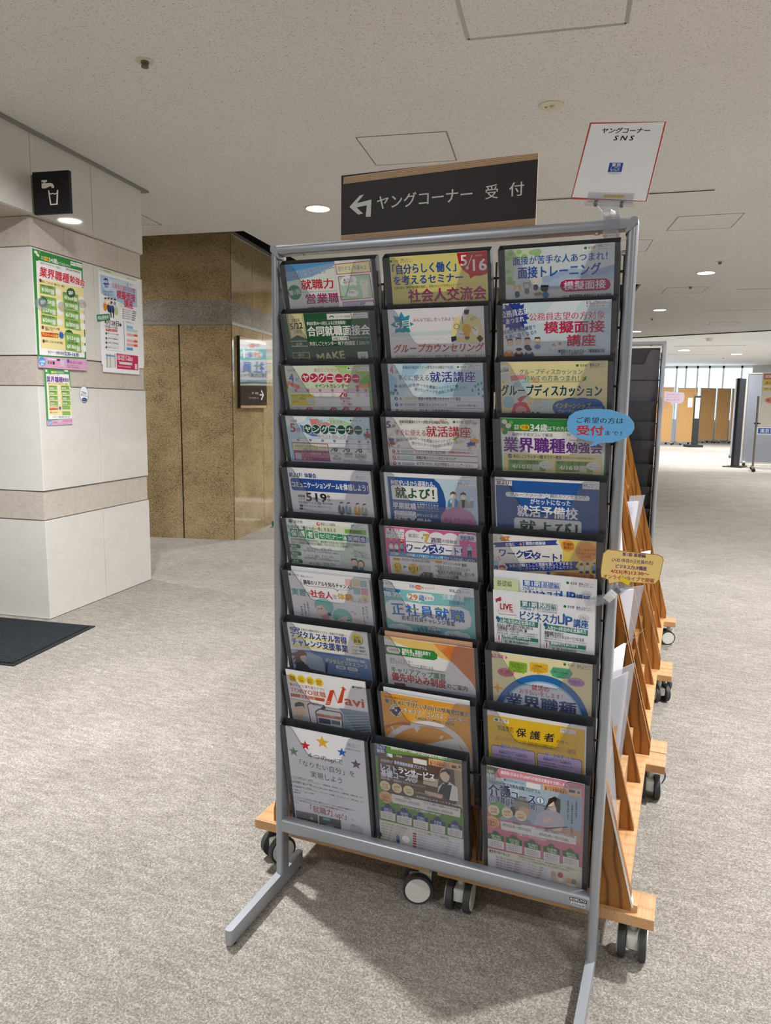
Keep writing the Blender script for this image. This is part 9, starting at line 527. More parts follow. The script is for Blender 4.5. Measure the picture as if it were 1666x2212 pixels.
def pocket(parent, x, z, tilt, empty=False, L_=.288):
    k = (tilt, L_)
    M = Matrix.Translation((x, -.03, z)) @ Matrix.Rotation(PI / 2 + tilt, 4, 'X')
    if k not in PM_CACHE:
        p = pocket_meshes(L_, .012).done('pocket', 'pocket_grey', parent)
        bm = bmesh.new(); out = notch_front(L_, 0)
        v0 = [bm.verts.new((a, c, 0)) for a, c in out]; v1 = [bm.verts.new((a, c, -.0014)) for a, c in out]
        bm.faces.new(v0); bm.faces.new(v1[::-1])
        ed = []
        for i in range(len(out)):
            f = bm.faces.new((v0[i], v1[i], v1[(i + 1) % len(out)], v0[(i + 1) % len(out)])); f.material_index = 1
        bmesh.ops.recalc_face_normals(bm, faces=bm.faces[:])
        me = bpy.data.meshes.new('clear_front'); bm.to_mesh(me); bm.free(); me.materials.append(MATS['acrylic']); me.materials.append(MATS['acrylic_edge'])
        PM_CACHE[k] = (p.data, me)
        c = bpy.data.objects.new('clear_front', me); COL.objects.link(c)
    else:
        p = bpy.data.objects.new('pocket', PM_CACHE[k][0]); COL.objects.link(p); p.parent = parent
        c = bpy.data.objects.new('clear_front', PM_CACHE[k][1]); COL.objects.link(c)
    p.matrix_parent_inverse = Matrix(); p.matrix_basis = M
    if empty: bpy.data.objects.remove(c); return p
    c.parent = p; c.matrix_basis = Matrix(); c['label'] = 'clear plastic front with a cut-out'
    return p
def rack(loc, label, rows, cols=XCOL):
    t = thing('pamphlet_rack', label, 'pamphlet rack', loc, 0)
    for s, x in ((0, 0), (1, RW)):
        b = MB(); b.box(min(x, x + (.02 if s == 0 else -.02)), max(x, x + (.02 if s == 0 else -.02)), -.018, .016, .043, RH - .012)
        bm = b.bm
        ed = [e for e in bm.edges if abs(e.verts[0].co.z - e.verts[1].co.z) > .5 and e.verts[0].co.y < 0]
        bmesh.ops.bevel(bm, geom=ed, offset=.0085, segments=4, profile=.5, affect='EDGES')
        b.done('post', 'silver', t, True)
        b = MB(); xc = x + (.01 if s == 0 else -.01)
        b.box(xc - .0095, xc + .0095, -.245, .096, .007, .043)
        ed = [e for e in b.bm.edges if abs(e.verts[0].co.z - e.verts[1].co.z) > .02]
        bmesh.ops.bevel(b.bm, geom=ed, offset=.007, segments=3, profile=.5, affect='EDGES')
        f = b.done('foot', 'silver_foot', t, True)
        MB().cyl((xc, -.225, 0), (xc, -.225, .008), .008, 12).cyl((xc, .08, 0), (xc, .08, .008), .008, 12).done('glide', 'rubber', f)
        sg = 1 if s == 0 else -1
        b = MB(); b.prism([(x, RH - .012), (x + sg * .0, RH - .004), (x + sg * .004, RH), (x + sg * .012, RH), (x + sg * .022, RH - .024), (x + sg * .021, RH - .03)], 'y', -.0182, .0162); b.done('corner_cap', 'silver', t, True)
        b = MB(); b.prism([(x - sg * .0002, RH - .0125), (x + sg * .0212, RH - .0315), (x + sg * .0212, RH - .0322), (x - sg * .0002, RH - .0132)], 'y', -.0186, .0164); b.done('cap_seam', 'cap_seam', t)
        MB().cyl((x + sg * .018, -.004, RH - .062), (x + sg * .027, -.004, RH - .062), .005, 12).done('bolt', 'bolt', t, True)
        MB().cyl((x + sg * .075, -.004, RH - .0255), (x + sg * .075, -.004, RH - .021), .0055, 12).done('bolt', 'bolt', t, True)
    b = MB(); b.box(.012, RW - .012, -.018, .016, RH - .022, RH)
    ed = [e for e in b.bm.edges if abs(e.verts[0].co.x - e.verts[1].co.x) > .5]
    bmesh.ops.bevel(b.bm, geom=ed, offset=.008, segments=4, profile=.5, affect='EDGES'); b.done('top_rail', 'silver', t, True)
    b = MB(); b.box(.016, RW - .016, -.016, .012, .154, .191)
    ed = [e for e in b.bm.edges if abs(e.verts[0].co.x - e.verts[1].co.x) > .5]
    bmesh.ops.bevel(b.bm, geom=ed, offset=.009, segments=4, profile=.5, affect='EDGES'); b.done('crossbar', 'silver', t, True)
    b = MB()
    for x in (.2655, .2745, .5145, .5235, .7665, .0255): b.cyl((x, .02, .19), (x, .02, RH - .06), .0024, 8)
    for z in ZROW: b.cyl((.018, .012, z - .046), (RW - .018, .012, z - .046), .0026, 8)
    b.done('wire_grid', 'black_wire', t)
    for ci, x in enumerate(cols):
        for ri, z in enumerate(rows):
            last = z < .46
            pocket(t, x + (-.016 if (ci == 1 and last and loc[1] == 0) else 0) + (-.006 if (ci == 0 and last) else 0), z, TILT10 if last else TILT, empty=(loc[1] > 0 and ri > 0), L_=.283 if last else .288)
    return t
rack((0, 0, 0), 'silver framed pamphlet rack full of colourful leaflets in three columns', ZROW)
rack((-.025, 2.655, 0), 'second silver rack with empty dark pockets behind the wooden stands', [1.533, 1.255, 1.149, 1.05, .925, .806, .687, .562, .44])
for k, nm, lb in (('maker', 'maker_plate', None), ('joifa', 'approval_plate', None)):
    Wd, Hd, bg, ol, org, du, dv, ops = PRN[k]
    o = sheet(nm, Wd, Hd, bg, ops, .0004); o.matrix_world = frame((org[0], -.0168, org[2]), (1, 0, 0), (0, 0, -1))
    o.parent = bpy.data.objects['pamphlet_rack']; o['label'] = 'black maker plate' if k == 'maker' else 'small grey approval plate'

# leaflets standing in the pockets
TITLES = {
 '0,0': 'pale leaflet with blue top, red and magenta lettering and green circle, left column top pocket',
 '0,0b': 'narrow comic strip sheet with a cat, in front of left column top leaflet',
 '0,1': 'dark green job fair leaflet dated 5/22 with cream ribbon, left column',
 '0,2': 'green April event calendar leaflet with red title circles',
 '0,3': 'blue May event calendar leaflet with dark green title circles and carp streamers',
 '0,4': 'white leaflet with blue banner and big black 5 19 date, left column',
 '0,5': 'pale green parents seminar leaflet with boxed title letters, left column',
 '0,6': 'white leaflet with two teal haired cartoon faces, left column',
 '0,7': 'leaflet with blue title and woman at a computer over blue photo',
 '0,8': 'white leaflet with red Navi lettering and phones, sticking up in left column',
 '0,9': 'white leaflet with five coloured stars, bottom of left column',
 '1,0': 'yellow leaflet with red 5/16 speech bubble, middle column top pocket',
 '1,1': 'white leaflet with blue star and yellow light bulb drawing, middle column',
 '1,2': 'light blue April course leaflet with navy title, middle column',
 '1,3': 'cream May course leaflet with red title and folded paper helmets, middle column',
 '1,4': 'white bordered blue leaflet with green lettering in a white box and two people',
 '1,5': 'pink workshop leaflet with white cloud and blue title, middle column',
 '1,6': 'teal leaflet with big multicoloured title in white cloud, middle column',
 '1,7': 'white and orange leaflet with green banner and red title, middle column',
 '1,8': 'orange leaflet with white compass drawing, middle column',
 '1,9': 'green restaurant course leaflet with waitress photo, bottom of middle column',
 '2,0': 'leaflet with pale leaves, blue title and magenta pill, right column top pocket',
 '2,1': 'light blue leaflet with navy burst and crimson title, right column',
 '2,2': 'pale yellow leaflet with dark green title and pink bubble machine, right column',
 '2,3': 'green bordered leaflet with purple title, behind the blue speech bubble',
 '2,4': 'dark blue leaflet with white title and white border, right column',
 '2,5': 'white and yellow leaflet with blue title and orange circles, right column',
 '2,6': 'white leaflet with blue box heading, sticking up behind another in right column',
 '2,6n': 'pale green sticky note with handwriting in right column',
 '2,6f': 'white leaflet with red LIVE box and teal headings, right column',
 '2,7': 'cream leaflet with big blue ring and coloured bubbles, right column',
 '2,8': 'yellow leaflet with white border and lilac boxes, right column',
 '2,9': 'pink care course leaflet with smiling woman photo, bottom of right column'}
for k, (x0, v0, Wd, lift, bg, ops) in FLY.items():
    c, r = int(k[0]), int(k[2]); t = TILT10 if r == 9 else TILT
    du = Vector((1, 0, 0)); dv = Vector((0, math.sin(t), -math.cos(t))); n = Vector((0, -math.cos(t), -math.sin(t)))
    if k == '2,6': lift = -.003
    o0 = Vector((XCOL[c] + x0, -.0265, ZROW[r])) + n * lift + dv * v0
    nm = 'sticky_note' if k == '2,6n' else ('comic_sheet' if k == '0,0b' else 'leaflet')
    Hd = .074 if k == '2,6n' else (.12 if k == '0,0b' else (.279 if r == 9 else .28))
    if k == '0,8': Hd += .016
    if k == '2,6': Hd = .32
    o = sheet(nm, Wd, Hd, bg, ops, .0003 if k in ('2,6n', '0,0b') else (.0012 if k == '2,6' else .0025), edge='e9e9ec')
    o.matrix_world = frame(o0, du, dv)
    tag(o, TITLES[k], 'sticky note' if k == '2,6n' else 'leaflet', None if k == '2,6n' else 'leaflets in the rack')
# further copies fanned behind the front leaflet
for c, r, x0, ex, m_, lb in ((0, 6, .0215, .006, 'paper', 'spare white sheets fanned behind the teal haired faces leaflet'), (1, 8, .012, .005, 'paper', 'spare sheets peeking up behind the orange compass leaflet'), (1, 7, .0138, .006, 'paper_peach', 'peach edged spare sheets behind the leaflet with green banner')):
    mat('paper_peach', 'd8a884', .6)
    t = TILT10 if r == 9 else TILT
    dv = Vector((0, math.sin(t), -math.cos(t))); n = Vector((0, -math.cos(t), -math.sin(t)))
    o0 = Vector((XCOL[c] + x0, -.0265, ZROW[r])) - n * .007 - dv * ex
    o = MB().box(0, .205, -.262, 0, -.003, 0).done('leaflet', m_); o.matrix_world = frame(o0, (1, 0, 0), dv); tag(o, lb, 'leaflet', 'leaflets in the rack')

# ---------------------------------------------------------------- signs on the rack
def pr(k, nm, thick, material='print', edge='e8e8e8', off=0):
    Wd, Hd, bg, ol, org, du, dv, ops = PRN[k]
    o = sheet(nm, Wd, Hd, bg, ops, thick, ol, material, edge)
    M = frame(org, du, dv); M.translation += M.col[2].xyz * off; o.matrix_world = M; return o
o = pr('sign', 'direction_sign', .005, 'print', 'b89a7c'); tag(o, 'dark brown direction sign with white bent arrow standing on the rack top', 'sign')
o = pr('sns', 'white_card', .0012); tag(o, 'white card with red border held in a clear clip above rack', 'card')
MS = o.matrix_world.copy()
o = pr('blue', 'speech_bubble_card', .0012, edge='f4f4f4'); tag(o, 'blue speech bubble card with red and black lettering over right column', 'card')
o = pr('yellow', 'speech_bubble_card', .0015, edge='a86a20'); tag(o, 'yellow speech bubble card with brown rim in a clear clip', 'card'); MY = o.matrix_world.copy()
# clip carrying the white card
t = thing('sign_clip', 'clear plastic clip on the rack top bar holding the white card', 'clip')
ctr = Vector((.737, -.004, 1.612))
Mj = MS.copy(); Mj.translation = MS @ Vector((.074, -.155, 0))
b = MB(); b.box(-.042, .042, -.004, .014, .0015, .003, Mj); b.box(-.042, .042, -.004, .014, -.0035, -.002, Mj); b.cyl(Mj @ Vector((-.045, -.006, 0)), Mj @ Vector((.045, -.006, 0)), .0045, 10); b.done('jaw', 'clip_plastic', t, True)
for x in (-.024, .024): MB().cyl(Mj @ Vector((x - .003, -.006, 0)), Mj @ Vector((x + .003, -.006, 0)), .006, 12).done('spring', 'metal_dark', t, True)
p1 = Mj @ Vector((0, -.02, 0))
b = MB(); b.prism([(-.022, -.008), (.022, -.008), (.008, -.022), (-.008, -.022)], 'z', -.003, .003, Mj); b.done('neck', 'clip_plastic', t)
b = MB(); b.cyl(Mj @ Vector((0, -.021, 0)), (.742, -.012, 1.588), .0075, 14); b.done('ball_joint', 'white_plastic', t, True)
b = MB(); b.box(.728, .756, -.024, -.0185, 1.548, 1.59); b.box(.728, .732, -.022, .02, 1.548, 1.556); b.box(.752, .756, -.022, .02, 1.548, 1.556); b.box(.728, .756, .0165, .02, 1.55, 1.59); b.box(.726, .758, -.0225, .02, 1.581, 1.585)
b.done('clamp', 'clip_plastic', t)
yt = MB(); 
# clip carrying the yellow card
t = thing('sign_clip', 'clear plastic double clip holding the yellow card at the rack side', 'clip')
P = [Vector((.752, -.047, .846)), Vector((.777, -.056, .857)), Vector((.788, -.067, .871)), Vector((.815, -.092, .900))]
def obox(b, a, c, hw, ht):
    d = (c - a); L_ = d.length; d.normalize(); up = Vector((0, -1, 0)); s = d.cross(up).normalized(); up = s.cross(d)
    M = Matrix(((d.x, s.x, up.x, a.x), (d.y, s.y, up.y, a.y), (d.z, s.z, up.z, a.z), (0, 0, 0, 1))); b.box(0, L_, -hw, hw, -ht, ht, M, .001)
b = MB(); obox(b, P[0] - Vector((.018, -.004, .006)), P[1], .007, .003); obox(b, P[0], P[1], .010, .0012); b.done('jaw', 'clip_plastic', t)
b = MB(); obox(b, P[1], P[2], .008, .006); b.done('ball_joint', 'white_plastic', t, True)
b = MB(); obox(b, P[2], P[3], .008, .003); obox(b, P[2], P[3] + Vector((.004, -.006, .004)), .010, .0012); b.done('jaw', 'clip_plastic', t)
b = MB(); obox(b, P[2] + Vector((.006, -.006, .006)), P[2] + Vector((.012, -.008, .011)), .006, .003); b.done('spring', 'metal_dark', t)
b = MB(); obox(b, Vector((.803, -.1, .9085)), Vector((.819, -.1, .901)), .0045, .0006); mat('tag_yellow', 'f0d028', .5); b.done('yellow_label', 'tag_yellow', t)
# ---------------------------------------------------------------- wooden display stands on castors
def castor(parent, x, y, rz, ztop=.105):
    M = Matrix.Translation((x, y, 0)) @ Matrix.Rotation(rz, 4, 'Z')
    b = MB(); b.box(-.013, .013, -.022, .026, .03, .062, M, .003); b.box(-.012, .012, .012, .034, .05, .082, M, .003); b.box(-.024, .024, -.02, .03, ztop - .007, ztop, M); b.cyl(M @ Vector((0, .012, .06)), M @ Vector((0, .012, ztop - .005)), .011, 14)
    h = b.done('castor', 'castor_white', parent, True)
    for sx in (-1, 1):
        b = MB(); b.cyl(M @ Vector((sx * .014, 0, .0375)), M @ Vector((sx * .03, 0, .0375)), .0375, 28); wv = b.done('wheel', 'wheel_tread', h, True)
        b = MB(); b.cyl(M @ Vector((sx * .029, 0, .0375)), M @ Vector((sx * .0325, 0, .0375)), .031, 28)
        b.done('wheel_cover', 'castor_white', h, True)
def stand(loc, label, mirror=False, rots=(0, 0, 0, 0), strip=False):
    t = thing('display_stand', label, 'display stand', loc, 0, 'wooden leaflet stands on castors')
    s = -1 if mirror else 1
    X = lambda x: s * x         # local x: 0 at the back spine, .493 at the open side
    def bx(b, x0, x1, *a, **k): b.box(min(X(x0), X(x1)), max(X(x0), X(x1)), *a, **k)
    for y0 in (.0, .753):
        b = MB(); bx(b, 0, .493, y0, y0 + .095, .105, .13, bev=.0015); b.done('plank', 'beech', t)
    b = MB(); bx(b, .02, .436, .09, .76, .112, .134); b.done('shelf', 'beech', t)
    for k, y in enumerate((.014, .34, .61, .818)):
        e = k in (0, 3)
        xb = .443 if e else .428
        pr_ = [(X(.01), .13), (X(xb), .13), (X(xb), .165 if e else .137), (X(xb - .263 * (1.22 - .165)), 1.22), (X(.01), 1.22)]
        MB().prism(pr_, 'y', y, y + .018).done('fin', 'cedar', t)
    b = MB(); bx(b, .0, .012, .0, .848, .13, 1.2); b.done('back_panel', 'cedar', t)
    b = MB()
    bx(b, .37, .39, .032, .34, .134, .215); bx(b, .37, .39, .358, .61, .134, .215); bx(b, .37, .39, .628, .818, .134, .215)
    bx(b, .33, .368, .032, .34, .134, .213); bx(b, .33, .368, .358, .61, .134, .213); bx(b, .33, .368, .628, .818, .134, .213); b.done('ledge', 'beech', t)
    b = MB()
    for zz in (.345, .52, .84):
        for y0, y1 in ((.032, .34), (.358, .61), (.628, .818)): bx(b, .02, .43 - .263 * (zz - .137) - .012, y0, y1, zz, zz + .012)
    b.done('leaf_rest', 'cedar', t)
    if strip:
        b = MB(); M = None
        a = Vector((X(.4445), .016, .14)); c = Vector((X(.4445 - .263 * .42), .016, .56))
        d = (c - a).normalized(); n = Vector((d.z, 0, -d.x)) * s
        P = [a, a + n * .004, c + n * .004, c]
        b.prism([(p.x, p.z) for p in P], 'y', .012, .034); o = b.done('price_strip', 'white_strip', t); o['label'] = 'white plastic label strip along the sloping edge'
        bx2 = MB(); bx(bx2, .443, .457, .014, .034, .13, .146); bx2.done('end_block', 'beech', t)
    for i, (x, y) in enumerate(((.046, .047), (.45, .047), (.046, .80), (.45, .80))): castor(t, X(x), y, rots[i])
    return t
stand((.41, .048, 0), 'nearest wooden stand with white label strip, right behind the silver rack', False, (0.05, 0.0, 2.6, 0.1), True)
stand((.41, .9, 0), 'middle wooden stand of the row receding behind the silver rack', False, (.6, 2.0, .3, .5))
stand((.41, 1.752, 0), 'furthest wooden stand of the row, beside the second rack', False, (.4, 1.1, .9, -1.2))
stand((.392, .048, 0), 'wooden stand facing left, its base showing at the lower left of rack', True, (-1.25, -.55, 1.2, .3))
# leaflets and clear sleeves standing in the slots of the stands
def slip(x, y, z, w_, h, lean, yaw, m_, lb, th=.003, roll=0):
    o = MB().box(-th, 0, -w_ / 2, w_ / 2, 0, h).done('sleeve' if m_ == 'sleeve' else 'booklet', m_)
    o.matrix_world = Matrix.Translation((x, y, z)) @ Matrix.Rotation(yaw, 4, 'Z') @ Matrix.Rotation(-lean, 4, 'Y') @ Matrix.Rotation(roll, 4, 'X')
    tag(o, lb, 'plastic sleeve' if m_ == 'sleeve' else 'booklet', 'papers in the wooden stands'); return o
for a in ((.762, .19, .217, .20, .30, .16, -.2, 'paper_grey', 'pale grey booklet in front slot of the nearest wooden stand', .006),
          (.778, .19, .217, .21, .31, .12, -.22, 'sleeve', 'clear sleeve over the grey booklet in the nearest stand'),
          (.745, .484, .217, .16, .29, -.06, -.4, 'paper_grey', 'thin grey sheet bowing out of the second slot of nearest stand', .002),
          (.735, .50, .217, .12, .37, -.08, -.3, 'paper', 'white booklet behind the bowing sheet in the nearest stand', .006),
          (.752, .484, .217, .15, .32, -.08, -.45, 'sleeve', 'clear sleeve in the second slot of the nearest stand'),
          (.735, .72, .217, .13, .27, .10, -.3, 'paper_blue', 'booklet with blue cover low in the third slot of nearest stand', .005),
          (.700, .19, .534, .21, .28, .2, .08, 'paper_grey', 'grey booklet on the upper rest of the nearest stand', .008),
          (.690, .484, .534, .18, .27, .12, -.25, 'paper_grey', 'grey papers bundled on upper rest in middle of nearest stand', .010),
          (.715, 1.08, .36, .11, .25, -.08, -.6, 'paper', 'white papers leaning out low in the middle stand', .008),
          (.728, 1.06, .36, .10, .28, -.17, -.7, 'sleeve', 'clear sleeve leaning out of the middle stand'),
          (.70, 1.10, .36, .11, .24, .0, -.5, 'paper_blue', 'light blue booklet behind the white papers on the middle stand', .006),
          (.735, 1.36, .217, .16, .30, .1, -.3, 'paper_grey', 'grey booklet low in the second slot of the middle stand', .006),
          (.69, 1.336, .534, .16, .30, .12, -.3, 'paper_grey', 'grey papers on the upper rest of the middle stand', .008),
          (.655, 1.92, .56, .12, .26, -.12, -.6, 'paper', 'white papers on the furthest stand, showing above the yellow card', .010),
          (.668, 1.90, .56, .09, .30, -.20, -.7, 'sleeve', 'clear sleeve leaning out of the furthest stand'),
          (.735, 2.19, .36, .10, .19, -.06, -.5, 'paper', 'white papers at rear of the furthest stand beside yellow card', .006),
          (.595, 1.62, .854, .10, .19, -.16, -.6, 'paper_grey', 'grey sheet high on the middle stand beside the rack post', .003)): slip(*a)
b = MB(); b.prism([(.735, .50), (.772, .53), (.822, .586)], 'y', .72, .7215); tag(b.done('booklet', 'paper_grey'), 'pointed sheet corner folding out sideways from the nearest stand', 'booklet', 'papers in the wooden stands')

# ---------------------------------------------------------------- things on the pillar
t = thing('tap_sign', 'black square water tap sign projecting from the white fascia', 'sign')
o = pr('tapsign', 'sign_face', .02, 'print', '16151a'); M = o.matrix_world.copy(); o.parent = t; o.matrix_world = M
Mt = M
b = MB(); b.box(-.012, .0, -.20, -.01, -.016, -.004, Mt); b.done('bracket', 'metal_dark', t)
o = pr('poster_back', 'poster', .0006, off=-.0028); tag(o, 'larger white poster edge showing behind the mock interview poster', 'poster')
o = pr('poster_a', 'poster', .0008, off=-.002); tag(o, 'large green bordered poster with red title on the white pillar', 'poster')
MA = o.matrix_world.copy()
o = pr('poster_c', 'poster', .0008, off=-.0015); tag(o, 'light blue poster with crimson title and red phone number box', 'poster'); MC = o.matrix_world.copy()
o = pr('poster_b', 'poster', .0008, 'gloss_print', off=-.001); tag(o, 'small green bordered poster with purple title under the large one', 'poster')
o = pr('decal', 'decal', .0005, off=-.003); tag(o, 'round white sticker with navy rim on the white pillar', 'sticker')
o = pr('title_strip', 'title_strip', .0004, off=-.0008); tag(o, 'white paper strip with red slanted title stuck across the large poster', 'paper strip')
def sticker(M, x, y, r, tx, lb, c='1f5a34', rot=0, ratio=.7):
    W_ = 2 * r; o = sheet('sticker', W_ / 1000, W_ / 1000, c, [('t', r * .5, r, r, r * .5, 'f2f4f0', 2, tx)], .0004, [q for i in range(28) for q in (r + (r if i % 2 == 0 else r * .82) * math.sin(i * PI / 14), r + (r if i % 2 == 0 else r * .82) * math.cos(i * PI / 14) * ratio)])
    o.matrix_world = M @ Matrix.Translation(((x - r) / 1000, -(y - r) / 1000, .0012)) @ Matrix.Rotation(rot, 4, 'Z'); tag(o, lb, 'sticker', 'green burst stickers')
sticker(MA, 290, 195, 42, '募集中', 'upper dark green burst sticker on the large poster', rot=.2)
sticker(MA, 255, 432, 42, '募集中', 'lower dark green burst sticker on the large poster', rot=.2)
sticker(MA, 52, 283, 42, '募集中', 'green burst sticker under clear tape at left poster edge', rot=.3)
o = sheet('sticker', .13, .04, '2a8050', [('t', 12, 20, 105, 24, 'f0f4f0', 2, '申込受付中')], .0004); o.matrix_world = MC @ Matrix.Translation((-.045, -.262, .0014)) @ Matrix.Rotation(.17, 4, 'Z'); tag(o, 'green oblong sticker at left edge of the light blue poster', 'sticker')
for x, y, w_, h, M_, lb in ((50, 283, 56, 34, MA, 'clear tape over the left green burst sticker'), (215, 275, 34, 28, MA, 'round clear tape patch in middle of large poster'), (392, 235, 38, 26, MA, 'clear tape patch at right edge of large poster')):
    b = MB(); b.prism([(x / 1000 + w_ / 1000 * math.cos(i * PI / 10), -y / 1000 + h / 1000 * math.sin(i * PI / 10)) for i in range(20)], 'z', .0016, .0026, M_); tag(b.done('tape_patch', 'tape'), lb, 'tape', 'clear tape patches')

# doormat
t = thing('doormat', 'dark grey ribbed doormat in front of the white pillar', 'doormat', (-2.003, 1.21, 0))
e1 = Vector((-.9885, -.151, 0)); e2 = Vector((.182, -.983, 0))
c0 = Vector((-2.062, 1.53, 0)) - Vector((-2.003, 1.21, 0))
P = [c0, c0 + e1 * 1.5, c0 + e1 * 1.5 + e2 * .65, c0 + e2 * .65]
b = MB(); b.prism([(p.x, p.y) for p in P], 'z', .0005, .005); b.done('rubber_border', 'rubber', t)
q = [c0 + e1 * .025 + e2 * .02, c0 + e1 * 1.47 + e2 * .02, c0 + e1 * 1.47 + e2 * .63, c0 + e1 * .025 + e2 * .63]
b = MB(); b.prism([(p.x, p.y) for p in q], 'z', .005, .010); b.done('pile', 'mat_pile', t)

# guide sign on the granite
t = thing('guide_sign', 'dark guide sign with arrows and light wood strips on brown granite', 'sign')
o = pr('wallsign', 'sign_face', .028, 'sign_gloss', '1c1a1c'); M = o.matrix_world.copy(); o.parent = t; o.matrix_world = M
# poster board standing by the granite, mirrored in the guide sign
t = thing('poster_board', 'poster board mirrored in the dark guide sign on the granite', 'poster board', (-2.43, 6.9, 0), math.radians(8))
x0, v0, Wd, lift, bg, ops = FLY['1,6']
o = sheet('poster', Wd, .112, bg, ops, .0012); o.parent = t; o.matrix_basis = Matrix.Translation((-.46, -.02, 2.0)) @ Matrix.Scale(4.4, 4) @ Matrix(((1, 0, 0, 0), (0, 0, -1, 0), (0, 1, 0, 0), (0, 0, 0, 1)))
MB().box(-.48, .48, -.012, .012, 1.47, 2.03).done('panel', 'white_plastic', t)
MB().cyl((-.3, .02, .02), (-.3, .02, 1.6), .014).cyl((.3, .02, .02), (.3, .02, 1.6), .014).done('legs', 'alu', t)
MB().box(-.42, .42, -.2, .2, 0, .02).done('base', 'white_plastic', t)
t = thing('low_white_box', 'low white box with green end on floor at the granite foot', 'box', (-2.93, 4.95, 0), .19)
MB().box(-.03, .5, -.04, .12, .0, .055).done('body', 'white_plastic', t); MB().box(-.036, .012, -.046, -.0402, .01, .062).done('green_end', 'green_plate', t)

# ---------------------------------------------------------------- far end of the hall
def far_partition(xa, ya, xb, yb, h, label, m_='partition_wood', edge='alu', z0=.1):
    t = thing('partition_screen', label, 'partition', (xa, ya, 0), math.atan2(yb - ya, xb - xa), 'partition screens at far end'); L_ = math.hypot(xb - xa, yb - ya)
    MB().box(.03, L_ - .03, -.02, .02, z0 + .03, h - .02).done('panel', m_, t)
    MB().box(0, .035, -.025, .025, z0, h).box(L_ - .035, L_, -.025, .025, z0, h).box(0, L_, -.025, .025, h - .025, h).box(0, L_, -.025, .025, z0, z0 + .035).done('frame', edge, t)
    for x in (.08, L_ - .08):
        f = MB().box(x - .03, x + .03, -.25, .25, .07, .1).done('foot', edge, t)
        MB().cyl((x, -.22, .03), (x, -.22, .07), .03, 12).cyl((x, .22, .03), (x, .22, .07), .03, 12).sphere((x, -.22, .035), .035).sphere((x, .22, .035), .035).done('wheels', 'rubber', f)
far_partition(-.6, 26.9, .30, 27.36, 2.08, 'wood panel partition mostly hidden by the second rack')
far_partition(.43, 27.46, 1.085, 27.95, 2.06, 'wide wood panel partition nearest the second rack')
far_partition(1.2, 29.79, 1.76, 30.2, 2.12, 'wood panel partition set back behind the dark easel')
far_partition(1.80, 30.2, 2.30, 30.5, 2.12, 'wood panel partition right of the set back one')
far_partition(2.33, 30.45, 2.9, 30.52, 2.12, 'wood panel sliver beside the grey partition')
t = thing('easel_board', 'dark narrow easel board in front of the wood partitions', 'easel', (1.1, 26.15, 0), .5)
MB().box(-.12, .1, -.02, .02, .08, 1.75).done('board', 'board_black', t); MB().box(-.09, .07, -.03, -.0202, .98, 1.68).done('notice', 'cream_edge', t); MB().box(-.3, .2, -.2, .2, 0, .08).done('base', 'board_black', t)
far_partition(1.937, 20.0, 2.9, 20.3, 2.08, 'blue grey partition behind the dark board', 'grey_panel', 'grey_panel', .03)
t = thing('display_board', 'black edged board leaning between two grey partitions', 'board', (1.84, 16.6, 0), 1.25)
MB().box(-.03, .42, -.03, .03, .02, 1.95).done('panel', 'board_black', t); MB().box(-.05, .4, -.2, .2, 0, .02).done('base', 'board_black', t)
far_partition(2.03, 17.36, 3.6, 17.25, 2.1, 'large grey partition with cream edge behind the whiteboard', 'grey_panel', 'cream_edge', .05)
# whiteboard on a castor stand
t = thing('whiteboard', 'whiteboard with notices on castor stand at the right edge', 'whiteboard', (2.16, 15.7, 0), -.02)
wb = MB().box(.06, 1.6, -.015, .015, .93, 2.02).done('board', 'whiteboard', t)
MB().cyl((.02, 0, .08), (.02, 0, 1.55), .022, 12).done('pole', 'stand_metal', t, True)
MB().cyl((1.6, 0, .08), (1.6, 0, 1.55), .022, 12).done('pole', 'stand_metal', t, True)
f = MB().box(.0, .04, -.35, .35, .06, .1).done('foot', 'stand_metal', t); MB().sphere((.02, -.33, .04), .04).sphere((.02, .33, .04), .04).done('wheels', 'rubber', f)
f = MB().box(1.58, 1.62, -.35, .35, .06, .1).done('foot', 'stand_metal', t); MB().sphere((1.6, -.33, .04), .04).sphere((1.6, .33, .04), .04).done('wheels', 'rubber', f)
MB().cyl((-.02, 0, .99), (.1, 0, .99), .018, 10).done('pivot_knob', 'rubber', t, True)
o = sheet('notice', .6, .34, 'd8c46a', [('r', 0, 0, 600, 110, 'cc6a60', 0), ('r', 140, 20, 300, 90, '40507a', 0), ('t', 20, 50, 120, 60, 'f4e8e0', 2, '就職'), ('t', 30, 180, 500, 60, '8a5a30', 2, 'お知らせ'), ('r', 0, 235, 600, 40, 'e8d8d0', 0), ('t', 20, 300, 520, 50, '9a4a40', 1, 'セミナー案内')], .002); o.matrix_world = Matrix.Translation((2.25, 15.675, 2.0)) @ Matrix.Rotation(PI / 2, 4, 'X'); tag(o, 'yellow and red notice at top of the whiteboard', 'notice')
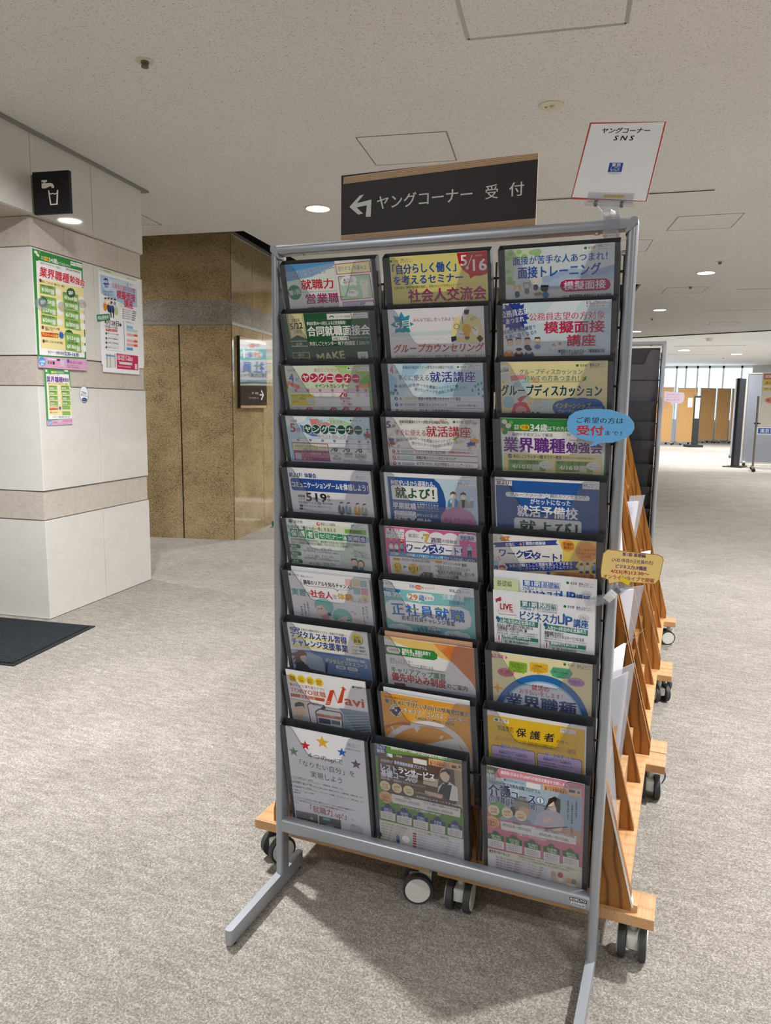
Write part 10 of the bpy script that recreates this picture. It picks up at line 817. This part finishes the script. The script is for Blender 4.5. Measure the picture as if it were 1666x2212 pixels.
o = sheet('notice', .26, .13, 'd89080', [('t', 30, 65, 200, 60, '9a3a34', 2, '東京都')], .002, 'e'); o.matrix_world = Matrix.Translation((2.30, 15.675, 1.53)) @ Matrix.Rotation(PI / 2, 4, 'X'); tag(o, 'small red oval sticker on the whiteboard', 'sticker')
o = sheet('banner_label', .9, .16, 'e8e8e8', [('r', 20, 25, 900, 110, '2f5aa8', 0), ('t', 60, 80, 780, 80, 'f0f2f6', 2, '東京しごとセンター')], .003); o.matrix_world = Matrix.Translation((2.2, 15.66, .92)) @ Matrix.Rotation(PI / 2, 4, 'X'); tag(o, 'blue and white banner label below the whiteboard', 'banner')
# pink card clipped to the second rack
o = sheet('speech_bubble_card', .098, .075, 'd4c0cc', [('t', 8, 16, 70, 7, '8a7a90', 0, 'ご自由にお持ちください'), ('t', 8, 30, 60, 7, '8a7a90', 0, 'ヤングコーナー'), ('t', 8, 44, 66, 7, '8a7a90', 0, '受付まで')], .0012, [0, 0, 92, 6, 98, 24, 94, 52, 80, 62, 56, 62, 40, 74, 34, 58, 0, 50]); o.matrix_world = Matrix.Translation((.772, 2.6, 1.322)) @ Matrix.Rotation(PI / 2, 4, 'X'); tag(o, 'pale pink speech bubble card clipped to the second rack', 'card')
t = thing('sign_clip', 'small clear clip under the pale pink card on second rack', 'clip'); MB().box(.76, .79, 2.602, 2.612, 1.235, 1.285).done('jaw', 'clip_plastic', t)
o = MB().box(0, .2, -.004, .004, 0, .34).done('notice', 'paper'); o.matrix_world = Matrix.Translation((.78, 27.68, 1.36)) @ Matrix.Rotation(math.atan2(.49, .655), 4, 'Z'); tag(o, 'small white notice on the wood partition beside the pink card', 'notice')
# office block seen through the far window
t = thing('office_building', 'pale blue office block with vertical fins beyond the window', 'building', (0, 60, 0))
MB().box(-2.5, 14, 0, 8, -10, 5.6).done('wall', 'facade', t)
for k in range(14): MB().box(-2.5 + k * .62, -2.28 + k * .62, -.4, 0, -10, 5.6).done('fin', 'facade_fin', t)
